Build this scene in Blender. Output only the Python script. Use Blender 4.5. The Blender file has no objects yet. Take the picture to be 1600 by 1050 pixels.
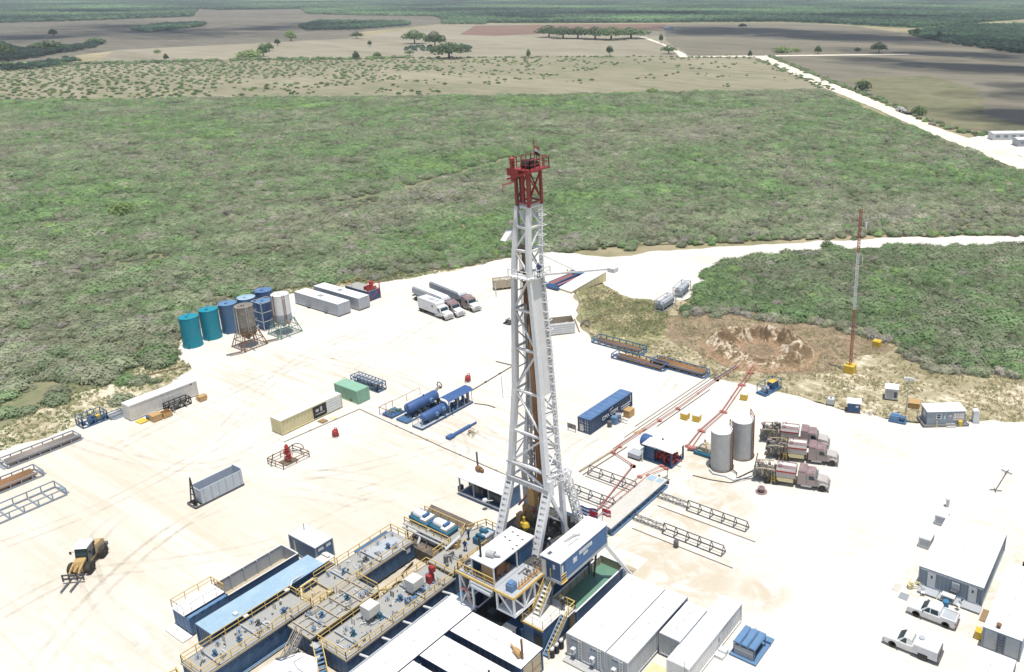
import bpy, bmesh, math, random
import numpy as np
from mathutils import Vector, Matrix, noise
from mathutils.geometry import tessellate_polygon

SC = bpy.context.scene
COL = SC.collection
rnd = random.Random(7)
R = math.radians

# ------------------------------------------------------------------ survey: a pixel of the photo -> a point of the site
_f, _pit, _yaw, _cx, _cy = 1323.63, R(17.778), R(-32.2047), 1057.8, 403.7
CAM = Vector((68.0, -78.0, 72.0))
_F = Vector((math.sin(_yaw)*math.cos(_pit), math.cos(_yaw)*math.cos(_pit), -math.sin(_pit)))
_R = Vector((math.cos(_yaw), -math.sin(_yaw), 0))
_U = _R.cross(_F)

def at(px, py, z=0.0):
    d = _R*((px-_cx)/_f) - _U*((py-_cy)/_f) + _F
    t = (z-CAM.z)/d.z
    return CAM + d*t

def at2(px, py):
    p = at(px, py)
    return (p.x, p.y)

# ------------------------------------------------------------------ materials
def _nodes(name):
    m = bpy.data.materials.new(name)
    m.use_nodes = True
    nt = m.node_tree
    return m, nt, nt.nodes['Principled BSDF']

def _noise(nt, scale, detail=4, rough=.6, vec=None, dist=0):
    n = nt.nodes.new('ShaderNodeTexNoise')
    n.inputs['Scale'].default_value = scale
    n.inputs['Detail'].default_value = detail
    n.inputs['Roughness'].default_value = rough
    n.inputs['Distortion'].default_value = dist
    if vec is not None: nt.links.new(vec, n.inputs['Vector'])
    return n

def _ramp(nt, fac, stops):
    r = nt.nodes.new('ShaderNodeValToRGB')
    el = r.color_ramp.elements
    while len(el) < len(stops): el.new(.5)
    for e, (p, c) in zip(el, stops):
        e.position = p
        e.color = (*c, 1) if len(c) == 3 else c
    nt.links.new(fac, r.inputs['Fac'])
    return r

def _mix(nt, fac, a, b, mode='MIX'):
    n = nt.nodes.new('ShaderNodeMix'); n.data_type = 'RGBA'; n.blend_type = mode
    for sock, v in ((n.inputs[0], fac), (n.inputs[6], a), (n.inputs[7], b)):
        if hasattr(v, 'is_output'): nt.links.new(v, sock)
        elif isinstance(v, (int, float)): sock.default_value = v
        else: sock.default_value = (*v, 1)
    return n.outputs[2]

def _math(nt, op, a, b=None, clamp=False):
    n = nt.nodes.new('ShaderNodeMath'); n.operation = op; n.use_clamp = clamp
    for s, v in ((n.inputs[0], a), (n.inputs[1], b)):
        if v is None: continue
        if hasattr(v, 'is_output'): nt.links.new(v, s)
        else: s.default_value = v
    return n.outputs[0]

def _pos(nt):
    return nt.nodes.new('ShaderNodeNewGeometry').outputs['Position']

def paint(name, col, rough=.5, metal=0.0, dirt=.35, dirtcol=(.34, .27, .18), scale=.8, streak=True, bump=.0):
    """weathered paint: dust mottling, run-down streaks and slight fading"""
    m, nt, b = _nodes(name)
    pos = _pos(nt)
    n1 = _noise(nt, scale, 6, .65, pos)
    fac = _ramp(nt, n1.outputs['Fac'], [(.46, (0, 0, 0)), (.78, (dirt,)*3)])
    n2 = _noise(nt, scale*5, 3, .6, pos)
    dark = tuple(c*.72 for c in col)
    c0 = _mix(nt, n2.outputs['Fac'], col, dark)
    c1 = _mix(nt, fac.outputs['Color'], c0, dirtcol)
    if streak:
        mp = nt.nodes.new('ShaderNodeMapping'); mp.inputs['Scale'].default_value = (2.6, 2.6, .18)
        nt.links.new(pos, mp.inputs['Vector'])
        n3 = _noise(nt, 1.0, 3, .6, mp.outputs['Vector'])
        f3 = _ramp(nt, n3.outputs['Fac'], [(.52, (0, 0, 0)), (.75, (dirt*.7,)*3)])
        c1 = _mix(nt, f3.outputs['Color'], c1, tuple(a*.55 for a in dirtcol))
    nt.links.new(c1, b.inputs['Base Color'])
    b.inputs['Roughness'].default_value = rough
    b.inputs['Metallic'].default_value = metal
    b.inputs['Specular IOR Level'].default_value = .3
    if bump:
        bp = nt.nodes.new('ShaderNodeBump'); bp.inputs['Strength'].default_value = bump; bp.inputs['Distance'].default_value = .05
        nt.links.new(n2.outputs['Fac'], bp.inputs['Height']); nt.links.new(bp.outputs['Normal'], b.inputs['Normal'])
    return m

MT = {}
def mk():
    P = paint
    MT.update(
        white=P('white_paint', (.78, .78, .76), dirt=.22),
        roofwhite=P('white_roof_paint', (.88, .88, .87), dirt=.1, streak=False, scale=.5),
        cream=P('cream_paint', (.72, .64, .37), dirt=.2),
        offwhite=P('off_white_panel', (.74, .72, .66), dirt=.3),
        binblue=P('pale_blue_steel', (.52, .58, .64), dirt=.25),
        lgrey=P('light_grey_paint', (.46, .49, .52), dirt=.25),
        mgrey=P('mid_grey_paint', (.3, .33, .37), dirt=.3),
        dgrey=P('dark_grey_paint', (.1, .11, .13), dirt=.35),
        bluegrey=P('blue_grey_paint', (.28, .34, .4), dirt=.3),
        cdark=P('shaded_container_blue', (.04, .075, .15), dirt=.25, dirtcol=(.2, .22, .26)),  # container blue darkened for the walls: their shade is in the colour
        navy=P('navy_blue_paint', (.04, .105, .21), dirt=.25, dirtcol=(.2, .24, .28)),
        cblue=P('container_blue_paint', (.05, .11, .23), dirt=.25, dirtcol=(.2, .22, .26)),
        cblueroof=P('sunlit_blue_roof', (.1, .19, .36), dirt=.35, dirtcol=(.25, .33, .45), streak=False),  # lighter copy of the container blue: sunlight on top is painted in
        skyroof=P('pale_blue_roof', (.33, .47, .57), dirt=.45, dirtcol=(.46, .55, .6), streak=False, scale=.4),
        royal=P('royal_blue_paint', (.055, .12, .29), dirt=.35, dirtcol=(.12, .2, .36)),
        slateblue=P('slate_blue_paint', (.07, .16, .29), dirt=.35, dirtcol=(.2, .2, .2)),
        powder=P('powder_blue_paint', (.13, .25, .42), dirt=.3, dirtcol=(.25, .3, .34)),
        teal=P('teal_paint', (.008, .27, .36), dirt=.4, dirtcol=(.1, .22, .25)),
        steelblue=P('steel_blue_paint', (.06, .16, .34), dirt=.3, dirtcol=(.2, .22, .25)),
        petrol=P('petrol_blue_paint', (.02, .12, .19), dirt=.3, dirtcol=(.15, .2, .2)),
        green=P('mint_green_paint', (.27, .5, .36), dirt=.4, dirtcol=(.3, .25, .16)),
        dgreen=P('dull_green_paint', (.2, .33, .28), dirt=.3),
        yellow=P('rail_yellow_paint', (.7, .48, .14), dirt=.25, streak=False),
        cyellow=P('crate_yellow_paint', (.75, .5, .06), dirt=.2),
        orange=P('wood_orange', (.55, .34, .14), dirt=.3),
        loader=P('loader_yellow_paint', (.55, .37, .14), dirt=.55, dirtcol=(.5, .42, .3)),
        red=P('red_paint', (.42, .045, .04), dirt=.25),
        crownred=P('crown_red_paint', (.33, .045, .05), dirt=.3),
        flare=P('flare_line_red', (.52, .2, .17), dirt=.45),
        dusty=P('dusty_white_paint', (.52, .48, .45), dirt=.6, dirtcol=(.33, .29, .26)),
        maroon=P('faded_maroon_paint', (.27, .18, .18), dirt=.6, dirtcol=(.4, .34, .32)),
        pinkgrey=P('dusty_cab_paint', (.4, .33, .31), dirt=.5),
        towerred=P('tower_red_paint', (.42, .11, .08), dirt=.3),
        rust=P('rusty_steel', (.22, .11, .05), rough=.8, dirt=.6, dirtcol=(.34, .2, .1)),
        brownpipe=P('brown_pipe_steel', (.3, .16, .07), rough=.7, dirt=.5),
        pipegrey=P('grey_pipe_steel', (.3, .26, .23), rough=.6, metal=.2, dirt=.5),
        galv=P('galvanised_steel', (.47, .47, .46), rough=.6, metal=.0, dirt=.55, dirtcol=(.58, .57, .54), scale=1.3),
        siltgrey=P('stained_silo_steel', (.2, .18, .15), rough=.8, dirt=.8, dirtcol=(.4, .36, .3), scale=1.6),
        black=P('black_steel', (.02, .02, .022), dirt=.3, dirtcol=(.12, .11, .1)),
        machine=P('grey_machinery', (.22, .22, .21), dirt=.6, scale=2.0, dirtcol=(.06, .06, .06)),
        mudsteel=P('mud_caked_steel', (.12, .1, .08), rough=.9, dirt=.7, scale=1.3),
        deck=P('steel_grating_deck', (.37, .37, .35), rough=.8, dirt=.7, dirtcol=(.42, .38, .3), streak=False, scale=1.4),
        floor=P('drill_floor_plate', (.07, .07, .07), rough=.7, dirt=.6, dirtcol=(.2, .17, .13), streak=False, scale=1.2),
        concrete=P('pale_concrete', (.6, .58, .52), rough=.9, dirt=.5, dirtcol=(.45, .39, .28), streak=False, scale=.7),
        mast=P('mast_white_paint', (.82, .82, .82), dirt=.25, dirtcol=(.5, .48, .46)),
        mastgrey=P('mast_grey_paint', (.55, .56, .57), dirt=.35),
        tarp=P('white_tarpaulin', (.8, .8, .78), rough=.8, dirt=.15, streak=False, bump=.3),
        wood=P('timber_planks', (.32, .22, .12), rough=.9, dirt=.5),
        plate=P('worn_steel_sheet', (.16, .13, .11), rough=.6, dirt=.6, dirtcol=(.3, .24, .18), streak=False),
        rubber=P('tyre_rubber', (.035, .033, .03), rough=.9, dirt=.5, dirtcol=(.2, .18, .14)),
        rim=P('wheel_rim_steel', (.5, .49, .47), dirt=.4),
        hose=P('black_hose', (.05, .045, .04), rough=.8, dirt=.5),
        chrome=P('bare_metal', (.5, .5, .5), rough=.3, metal=.7, dirt=.2),
        skin=P('skin', (.3, .17, .1), dirt=0, streak=False),
        coverall=P('blue_coverall', (.03, .06, .18), rough=.9, dirt=.2),
        darkwear=P('dark_coverall', (.05, .05, .06), rough=.9, dirt=.2),
        tan=P('tan_stained_steel', (.5, .43, .31), rough=.8, dirt=.5, dirtcol=(.3, .22, .12)),
        cloudy=P('plastic_white', (.7, .72, .72), dirt=.2),
        barrelblue=P('barrel_blue', (.02, .2, .4), dirt=.2),
        flagred=P('flag_red_cloth', (.5, .03, .05), rough=.9, dirt=.05),
        flagblue=P('flag_blue_cloth', (.03, .08, .3), rough=.9, dirt=.05),
        flagwhite=P('flag_white_cloth', (.75, .75, .75), rough=.9, dirt=.05),
        signal=P('letter_white', (.8, .8, .8), dirt=.1),
        amber=P('tail_light_red', (.5, .02, .02), rough=.3, dirt=0),
    )
    g, nt, b = _nodes('dark_window_glass')
    b.inputs['Base Color'].default_value = (.02, .045, .055, 1); b.inputs['Roughness'].default_value = .08
    MT['glass'] = g
    w, nt, b = _nodes('green_pit_water')
    n = _noise(nt, .35, 4, .6, _pos(nt))
    r = _ramp(nt, n.outputs['Fac'], [(.3, (.11, .22, .16)), (.7, (.15, .28, .21))])
    nt.links.new(r.outputs['Color'], b.inputs['Base Color'])
    b.inputs['Roughness'].default_value = .12
    n2 = _noise(nt, 2.2, 3, .6, _pos(nt))
    bp = nt.nodes.new('ShaderNodeBump'); bp.inputs['Strength'].default_value = .25; bp.inputs['Distance'].default_value = .08
    nt.links.new(n2.outputs['Fac'], bp.inputs['Height']); nt.links.new(bp.outputs['Normal'], b.inputs['Normal'])
    MT['water'] = w
mk()

# ------------------------------------------------------------------ mesh builder
class MB:
    def __init__(s): s.v = []; s.f = []; s.m = []; s.sm = []
    def _add(s, vs, fs, mi=0, smooth=False):
        o = len(s.v); s.v += [tuple(v) for v in vs]
        for f in fs: s.f.append([i+o for i in f]); s.m.append(mi); s.sm.append(smooth)
        return s
    def box(s, x0, y0, z0, x1, y1, z1, mi=0):
        if x0 > x1: x0, x1 = x1, x0
        if y0 > y1: y0, y1 = y1, y0
        if z0 > z1: z0, z1 = z1, z0
        vs = [(x0,y0,z0),(x1,y0,z0),(x1,y1,z0),(x0,y1,z0),(x0,y0,z1),(x1,y0,z1),(x1,y1,z1),(x0,y1,z1)]
        return s._add(vs, [(0,3,2,1),(4,5,6,7),(0,1,5,4),(1,2,6,5),(2,3,7,6),(3,0,4,7)], mi)
    def cbox(s, c, l, w, h, rz=0.0, mi=0, ry=0.0):
        M = Matrix.Rotation(rz, 3, 'Z') @ Matrix.Rotation(ry, 3, 'Y')
        vs = [Vector(c) + M @ Vector((a*l/2, b*w/2, d*h/2)) for d in (-1,1) for a, b in ((-1,-1),(1,-1),(1,1),(-1,1))]
        return s._add(vs, [(0,3,2,1),(4,5,6,7),(0,1,5,4),(1,2,6,5),(2,3,7,6),(3,0,4,7)], mi)
    def beam(s, p, q, w=.1, h=None, mi=0, up=(0,0,1)):
        p = Vector(p); q = Vector(q); d = q-p
        if d.length < 1e-6: return s
        d.normalize(); u = Vector(up)
        if abs(d.dot(u)) > .98: u = Vector((0,1,0))
        a = d.cross(u).normalized()*(w/2); b = a.cross(d).normalized()*((h or w)/2)
        vs = [p-a-b, p+a-b, p+a+b, p-a+b, q-a-b, q+a-b, q+a+b, q-a+b]
        return s._add(vs, [(0,1,2,3),(7,6,5,4),(0,4,5,1),(1,5,6,2),(2,6,7,3),(3,7,4,0)], mi)
    def cyl(s, p, q, r, r2=None, n=12, mi=0, cap=True):
        p = Vector(p); q = Vector(q); d = (q-p).normalized(); r2 = r if r2 is None else r2
        u = Vector((0,0,1)) if abs(d.z) < .9 else Vector((1,0,0))
        a = d.cross(u).normalized(); b = d.cross(a)
        vs = []
        for k in range(n):
            t = 2*math.pi*k/n; e = a*math.cos(t)+b*math.sin(t)
            vs += [p+e*r, q+e*r2]
        fs = [(2*k, 2*k+1, (2*k+3) % (2*n), (2*k+2) % (2*n)) for k in range(n)]
        s._add(vs, fs, mi, True)
        if cap:
            o = len(s.v)-2*n
            s.f.append([o+2*k for k in range(n)]); s.m.append(mi); s.sm.append(False)
            s.f.append([o+2*k+1 for k in reversed(range(n))]); s.m.append(mi); s.sm.append(False)
        return s
    def lathe(s, prof, c=(0,0,0), n=20, axis='z', mi=0):
        """prof: [(r, t)] revolved about an axis through c"""
        vs = []
        for r, t in prof:
            for k in range(n):
                a = 2*math.pi*k/n; x, y = r*math.cos(a), r*math.sin(a)
                v = {'z': (x, y, t), 'y': (x, t, y), 'x': (t, x, y)}[axis]
                vs.append((v[0]+c[0], v[1]+c[1], v[2]+c[2]))
        fs = []
        for i in range(len(prof)-1):
            for k in range(n):
                a, b = i*n+k, i*n+(k+1) % n
                fs.append((a, b, b+n, a+n))
        fs.append(list(reversed(range(n)))); fs.append([(len(prof)-1)*n+k for k in range(n)])
        return s._add(vs, fs, mi, True)
    def tube(s, pts, r=.05, n=6, mi=0):
        pts = [Vector(p) for p in pts]; N = len(pts); vs = []
        for i, p in enumerate(pts):
            d = (pts[min(i+1, N-1)]-pts[max(i-1, 0)])
            d = d.normalized() if d.length > 1e-6 else Vector((1,0,0))
            u = Vector((0,0,1)) if abs(d.z) < .9 else Vector((1,0,0))
            a = d.cross(u).normalized(); b = d.cross(a)
            for k in range(n):
                t = 2*math.pi*k/n; vs.append(p+a*(r*math.cos(t))+b*(r*math.sin(t)))
        fs = [(i*n+k, (i+1)*n+k, (i+1)*n+(k+1) % n, i*n+(k+1) % n) for i in range(N-1) for k in range(n)]
        fs += [[k for k in range(n)], [(N-1)*n+k for k in reversed(range(n))]]
        return s._add(vs, fs, mi, True)
    def prism(s, poly, lo, hi, axis='y', mi=0):
        """poly of 2D points extruded along axis: y -> (x,z) outline, x -> (y,z) outline, z -> (x,y) outline"""
        def P(a, b, t): return {'y': (a, t, b), 'x': (t, a, b), 'z': (a, b, t)}[axis]
        n = len(poly); vs = [P(a, b, lo) for a, b in poly]+[P(a, b, hi) for a, b in poly]
        fs = [(k, (k+1) % n, n+(k+1) % n, n+k) for k in range(n)]+[list(reversed(range(n))), list(range(n, 2*n))]
        return s._add(vs, fs, mi)
    def quad(s, a, b, c, d, mi=0): return s._add([a, b, c, d], [(0,1,2,3)], mi)
    def rail(s, pts, h=1.1, step=1.8, w=.07, mid=True, toe=False, mi=0, closed=False):
        """guard rail along a polyline"""
        pts = [Vector(p) for p in pts]
        if closed: pts.append(pts[0])
        for p, q in zip(pts, pts[1:]):
            L = (q-p).length; k = max(1, round(L/step))
            for i in range(k+1):
                b = p.lerp(q, i/k); s.beam(b, b+Vector((0,0,h)), w, mi=mi)
            z = Vector((0,0,h)); s.beam(p+z, q+z, w*1.05, mi=mi)
            if mid: s.beam(p+z*.52, q+z*.52, w*.9, mi=mi)
            if toe: s.beam(p+Vector((0,0,.08)), q+Vector((0,0,.08)), .04, .16, mi=mi)
        return s
    def lattice(s, p, q, w, h, bay=1.0, t=.07, mi=0, up=(0,0,1)):
        """box truss between two points"""
        p = Vector(p); q = Vector(q); d = (q-p); L = d.length; d.normalize(); u = Vector(up)
        if abs(d.dot(u)) > .98: u = Vector((0,1,0))
        a = d.cross(u).normalized(); b = a.cross(d).normalized()
        cs = [a*(w/2*i)+b*(h/2*j) for i, j in ((-1,-1),(1,-1),(1,1),(-1,1))]
        for c in cs: s.beam(p+c, q+c, t, mi=mi)
        n = max(1, round(L/bay))
        for k in range(n+1):
            m = p+d*(L*k/n)
            for i in range(4): s.beam(m+cs[i], m+cs[(i+1) % 4], t*.8, mi=mi)
            if k < n:
                m2 = p+d*(L*(k+1)/n)
                for i in range(4):
                    if (k+i) % 2: s.beam(m+cs[i], m2+cs[(i+1) % 4], t*.7, mi=mi)
                    else: s.beam(m+cs[(i+1) % 4], m2+cs[i], t*.7, mi=mi)
        return s
    def ladder(s, p, q, w=.5, side=(1,0,0), step=.35, t=.06, mi=0):
        p = Vector(p); q = Vector(q); a = Vector(side).normalized()*(w/2)
        s.beam(p-a, q-a, t, mi=mi); s.beam(p+a, q+a, t, mi=mi)
        n = max(2, int((q-p).length/step))
        for k in range(1, n):
            m = p.lerp(q, k/n); s.beam(m-a, m+a, t*.8, mi=mi)
        return s
    def corr(s, p, q, z0, z1, pitch=.5, depth=.05, mi=0):
        """corrugated upright sheet from p to q (2D); outside is to the right of p->q"""
        p = Vector((p[0], p[1], 0)); q = Vector((q[0], q[1], 0)); d = q-p; L = d.length; d.normalize()
        nrm = Vector((d.y, -d.x, 0)); n = max(1, round(L/pitch)); w = L/n; pts = []
        for k in range(n):
            for t, o in ((0, 0), (.32, 0), (.5, -depth), (.82, -depth)): pts.append(p+d*((k+t)*w)+nrm*o)
        pts.append(q)
        vs = []
        for a in pts: vs += [(a.x, a.y, z0), (a.x, a.y, z1)]
        return s._add(vs, [(2*i, 2*i+2, 2*i+3, 2*i+1) for i in range(len(pts)-1)], mi)
    def xf(s, M):
        s.v = [tuple(M @ Vector(v)) for v in s.v]; return s
    def shift(s, x, y, z):
        s.v = [(a+x, b+y, c+z) for a, b, c in s.v]; return s
    def merge(s, o):
        k = len(s.v); s.v += o.v; s.f += [[i+k for i in f] for f in o.f]; s.m += o.m; s.sm += o.sm; return s
    def mesh(s, name, mats):
        me = bpy.data.meshes.new(name)
        me.from_pydata(s.v, [], s.f)
        for m in (mats if isinstance(mats, (list, tuple)) else [mats]): me.materials.append(MT[m] if isinstance(m, str) else m)
        if any(s.m): me.polygons.foreach_set('material_index', s.m)
        me.polygons.foreach_set('use_smooth', s.sm)
        me.update()
        return me

KIDS = {}
ROOT = {}
def link(o, parent=None):
    COL.objects.link(o)
    if parent is not None:
        o.parent = parent; KIDS.setdefault(parent.name, []).append(o)
        ROOT[o.name] = ROOT[parent.name]
    else: ROOT[o.name] = o
    return o

def props(o, label=None, cat=None, group=None, kind=None):
    for k, v in (('label', label), ('category', cat), ('group', group), ('kind', kind)):
        if v: o[k] = v
    return o

def thing(name, label, cat, loc=(0,0,0), rz=0.0, group=None):
    o = bpy.data.objects.new(name, None); o.empty_display_size = .5
    o.location = loc; o.rotation_euler = (0, 0, rz)
    link(o); return props(o, label, cat, group)

def part(name, mb, mat, parent, label=None, world=False, sharp=35):
    if world:
        l = ROOT[parent.name].location; mb.shift(-l.x, -l.y, -l.z)
    me = mb.mesh(name, mat)
    o = bpy.data.objects.new(name, me); link(o, parent)
    if any(mb.sm): me.set_sharp_from_angle(angle=R(sharp))
    if label: o['label'] = label
    return o

def single(name, mb, mat, label, cat, loc=(0,0,0), rz=0.0, group=None, kind=None):
    me = mb.mesh(name, mat); o = bpy.data.objects.new(name, me)
    o.location = loc; o.rotation_euler = (0, 0, rz); link(o)
    if any(mb.sm): me.set_sharp_from_angle(angle=R(35))
    return props(o, label, cat, group, kind)

def dup(o, loc=None, rz=None, label=None, parent=None, scale=None):
    c = o.copy(); link(c, parent)
    if loc is not None: c.location = loc
    if rz is not None: c.rotation_euler = (0, 0, rz)
    if scale is not None: c.scale = scale
    if label: c['label'] = label
    for ch in KIDS.get(o.name, []): dup(ch, parent=c)
    return c
# ------------------------------------------------------------------ light, sky, camera
SUN_EL, SUN_AZ = R(81), R(106)          # azimuth measured from +Y towards +X: the midday sun stands almost overhead, a little to the right of the camera
def setup_light():
    w = bpy.data.worlds.new('World'); SC.world = w; w.use_nodes = True
    nt = w.node_tree; bg = nt.nodes['Background']
    sky = nt.nodes.new('ShaderNodeTexSky'); sky.sky_type = 'NISHITA'; sky.sun_disc = False
    sky.sun_elevation = SUN_EL; sky.sun_rotation = SUN_AZ
    sky.air_density = 1.0; sky.dust_density = 1.5; sky.altitude = 50
    nt.links.new(sky.outputs['Color'], bg.inputs['Color']); bg.inputs['Strength'].default_value = .14
    l = bpy.data.lights.new('sun', 'SUN'); l.energy = 4.9; l.angle = R(.55); l.color = (1, .965, .9)
    o = bpy.data.objects.new('sun', l); COL.objects.link(o)
    d = Vector((math.sin(SUN_AZ)*math.cos(SUN_EL), math.cos(SUN_AZ)*math.cos(SUN_EL), math.sin(SUN_EL)))
    o.rotation_euler = d.to_track_quat('Z', 'Y').to_euler(); o.location = (0, 0, 300)
    c = bpy.data.cameras.new('camera'); co = bpy.data.objects.new('camera', c); COL.objects.link(co)
    c.sensor_width = 36; c.lens = _f/1600*36; c.clip_start = 1; c.clip_end = 60000
    c.shift_x = -(_cx-800)/1600; c.shift_y = (_cy-525)/1600
    co.location = CAM; co.rotation_euler = (math.pi/2-_pit, 0, -_yaw)
    SC.camera = co
    v = SC.view_settings; v.view_transform = 'Standard'; v.look = 'None'; v.exposure = 0; v.gamma = 1
    SC.render.engine = 'CYCLES'; SC.cycles.max_bounces = 4; SC.cycles.diffuse_bounces = 3; SC.cycles.transparent_max_bounces = 10
    SC.cycles.use_denoising = True
setup_light()

# ------------------------------------------------------------------ ground sheets
def fr(x, y, s=1.0, o=3):
    v = 0; a = 1
    for k in range(o):
        v += a*noise.noise(Vector((x/s*2**k, y/s*2**k, 3.1*k))); a *= .55
    return v

def jag(pts, step=1.5, amp=.8, scale=6):
    out = []; n = len(pts)
    for i in range(n):
        p = Vector((*pts[i], 0)); q = Vector((*pts[(i+1) % n], 0)); L = (q-p).length
        k = max(1, int(L/step)); d = (q-p)/max(L, 1e-6); nr = Vector((d.y, -d.x, 0))
        for j in range(k):
            m = p.lerp(q, j/k); m = m+nr*(fr(m.x, m.y, scale)*amp)
            out.append((m.x, m.y))
    return out

def sheet(name, pts, z, mat, kind='structure', step=1.5, amp=.8, scale=6, label=None):
    pts = jag(pts, step, amp, scale) if step else list(pts)
    bm = bmesh.new(); vs = [bm.verts.new((x, y, z)) for x, y in pts]
    es = [bm.edges.new((vs[i], vs[(i+1) % len(vs)])) for i in range(len(vs))]
    bmesh.ops.triangle_fill(bm, edges=es, use_beauty=True, use_dissolve=False)
    for f in bm.faces:
        if f.normal.z < 0: f.normal_flip()
    me = bpy.data.meshes.new(name); bm.to_mesh(me); bm.free()
    me.materials.append(mat); o = bpy.data.objects.new(name, me); link(o)
    return props(o, label=label, kind=kind)

def px(*p): return [at2(*q) for q in p]

def earth(name, stops, s1, s2, mixf=.5, bump=0, bs=3, rough=.95, extra=None, stretch=None):
    """mottled ground: a coarse and a fine noise through one colour ramp"""
    m, nt, b = _nodes(name); pos = _pos(nt); vec = pos
    if stretch:
        mp = nt.nodes.new('ShaderNodeMapping'); mp.inputs['Rotation'].default_value = (0, 0, stretch[0]); mp.inputs['Scale'].default_value = (stretch[1], 1, 1)
        nt.links.new(pos, mp.inputs['Vector']); vec = mp.outputs['Vector']
    a = _noise(nt, s1, 6, .62, vec, .4); c = _noise(nt, s2, 5, .65, vec)
    f = _math(nt, 'ADD', _math(nt, 'MULTIPLY', a.outputs['Fac'], 1-mixf), _math(nt, 'MULTIPLY', c.outputs['Fac'], mixf))
    r = _ramp(nt, f, stops); col = r.outputs['Color']
    if extra: col = extra(nt, pos, col)
    nt.links.new(col, b.inputs['Base Color']); b.inputs['Roughness'].default_value = rough
    b.inputs['Specular IOR Level'].default_value = .1
    if bump:
        bn = _noise(nt, bs, 5, .7, pos)
        bp = nt.nodes.new('ShaderNodeBump'); bp.inputs['Strength'].default_value = bump; bp.inputs['Distance'].default_value = .3
        nt.links.new(bn.outputs['Fac'], bp.inputs['Height']); nt.links.new(bp.outputs['Normal'], b.inputs['Normal'])
    return m

def spot(nt, pos, x, y, r, soft=.5):
    """0..1 mask about a place on the ground"""
    mp = nt.nodes.new('ShaderNodeVectorMath'); mp.operation = 'SUBTRACT'
    nt.links.new(pos, mp.inputs[0]); mp.inputs[1].default_value = (x, y, 0)
    ln = nt.nodes.new('ShaderNodeVectorMath'); ln.operation = 'LENGTH'; nt.links.new(mp.outputs[0], ln.inputs[0])
    mr = nt.nodes.new('ShaderNodeMapRange'); mr.interpolation_type = 'SMOOTHSTEP'
    mr.inputs['From Min'].default_value = r; mr.inputs['From Max'].default_value = r*(1-soft)
    nt.links.new(ln.outputs['Value'], mr.inputs['Value'])
    return mr.outputs[0]

def pad_extra(nt, pos, col):
    # tyre tracks: stretched, bent bands that only show in places
    mp = nt.nodes.new('ShaderNodeMapping'); mp.inputs['Rotation'].default_value = (0, 0, R(52)); mp.inputs['Scale'].default_value = (.05, .8, 1)
    nt.links.new(pos, mp.inputs['Vector'])
    tr = _noise(nt, 1.0, 5, .7, mp.outputs['Vector'], 1.2)
    wh = _noise(nt, .03, 3, .5, pos)
    f = _math(nt, 'MULTIPLY', _ramp(nt, tr.outputs['Fac'], [(.46, (0, 0, 0)), (.62, (1, 1, 1))]).outputs['Color'],
              _ramp(nt, wh.outputs['Fac'], [(.38, (.08, .08, .08)), (.6, (.75, .75, .75))]).outputs['Color'])
    lm = None
    for x, y, r in ((-45, -25, 55), (-20, -40, 45), (-70, 10, 45), (-30, 10, 40)):
        k = spot(nt, pos, x, y, r, .9); lm = k if lm is None else _math(nt, 'MAXIMUM', lm, k)
    f = _math(nt, 'MULTIPLY', f, _math(nt, 'ADD', _math(nt, 'MULTIPLY', lm, .8), .22))
    col = _mix(nt, f, col, (.5, .43, .32))
    # churned, damper caliche where the loader works and by the left edge
    mask = None
    for x, y, r in ((-50, -34, 34), (-30, -12, 24), (-70, -30, 26), (-12, -32, 24)):
        k = spot(nt, pos, x, y, r, .8); mask = k if mask is None else _math(nt, 'MAXIMUM', mask, k)
    ch = _noise(nt, .25, 6, .7, mp.outputs['Vector'], .8)
    g = _math(nt, 'MULTIPLY', mask, _ramp(nt, ch.outputs['Fac'], [(.38, (.12, .12, .12)), (.68, (.75, .75, .75))]).outputs['Color'])
    col = _mix(nt, g, col, (.52, .45, .33))
    # damp tan stains on the right of the rig
    mask = None
    for x, y, r in ((12.5, 11, 9), (13, 2, 9), (18, -2, 9), (22, 0, 8), (12, 18, 6), (30, 2, 5), (17, 16, 6), (8, 25, 5)):
        k = spot(nt, pos, x, y, r, .7); mask = k if mask is None else _math(nt, 'MAXIMUM', mask, k)
    wn = _noise(nt, .22, 6, .65, pos, 1.0)
    g = _math(nt, 'MULTIPLY', mask, _ramp(nt, wn.outputs['Fac'], [(.4, (0, 0, 0)), (.56, (1, 1, 1))]).outputs['Color'])
    col = _mix(nt, _math(nt, 'MULTIPLY', g, .55), col, (.42, .335, .2))
    # mud and oil round the rig and the tanks
    mask = None
    for x, y, r in ((4, -17, 12), (-6, -22, 12), (8, -28, 9), (-14, -33, 10)):
        k = spot(nt, pos, x, y, r, .7); mask = k if mask is None else _math(nt, 'MAXIMUM', mask, k)
    wn = _noise(nt, .3, 6, .65, pos, .6)
    g = _math(nt, 'MULTIPLY', mask, _ramp(nt, wn.outputs['Fac'], [(.3, (.1, .1, .1)), (.6, (.9, .9, .9))]).outputs['Color'])
    return _mix(nt, _math(nt, 'MULTIPLY', g, .6), col, (.3, .25, .17))

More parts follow.
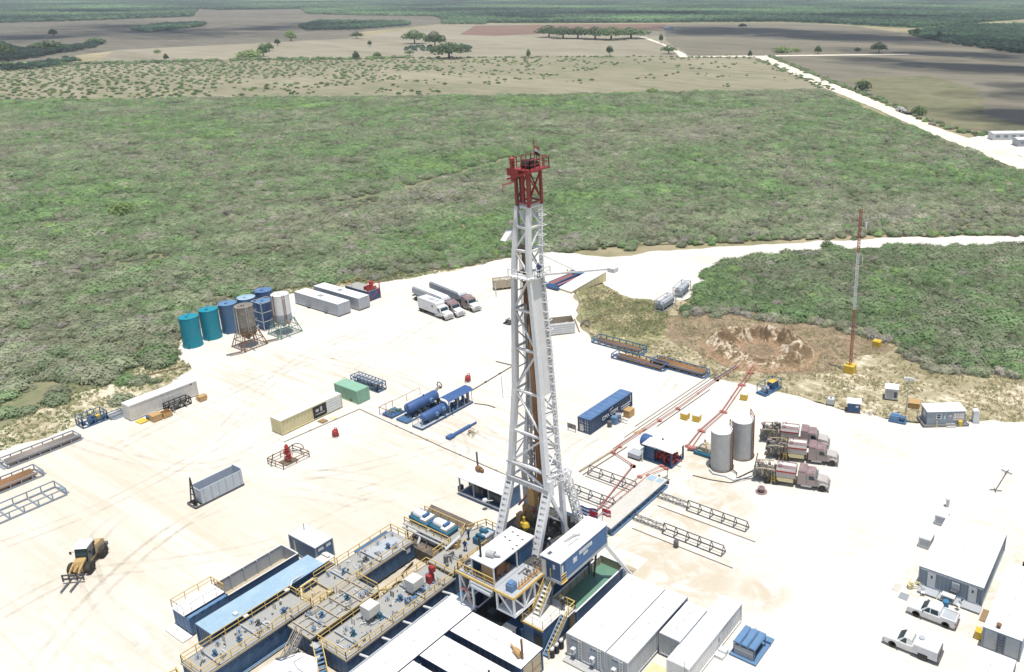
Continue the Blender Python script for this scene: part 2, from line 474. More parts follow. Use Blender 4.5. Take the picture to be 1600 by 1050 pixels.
G = {}
def ground_materials():
    G['ground'] = earth('dry_pasture', [(.36, (.16, .17, .08)), (.5, (.3, .26, .16)), (.64, (.42, .36, .24))], .012, .12, .45, .4, .4)
    G['pad'] = earth('white_caliche', [(.3, (.5, .455, .37)), (.44, (.605, .57, .505)), (.7, (.66, .63, .575))], .08, .9, .45, .12, 1.2, extra=pad_extra)
    G['road'] = earth('white_gravel', [(.3, (.5, .43, .31)), (.47, (.68, .62, .5)), (.7, (.74, .69, .58))], .06, .7, .5, .1, 1.0)
    G['scrubfloor'] = earth('scrub_floor', [(.35, (.14, .16, .08)), (.55, (.23, .22, .13)), (.7, (.32, .28, .19))], .05, .5, .5)
    G['dry'] = earth('dry_grass', [(.33, (.2, .19, .1)), (.44, (.3, .27, .16)), (.52, (.4, .35, .23)), (.6, (.66, .59, .45))], .09, .8, .5, .6, 2.0, stretch=(R(20), .45))
    G['lush'] = earth('short_grass', [(.34, (.1, .16, .06)), (.46, (.2, .21, .1)), (.55, (.33, .29, .16)), (.62, (.6, .52, .37))], .12, .9, .5, .6, 2.0)
    G['band'] = earth('straw_pasture', [(.35, (.15, .165, .09)), (.5, (.245, .225, .15)), (.66, (.33, .3, .21))], .012, .1, .5, stretch=(R(32), .35))
    G['brown'] = earth('bare_brown_field', [(.35, (.125, .117, .083)), (.5, (.19, .172, .128)), (.68, (.25, .225, .172))], .006, .05, .5, stretch=(R(32), .3))
    G['tan'] = earth('tan_field', [(.35, (.2, .18, .125)), (.5, (.275, .25, .185)), (.68, (.35, .315, .24))], .006, .05, .5, stretch=(R(32), .3))
    G['reddish'] = earth('red_earth_field', [(.35, (.17, .11, .08)), (.6, (.22, .15, .115))], .01, .06, .5)
    G['greyfield'] = earth('cloud_shaded_field', [(.35, (.105, .1, .078)), (.5, (.16, .148, .115)), (.68, (.22, .2, .155))], .008, .06, .5, stretch=(R(32), .3))  # greyed and darkened: cloud shade is put into this field's colour
    G['woodfloor'] = earth('wood_floor', [(.35, (.07, .12, .06)), (.6, (.12, .19, .09))], .004, .03, .5)
    G['olive'] = earth('olive_field', [(.35, (.11, .115, .06)), (.6, (.2, .19, .115))], .01, .08, .5)
    G['mat'] = earth('liner_mat', [(.35, (.5, .46, .38)), (.55, (.66, .62, .54)), (.7, (.72, .69, .62))], .3, 1.5, .5)
ground_materials()

# the base sheet, out past the horizon
mb = MB(); NR = 48; rings = [0, 150, 400, 900, 2000, 5000, 14000, 30000]
vs = [(0, 0, -.3)]; fs = []
for r in rings[1:]:
    vs += [(r*math.cos(2*math.pi*k/NR), r*math.sin(2*math.pi*k/NR), -.3) for k in range(NR)]
for k in range(NR): fs.append((0, 1+k, 1+(k+1) % NR))
for i in range(len(rings)-2):
    for k in range(NR):
        a, b = 1+i*NR+k, 1+i*NR+(k+1) % NR
        fs.append((a, a+NR, b+NR, b))
mb._add(vs, fs); single('ground', mb, G['ground'], None, None, kind='structure')

# far woodland floor behind the fields, fields, straw band (bottom sheets first, each a little higher)
WOODTREES = px((-700, -1), (2300, -1), (2300, 28), (1600, 30), (1560, 33), (1480, 40), (1440, 44), (1390, 42), (1300, 37), (1220, 34), (1060, 35), (900, 36), (760, 36), (700, 34), (680, 26), (560, 24), (480, 22), (470, 14), (340, 16), (310, 14), (300, 26), (250, 28), (120, 33), (0, 36), (-700, 52))
WOOD = px((-700, -17), (2300, -17), (2300, 28), (1600, 30), (1560, 33), (1480, 40), (1440, 44), (1390, 42), (1300, 37), (1220, 34), (1060, 35), (900, 36), (760, 36), (700, 34), (680, 26), (560, 24), (480, 22), (470, 14), (340, 16), (310, 14), (300, 26), (250, 28), (120, 33), (0, 36), (-700, 52))
sheet('woodland_ground', WOOD, -.24, G['woodfloor'], step=150, amp=8, scale=200)
GREENSTRIP = px((1420, 50), (1500, 40), (1700, 36), (1900, 60), (1700, 90), (1580, 82), (1480, 68), (1425, 56))
sheet('green_thicket_ground', GREENSTRIP, -.2, G['woodfloor'], step=20, amp=5, scale=60)
sheet('left_grey_field', px((-400, 52), (0, 36), (300, 15), (480, 12), (690, 25), (700, 36), (560, 50), (545, 62), (180, 78), (60, 95), (-400, 108)), -.22, G['greyfield'], step=30, amp=6, scale=90)  # darker sheet with cloud shade painted in, bordering the lit tan field
sheet('tan_field', px((180, 78), (545, 60), (700, 38), (725, 60), (900, 62), (1000, 60), (1062, 86), (700, 89), (320, 96), (150, 96)), -.2, G['tan'], step=25, amp=5, scale=70)
sheet('middle_tan_field', px((540, 60), (700, 37), (1000, 37), (1180, 40), (1180, 88), (1060, 88), (700, 90), (560, 92)), -.18, G['tan'], step=25, amp=5, scale=70)
sheet('red_earth_field', px((718, 54), (740, 40), (900, 38), (1060, 37), (1060, 44), (900, 52), (850, 53), (770, 56)), -.16, G['reddish'], step=20, amp=4, scale=60)
sheet('right_brown_field', px((1040, 37), (1230, 35), (1330, 40), (1420, 52), (1600, 82), (1900, 120), (1900, 260), (1600, 212), (1500, 200), (1380, 160), (1210, 90), (1080, 88), (1040, 64)), -.14, G['brown'], step=20, amp=4, scale=60)
sheet('olive_field', px((1320, 122), (1450, 118), (1530, 140), (1540, 180), (1640, 205), (1500, 200), (1400, 165)), -.13, G['olive'], step=12, amp=4, scale=30)
BAND = px((-500, 118), (0, 102), (320, 95), (700, 90), (1000, 87), (1172, 87), (1245, 112), (1300, 142), (1240, 146), (800, 153), (400, 157), (0, 162), (-500, 175))
sheet('straw_pasture', BAND, -.12, G['band'], step=8, amp=3, scale=25)
SCRUB = px((-420, 168), (0, 158), (400, 153), (800, 150), (1250, 141), (1290, 143), (1345, 168), (1400, 190), (1500, 230), (1566, 257), (1640, 285), (1740, 350), (1600, 366), (1400, 364), (1180, 372), (1040, 380), (940, 384), (880, 392), (830, 388), (770, 402), (700, 418), (600, 436), (470, 447), (360, 468), (280, 520), (265, 540), (290, 568), (270, 590), (200, 628), (110, 655), (0, 700), (-60, 730), (-420, 780))
sheet('scrub_ground', SCRUB, -.1, G['scrubfloor'], step=3, amp=1.5, scale=10)
SCRUB2 = px((1072, 486), (1090, 455), (1108, 425), (1150, 408), (1290, 393), (1420, 388), (1600, 384), (1760, 380), (1760, 610), (1600, 580), (1500, 576), (1450, 566), (1420, 545), (1385, 525), (1340, 512), (1295, 500), (1240, 500), (1190, 488), (1130, 482))
# dry grass between the pad and the thickets
sheet('dry_grass_verge', px((900, 455), (960, 440), (1072, 470), (1300, 470), (1700, 560), (1700, 690), (1600, 665), (1420, 660), (1230, 620), (1100, 600), (930, 540)), -.08, G['dry'], step=2, amp=1.0)
sheet('left_grass_verge', px((-120, 760), (-60, 700), (100, 620), (200, 590), (262, 535), (330, 480), (480, 440), (700, 412), (790, 396), (850, 390), (850, 402), (700, 428), (470, 460), (330, 500), (300, 560), (280, 600), (180, 655), (0, 715)), -.075, G['dry'], step=2, amp=1.5)
sheet('short_grass', px((905, 452), (960, 440), (1005, 450), (1040, 490), (1060, 520), (1000, 545), (935, 525), (905, 495)), -.07, G['lush'], step=1.5, amp=1.2)
sheet('scrub_ground', SCRUB2, -.06, G['scrubfloor'], step=2, amp=1)
# roads
ROAD = px((1176, 87), (1196, 87), (1279, 121), (1397, 169), (1465, 199), (1512, 215), (1600, 246), (1760, 305), (1760, 335), (1610, 274), (1566, 254), (1499, 227), (1424, 195), (1360, 166), (1276, 132))
sheet('gravel_road', ROAD, -.05, G['road'], step=4, amp=.9, scale=10)
sheet('farm_track', px((998, 57), (1010, 58), (1048, 73), (1072, 85), (1072, 87.5), (1180, 86.5), (1180, 88.3), (1062, 89), (1056, 82), (1035, 70)), -.05, G['road'], step=8, amp=.8, scale=20)
sheet('farm_track', px((1196, 86.2), (1420, 84), (1420, 85.2), (1196, 88)), -.045, G['road'], step=8, amp=.6, scale=20)
sheet('gravel_yard', px((1512, 216), (1540, 209), (1660, 205), (1760, 260), (1640, 258), (1570, 236)), -.04, G['pad'], step=3, amp=1, scale=8)
PAD = px((0, 705), (110, 668), (190, 640), (262, 606), (300, 572), (272, 552), (290, 528), (370, 480), (468, 456), (590, 442), (640, 434), (700, 424), (760, 410), (830, 394), (850, 392), (905, 396),
         (950, 402), (1010, 394), (1100, 387), (1290, 377), (1400, 371), (1600, 368), (1760, 364), (1760, 376), (1600, 382), (1400, 386), (1290, 391), (1180, 404), (1112, 416), (1105, 440), (1068, 468), (1030, 470), (980, 466), (930, 436), (902, 452), (900, 500),
         (925, 532), (1000, 562), (1100, 588), (1170, 598), (1230, 614), (1320, 640), (1420, 658), (1620, 660), (1800, 720), (2000, 1300), (200, 1500), (-250, 1100), (-200, 780))
sheet('gravel_pad', PAD, -.02, G['pad'], step=1.2, amp=1.3, scale=7)
# liner mats beside the catwalk and under the pipe racks
sheet('liner_mat', [(6.6, -2.8), (9.4, -2.8), (9.0, 20.6), (4.6, 20.8), (4.2, 15.4), (7.4, 15.2)], -.012, G['mat'], step=0)
sheet('liner_mat', [(8.8, 10.6), (26, 10.6), (26, 14), (8.8, 14)], -.008, G['mat'], step=0)
sheet('liner_mat', [(8.8, 4.2), (26, 4.2), (26, 7.6), (8.8, 7.6)], -.008, G['mat'], step=0)
sheet('liner_mat', [(9.6, -5.4), (14.5, -5.4), (14.5, -.2), (9.6, -.2)], -.004, G['mat'], step=0)
sheet('office_apron', [(43.6, 9.0), (54.6, 8.0), (55.2, -8), (62, -8), (62, 36), (54, 34), (44, 16)], -.012, G['mat'], step=1, amp=.3)
sheet('rig_cellar_ground', [(-1, -24), (9, -24), (12, -16), (10, -4), (1, -4), (-1, -14)], -.008, earth('oily_mud', [(.3, (.03, .028, .025)), (.6, (.1, .08, .06))], .2, 1.2), step=.8, amp=.5, scale=3)

sheet('disturbed_earth_ground', px((1030, 500), (1070, 482), (1140, 478), (1240, 490), (1310, 512), (1380, 530), (1400, 548), (1330, 560), (1290, 582), (1230, 586), (1170, 578), (1110, 566), (1075, 545), (1045, 530)), -.055, earth('disturbed_earth', [(.34, (.13, .095, .06)), (.5, (.25, .19, .12)), (.64, (.42, .34, .23))], .12, .9, .5, .6, 2.0), step=1, amp=1.6, scale=4)
# wheel tracks worn into the pad
def tracks():
    m, nt, b = _nodes('worn_track'); pos = _pos(nt)
    n = _noise(nt, .5, 5, .7, pos); n2 = _noise(nt, .06, 3, .6, pos)
    f = _math(nt, 'MULTIPLY', _ramp(nt, n.outputs['Fac'], [(.38, (.03,)*3), (.72, (.36,)*3)]).outputs['Color'], _ramp(nt, n2.outputs['Fac'], [(.38, (.1,)*3), (.58, (1,)*3)]).outputs['Color'])
    b.inputs['Base Color'].default_value = (.52, .47, .38, 1); b.inputs['Roughness'].default_value = 1
    t = nt.nodes.new('ShaderNodeBsdfTransparent'); mx = nt.nodes.new('ShaderNodeMixShader'); nt.links.new(f, mx.inputs[0]); nt.links.new(t.outputs[0], mx.inputs[1]); nt.links.new(b.outputs[0], mx.inputs[2])
    nt.links.new(mx.outputs[0], nt.nodes['Material Output'].inputs['Surface'])
    P = [[(-10, 640), (150, 700), (300, 730), (420, 690), (520, 610), (640, 520), (760, 450), (880, 410)], [(-20, 860), (160, 790), (330, 700), (420, 640)], [(60, 1040), (180, 900), (300, 810), (440, 770), (600, 790), (700, 770)],
         [(230, 1000), (160, 940), (140, 860), (220, 790), (380, 760), (560, 730), (720, 690)], [(0, 960), (120, 900), (260, 880), (420, 850), (560, 790), (640, 770)], [(640, 760), (500, 740), (380, 760), (240, 850), (120, 960)],
         [(500, 560), (640, 600), (780, 690), (820, 720)], [(1080, 560), (1010, 640), (900, 700), (880, 760)],
         [(330, 690), (470, 560), (620, 500), (720, 480), (800, 440)], [(860, 560), (760, 530), (600, 540), (440, 580), (300, 640), (180, 700)], [(560, 770), (650, 740), (720, 720), (690, 660), (560, 640), (400, 650)]]
    for i, p in enumerate(P):
        q = [Vector(at2(*c)) for c in p]; C = []
        for k in range(len(q)-1):                     # smooth curve through the points
            a, b_, c, d = q[max(k-1, 0)], q[k], q[k+1], q[min(k+2, len(q)-1)]
            for t_ in np.linspace(0, 1, 14, endpoint=False):
                C.append(.5*((2*b_)+(c-a)*t_+(2*a-5*b_+4*c-d)*t_**2+(3*b_-a-3*c+d)*t_**3))
        mb = MB()
        for off in (-1.05, 1.05):
            vs = []
            for k in range(len(C)):
                d = (C[min(k+1, len(C)-1)]-C[max(k-1, 0)]).normalized(); nr = Vector((-d.y, d.x)); w = .3+.1*noise.noise(Vector((k*.3, i, off)))
                for e in (off-w, off+w): v = C[k]+nr*e; vs.append((v.x, v.y, -.0165+.0006*i))
            mb._add(vs, [(2*k+1, 2*k, 2*k+2, 2*k+3) for k in range(len(C)-1)])
        single('gravel_pad_track', mb, m, None, None, kind='structure')
tracks()
# the burn pit: a ring of dug earth about a flat floor
PITC = at(1186, 545)
def pit():
    c = PITC; n = 90; S = 13.5; vs = []; fs = []; cols = []
    for j in range(n+1):
        for i in range(n+1):
            x = (i/n*2-1)*S; y = (j/n*2-1)*S; a = math.atan2(y, x); r = math.hypot(x/1.12, y/.92)
            rim = 7.2+fr(math.cos(a)*3, math.sin(a)*3, 1.0)*2.2
            t = (r-rim)
            h = 2.2*math.exp(-(t/1.9)**2) if t < 0 else 2.2*math.exp(-(t/2.6)**2)
            near = max(0, math.cos(a-R(-70)))            # the near side is trodden down where the lines come in
            h *= (1-.55*near**3)*(.85+.75*fr(math.cos(a)*2+9, math.sin(a)*2, .8))
            h += (abs(fr(x, y, 2.6))*.8+abs(fr(x+7, y, 1.0))*.5)*math.exp(-(t/2.6)**2)+fr(x, y, .7)*.18*math.exp(-(t/3)**2)
            e = min(1, max(0, (S-math.hypot(x, y))/2.5))
            vs.append((c.x+x, c.y+y, h*e-.12))
    for j in range(n):
        for i in range(n):
            a = j*(n+1)+i; fs.append((a, a+1, a+n+2, a+n+1))
    mb = MB(); mb._add(vs, fs)
    m, nt, b = _nodes('dug_earth'); pos = _pos(nt)
    sep = nt.nodes.new('ShaderNodeSeparateXYZ'); nt.links.new(pos, sep.inputs[0])
    n1 = _noise(nt, .35, 6, .65, pos, .8); n2 = _noise(nt, 1.6, 5, .7, pos)
    chalk = _ramp(nt, _math(nt, 'ADD', _math(nt, 'MULTIPLY', n1.outputs['Fac'], .8), _math(nt, 'MULTIPLY', n2.outputs['Fac'], .25)), [(.49, (.16, .11, .06)), (.55, (.3, .22, .13)), (.6, (.6, .52, .4))])
    flat = _ramp(nt, n2.outputs['Fac'], [(.35, (.2, .12, .06)), (.65, (.38, .27, .17))])
    hm = nt.nodes.new('ShaderNodeMapRange'); hm.inputs['From Min'].default_value = .1; hm.inputs['From Max'].default_value = .7
    nt.links.new(sep.outputs['Z'], hm.inputs['Value'])
    col = _mix(nt, hm.outputs[0], flat.outputs['Color'], chalk.outputs['Color'])
    nt.links.new(col, b.inputs['Base Color']); b.inputs['Roughness'].default_value = 1
    o = single('burn_pit_ground', mb, m, None, None, kind='structure')
pit()

# ------------------------------------------------------------------ clouds high over the far fields (their shadows lie on the fields)
def clouds():
    m, nt, b = _nodes('cloud_white')
    b.inputs['Base Color'].default_value = (.9, .9, .9, 1); b.inputs['Roughness'].default_value = 1
    tr = nt.nodes.new('ShaderNodeBsdfTransparent'); mx = nt.nodes.new('ShaderNodeMixShader')
    n = _noise(nt, .012, 5, .6, _pos(nt))
    r = _ramp(nt, n.outputs['Fac'], [(.35, (.05,)*3), (.65, (.22,)*3)])
    nt.links.new(r.outputs['Color'], mx.inputs[0]); nt.links.new(tr.outputs[0], mx.inputs[1]); nt.links.new(b.outputs[0], mx.inputs[2])
    nt.links.new(mx.outputs[0], nt.nodes['Material Output'].inputs['Surface'])
    H = 620; off = Vector((math.sin(SUN_AZ), math.cos(SUN_AZ), 0))*(H/math.tan(SUN_EL))
    rr = random.Random(3)
    def cloud(spots):
        mb = MB()
        for x, y, rx, ry in spots:
            p = at(x, y)+off
            for k in range(16):
                a = rr.uniform(0, 6.28); q = rr.uniform(0, 1.0)**.7
                c = (p.x+math.cos(a)*q*rx, p.y+math.sin(a)*q*ry, H+rr.uniform(-10, 10)); s = rr.uniform(.25, .6)
                mb.lathe([(.05, -.28), (.6, -.2), (1, 0), (.8, .25), (.45, .42), (.05, .5)], n=14)
                k0 = len(mb.v)-6*14
                for i in range(k0, len(mb.v)):
                    v = mb.v[i]; w = 1+.25*noise.noise(Vector(v)*2+Vector((x, y, k)))
                    mb.v[i] = (c[0]+v[0]*rx*s*w, c[1]+v[1]*ry*s*w, c[2]+v[2]*min(rx, ry)*.5*s)
        single('cloud', mb, m, None, None, kind='structure')
    cloud([(60, 58, 170, 120), (260, 50, 190, 110), (420, 44, 150, 110), (150, 42, 200, 120), (510, 38, 120, 90)])
    cloud([(1130, 48, 220, 150), (1260, 52, 220, 140), (1420, 62, 200, 120), (1560, 84, 150, 90)])
    cloud([(1400, 96, 90, 50), (1490, 102, 100, 55), (1590, 110, 110, 60), (1630, 145, 60, 60), (1600, 180, 45, 40), (1660, 190, 50, 40)])
    cloud([(820, 30, 260, 130), (1120, 24, 300, 180), (1400, 28, 240, 120), (150, 20, 330, 130)])
clouds()
# ------------------------------------------------------------------ vegetation
def leafmat(name, stops, dark=.55, sat=1.0):
    m, nt, b = _nodes(name)
    at_ = nt.nodes.new('ShaderNodeAttribute'); at_.attribute_type = 'INSTANCER'; at_.attribute_name = 'tint'
    sh = nt.nodes.new('ShaderNodeAttribute'); sh.attribute_type = 'INSTANCER'; sh.attribute_name = 'shade'
    r = _ramp(nt, at_.outputs['Fac'], stops)
    pos = _pos(nt); n = _noise(nt, 1.1, 3, .6, pos)
    v = _ramp(nt, n.outputs['Fac'], [(.3, (.8,)*3), (.7, (1.15,)*3)])
    c = _mix(nt, 1.0, r.outputs['Color'], v.outputs['Color'], 'MULTIPLY')
    c = _mix(nt, 1.0, c, sh.outputs['Color'], 'MULTIPLY')
    leafy(nt, b, c)
    return m

def leafy(nt, b, c, k=.4):
    """thin leaves let part of the light through"""
    nt.links.new(c, b.inputs['Base Color']); b.inputs['Roughness'].default_value = .9
    b.inputs['Specular IOR Level'].default_value = .1
    t = nt.nodes.new('ShaderNodeBsdfTranslucent'); nt.links.new(c, t.inputs['Color'])
    mx = nt.nodes.new('ShaderNodeMixShader'); mx.inputs[0].default_value = k
    nt.links.new(b.outputs[0], mx.inputs[1]); nt.links.new(t.outputs[0], mx.inputs[2])
    nt.links.new(mx.outputs[0], nt.nodes['Material Output'].inputs['Surface'])

def treemat(name, a, c):
    m, nt, b = _nodes(name); pos = _pos(nt)
    n = _noise(nt, .6, 4, .6, pos); r = _ramp(nt, n.outputs['Fac'], [(.35, a), (.65, c)])
    leafy(nt, b, r.outputs['Color'])
    return m

def leaves(rg, lobes, n, size, flat=1.0, core=True, twig=False):
    """leaf cards over the upper shell of several lobes: (cx,cy,cz,rx,ry,rz)"""
    V = []; F = []
    tot = sum(l[3]*l[4] for l in lobes)
    for l in lobes:
        cx, cy, cz, rx, ry, rz = l
        for _ in range(int(n*rx*ry/tot)):
            z = rg.uniform(-.35, 1); a = rg.uniform(0, 2*math.pi); q = math.sqrt(max(0, 1-z*z)); k = rg.uniform(.72, 1.06)
            nx, ny, nz = q*math.cos(a), q*math.sin(a), z
            p = Vector((cx+nx*rx*k, cy+ny*ry*k, max(.05, cz+nz*rz*k)))
            nr = Vector((nx/rx, ny/ry, nz/rz)).normalized()+Vector((rg.gauss(0, .38), rg.gauss(0, .38), rg.gauss(.45, .35)))
            nr.normalize(); t = nr.orthogonal().normalized(); t = Matrix.Rotation(rg.uniform(0, 6.28), 3, nr) @ t; u = nr.cross(t)
            s = size*rg.uniform(.6, 1.3); t *= s*.5; u *= s*rg.uniform(.3, .55)
            o = len(V); V += [p-t, p+u*.8-t*.1, p+t, p-u*.8+t*.1]; F.append((o, o+1, o+2, o+3))
        if core:
            o = len(V); N = 8
            prof = [(.9, .0), (.84, .35), (.6, .66), (.2, .84)]
            for r_, z_ in prof:
                for k in range(N):
                    a = 2*math.pi*k/N; w = .88+rg.uniform(-.1, .08)
                    V.append(Vector((cx+math.cos(a)*rx*r_*w*.86, cy+math.sin(a)*ry*r_*w*.86, max(0, cz+(z_*1.0-.25*(z_ == 0))*rz*.86))))
            for i in range(3):
                for k in range(N): F.append((o+i*N+k, o+i*N+(k+1) % N, o+(i+1)*N+(k+1) % N, o+(i+1)*N+k))
            F.append([o+3*N+k for k in range(N)])
    return V, F

def lib(name, variants, mat):
    """source meshes for the scattered masses (they live in a collection of their own, only the copies stand on the site)"""
    c = bpy.data.collections.new(name)
    for k, (V, F) in enumerate(variants):
        me = bpy.data.meshes.new(name); me.from_pydata([tuple(v) for v in V], [], F); me.materials.append(mat)
        o = bpy.data.objects.new(f'{name}_{k:02d}', me); c.objects.link(o)
    return c

def inside(poly, X, Y):
    p = np.array(poly); x, y = p[:, 0], p[:, 1]; r = np.zeros(X.shape, bool); j = len(p)-1
    for i in range(len(p)):
        c = ((y[i] > Y) != (y[j] > Y)) & (X < (x[j]-x[i])*(Y-y[i])/(y[j]-y[i]+1e-12)+x[i]); r ^= c; j = i
    return r

def visible(X, Y, m=60):
    dx, dy = X-CAM.x, Y-CAM.y; dz = -CAM.z
    D = dx*_F.x+dy*_F.y+dz*_F.z; u = _cx+_f*(dx*_R.x+dy*_R.y+dz*_R.z)/D; v = _cy-_f*(dx*_U.x+dy*_U.y+dz*_U.z)/D
    return (D > 0) & (u > -m) & (u < 1600+m) & (v > -m) & (v < 1050+m), u, v

def scatter_pts(poly, step, seed, margin=120):
    g = np.random.default_rng(seed); p = np.array(poly)
    xs = np.arange(p[:, 0].min(), p[:, 0].max(), step); ys = np.arange(p[:, 1].min(), p[:, 1].max(), step)
    X, Y = np.meshgrid(xs, ys); X = X.ravel()+g.uniform(-.5, .5, X.size)*step; Y = Y.ravel()+g.uniform(-.5, .5, Y.size)*step
    k = inside(poly, X, Y); X, Y = X[k], Y[k]
    k, u, v = visible(X, Y, margin); return X[k], Y[k], g

_GN = {}
def scatter(name, X, Y, scale, shade, tint, coll, seed=0, kind='stuff', z=0.0, squash=1.0):
    n = len(X); g = np.random.default_rng(seed)
    me = bpy.data.meshes.new(name); me.vertices.add(n)
    co = np.stack([X, Y, np.full(n, z)], 1).astype(np.float32); me.vertices.foreach_set('co', co.ravel())
    for nm, arr in (('size', scale), ('shade_v', shade), ('tint', tint), ('spin', g.uniform(0, 6.28, n))):
        a = me.attributes.new(nm, 'FLOAT', 'POINT'); a.data.foreach_set('value', np.asarray(arr, np.float32))
    a = me.attributes.new('shade', 'FLOAT_VECTOR', 'POINT'); a.data.foreach_set('vector', np.repeat(np.asarray(shade, np.float32), 3))
    o = bpy.data.objects.new(name, me); link(o); props(o, kind=kind)
    key = (coll.name, squash)
    if key not in _GN:
        t = bpy.data.node_groups.new('scatter_'+coll.name, 'GeometryNodeTree')
        t.interface.new_socket('Geometry', in_out='INPUT', socket_type='NodeSocketGeometry'); t.interface.new_socket('Geometry', in_out='OUTPUT', socket_type='NodeSocketGeometry')
        N = t.nodes.new; gi = N('NodeGroupInput'); go = N('NodeGroupOutput'); ip = N('GeometryNodeInstanceOnPoints'); ci = N('GeometryNodeCollectionInfo')
        ci.inputs['Collection'].default_value = coll; ci.inputs['Separate Children'].default_value = True; ci.inputs['Reset Children'].default_value = True
        mp = N('GeometryNodeMeshToPoints')
        t.links.new(gi.outputs[0], mp.inputs['Mesh']); t.links.new(mp.outputs[0], ip.inputs['Points']); t.links.new(ci.outputs[0], ip.inputs['Instance'])
        ip.inputs['Pick Instance'].default_value = True
        ri = N('FunctionNodeRandomValue'); ri.data_type = 'INT'; ri.inputs[4].default_value = 0; ri.inputs[5].default_value = len(coll.objects)-1
        t.links.new(ri.outputs[2], ip.inputs['Instance Index'])
        def na(nm):
            a = N('GeometryNodeInputNamedAttribute'); a.data_type = 'FLOAT'; a.inputs['Name'].default_value = nm; return a.outputs['Attribute']
        cr = N('ShaderNodeCombineXYZ'); t.links.new(na('spin'), cr.inputs[2]); t.links.new(cr.outputs[0], ip.inputs['Rotation'])
        cs = N('ShaderNodeCombineXYZ'); s = na('size')
        m = N('ShaderNodeMath'); m.operation = 'MULTIPLY'; t.links.new(s, m.inputs[0]); m.inputs[1].default_value = squash
        t.links.new(s, cs.inputs[0]); t.links.new(s, cs.inputs[1]); t.links.new(m.outputs[0], cs.inputs[2]); t.links.new(cs.outputs[0], ip.inputs['Scale'])
        t.links.new(ip.outputs[0], go.inputs[0]); _GN[key] = t
    md = o.modifiers.new('scatter', 'NODES'); md.node_group = _GN[key]
    return o

def nz(X, Y, s, o=3, seed=0.0):
    return np.array([sum(.55**k*noise.noise(Vector((x/s*2**k+seed, y/s*2**k, seed+k*5.3))) for k in range(o)) for x, y in zip(X, Y)])

def bush(rg, r=2.1, h=1.9, n=460, size=.42):
    lobes = [(0, 0, h*.3, r*.85, r*.85, h*.7)]
    for k in range(rg.randint(3, 5)):
        a = rg.uniform(0, 6.28); q = r*rg.uniform(.35, .7); lobes.append((math.cos(a)*q, math.sin(a)*q, h*rg.uniform(.15, .35), r*rg.uniform(.4, .62), r*rg.uniform(.4, .62), h*rg.uniform(.4, .62)))
    return leaves(rg, lobes, n, size)

def far_tree(rg, r=4.5, h=7, n=150, size=1.5):
    lobes = [(0, 0, h*.45, r*.75, r*.75, h*.5)]
    for k in range(4):
        a = rg.uniform(0, 6.28); q = r*.6; lobes.append((math.cos(a)*q, math.sin(a)*q, h*rg.uniform(.3, .5), r*.5, r*.5, h*rg.uniform(.3, .45)))
    return leaves(rg, lobes, n, size)

rg = random.Random(11)
LM = leafmat('scrub_leaves', [(0, (.4, .38, .315)), (.2, (.37, .38, .26)), (.45, (.31, .36, .22)), (.7, (.235, .345, .165)), (1, (.32, .44, .18))])
TM = leafmat('hazy_woodland_leaves', [(0, (.095, .145, .11)), (.4, (.12, .2, .135)), (.7, (.17, .265, .15)), (1, (.23, .34, .16))])  # paler and bluer leaves: distance haze is mixed into these colours
GM = leafmat('grass_blades', [(0, (.66, .58, .4)), (.5, (.46, .43, .25)), (1, (.26, .34, .14))])
BUSH = lib('bush_shapes', [bush(rg, rg.uniform(1.8, 2.5), rg.uniform(1.6, 2.3)) for _ in range(6)], LM)
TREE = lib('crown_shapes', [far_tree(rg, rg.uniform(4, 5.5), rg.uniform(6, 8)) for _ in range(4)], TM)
def tuft(rg):
    V = []; F = []
    for k in range(16):
        a = rg.uniform(0, 6.28); q = rg.uniform(0, .45); p = Vector((math.cos(a)*q, math.sin(a)*q, 0)); d = Vector((rg.gauss(0, .22), rg.gauss(0, .22), rg.uniform(.2, .5)))
        s = Vector((math.cos(a+1.3), math.sin(a+1.3), 0))*.07; o = len(V); V += [p-s, p+s, p+d+s*.3, p+d-s*.3]; F.append((o, o+1, o+2, o+3))
    return V, F
TUFT = lib('tuft_shapes', [tuft(rg) for _ in range(4)], GM)

def scrub(name, poly, step, seed, smin, smax, edge=None, bare=-1.6, dt=0, ds=1):
    X, Y, g = scatter_pts(poly, step, seed)
    d = np.hypot(X-CAM.x, Y-CAM.y)
    big = nz(X, Y, 46, 3, seed); mid = nz(X, Y, 13, 2, seed+9)
    keep = big+mid*.6+g.normal(0, .15, len(X)) > bare
    if edge is not None: keep &= edge(X, Y, g)
    X, Y, big, mid, d = X[keep], Y[keep], big[keep], mid[keep], d[keep]; n = len(X)
    tint = np.clip(.47+dt+big*.3+nz(X, Y, 120, 2, seed+3)*.25+mid*.12+g.normal(0, .11, n)-.42*(g.random(n) < .05)+.4*(g.random(n) < .025), 0, 1)
    shade = ds*np.clip(1.0+mid*.3+g.normal(0, .1, n), .6, 1.5)
    size = np.clip(g.uniform(smin, smax, n)*(1+mid*.45+nz(X, Y, 24, 2, seed+14)*.35), .35, 3)
    return scatter(name, X, Y, size, shade, tint, BUSH, seed, z=-.1, squash=.8)

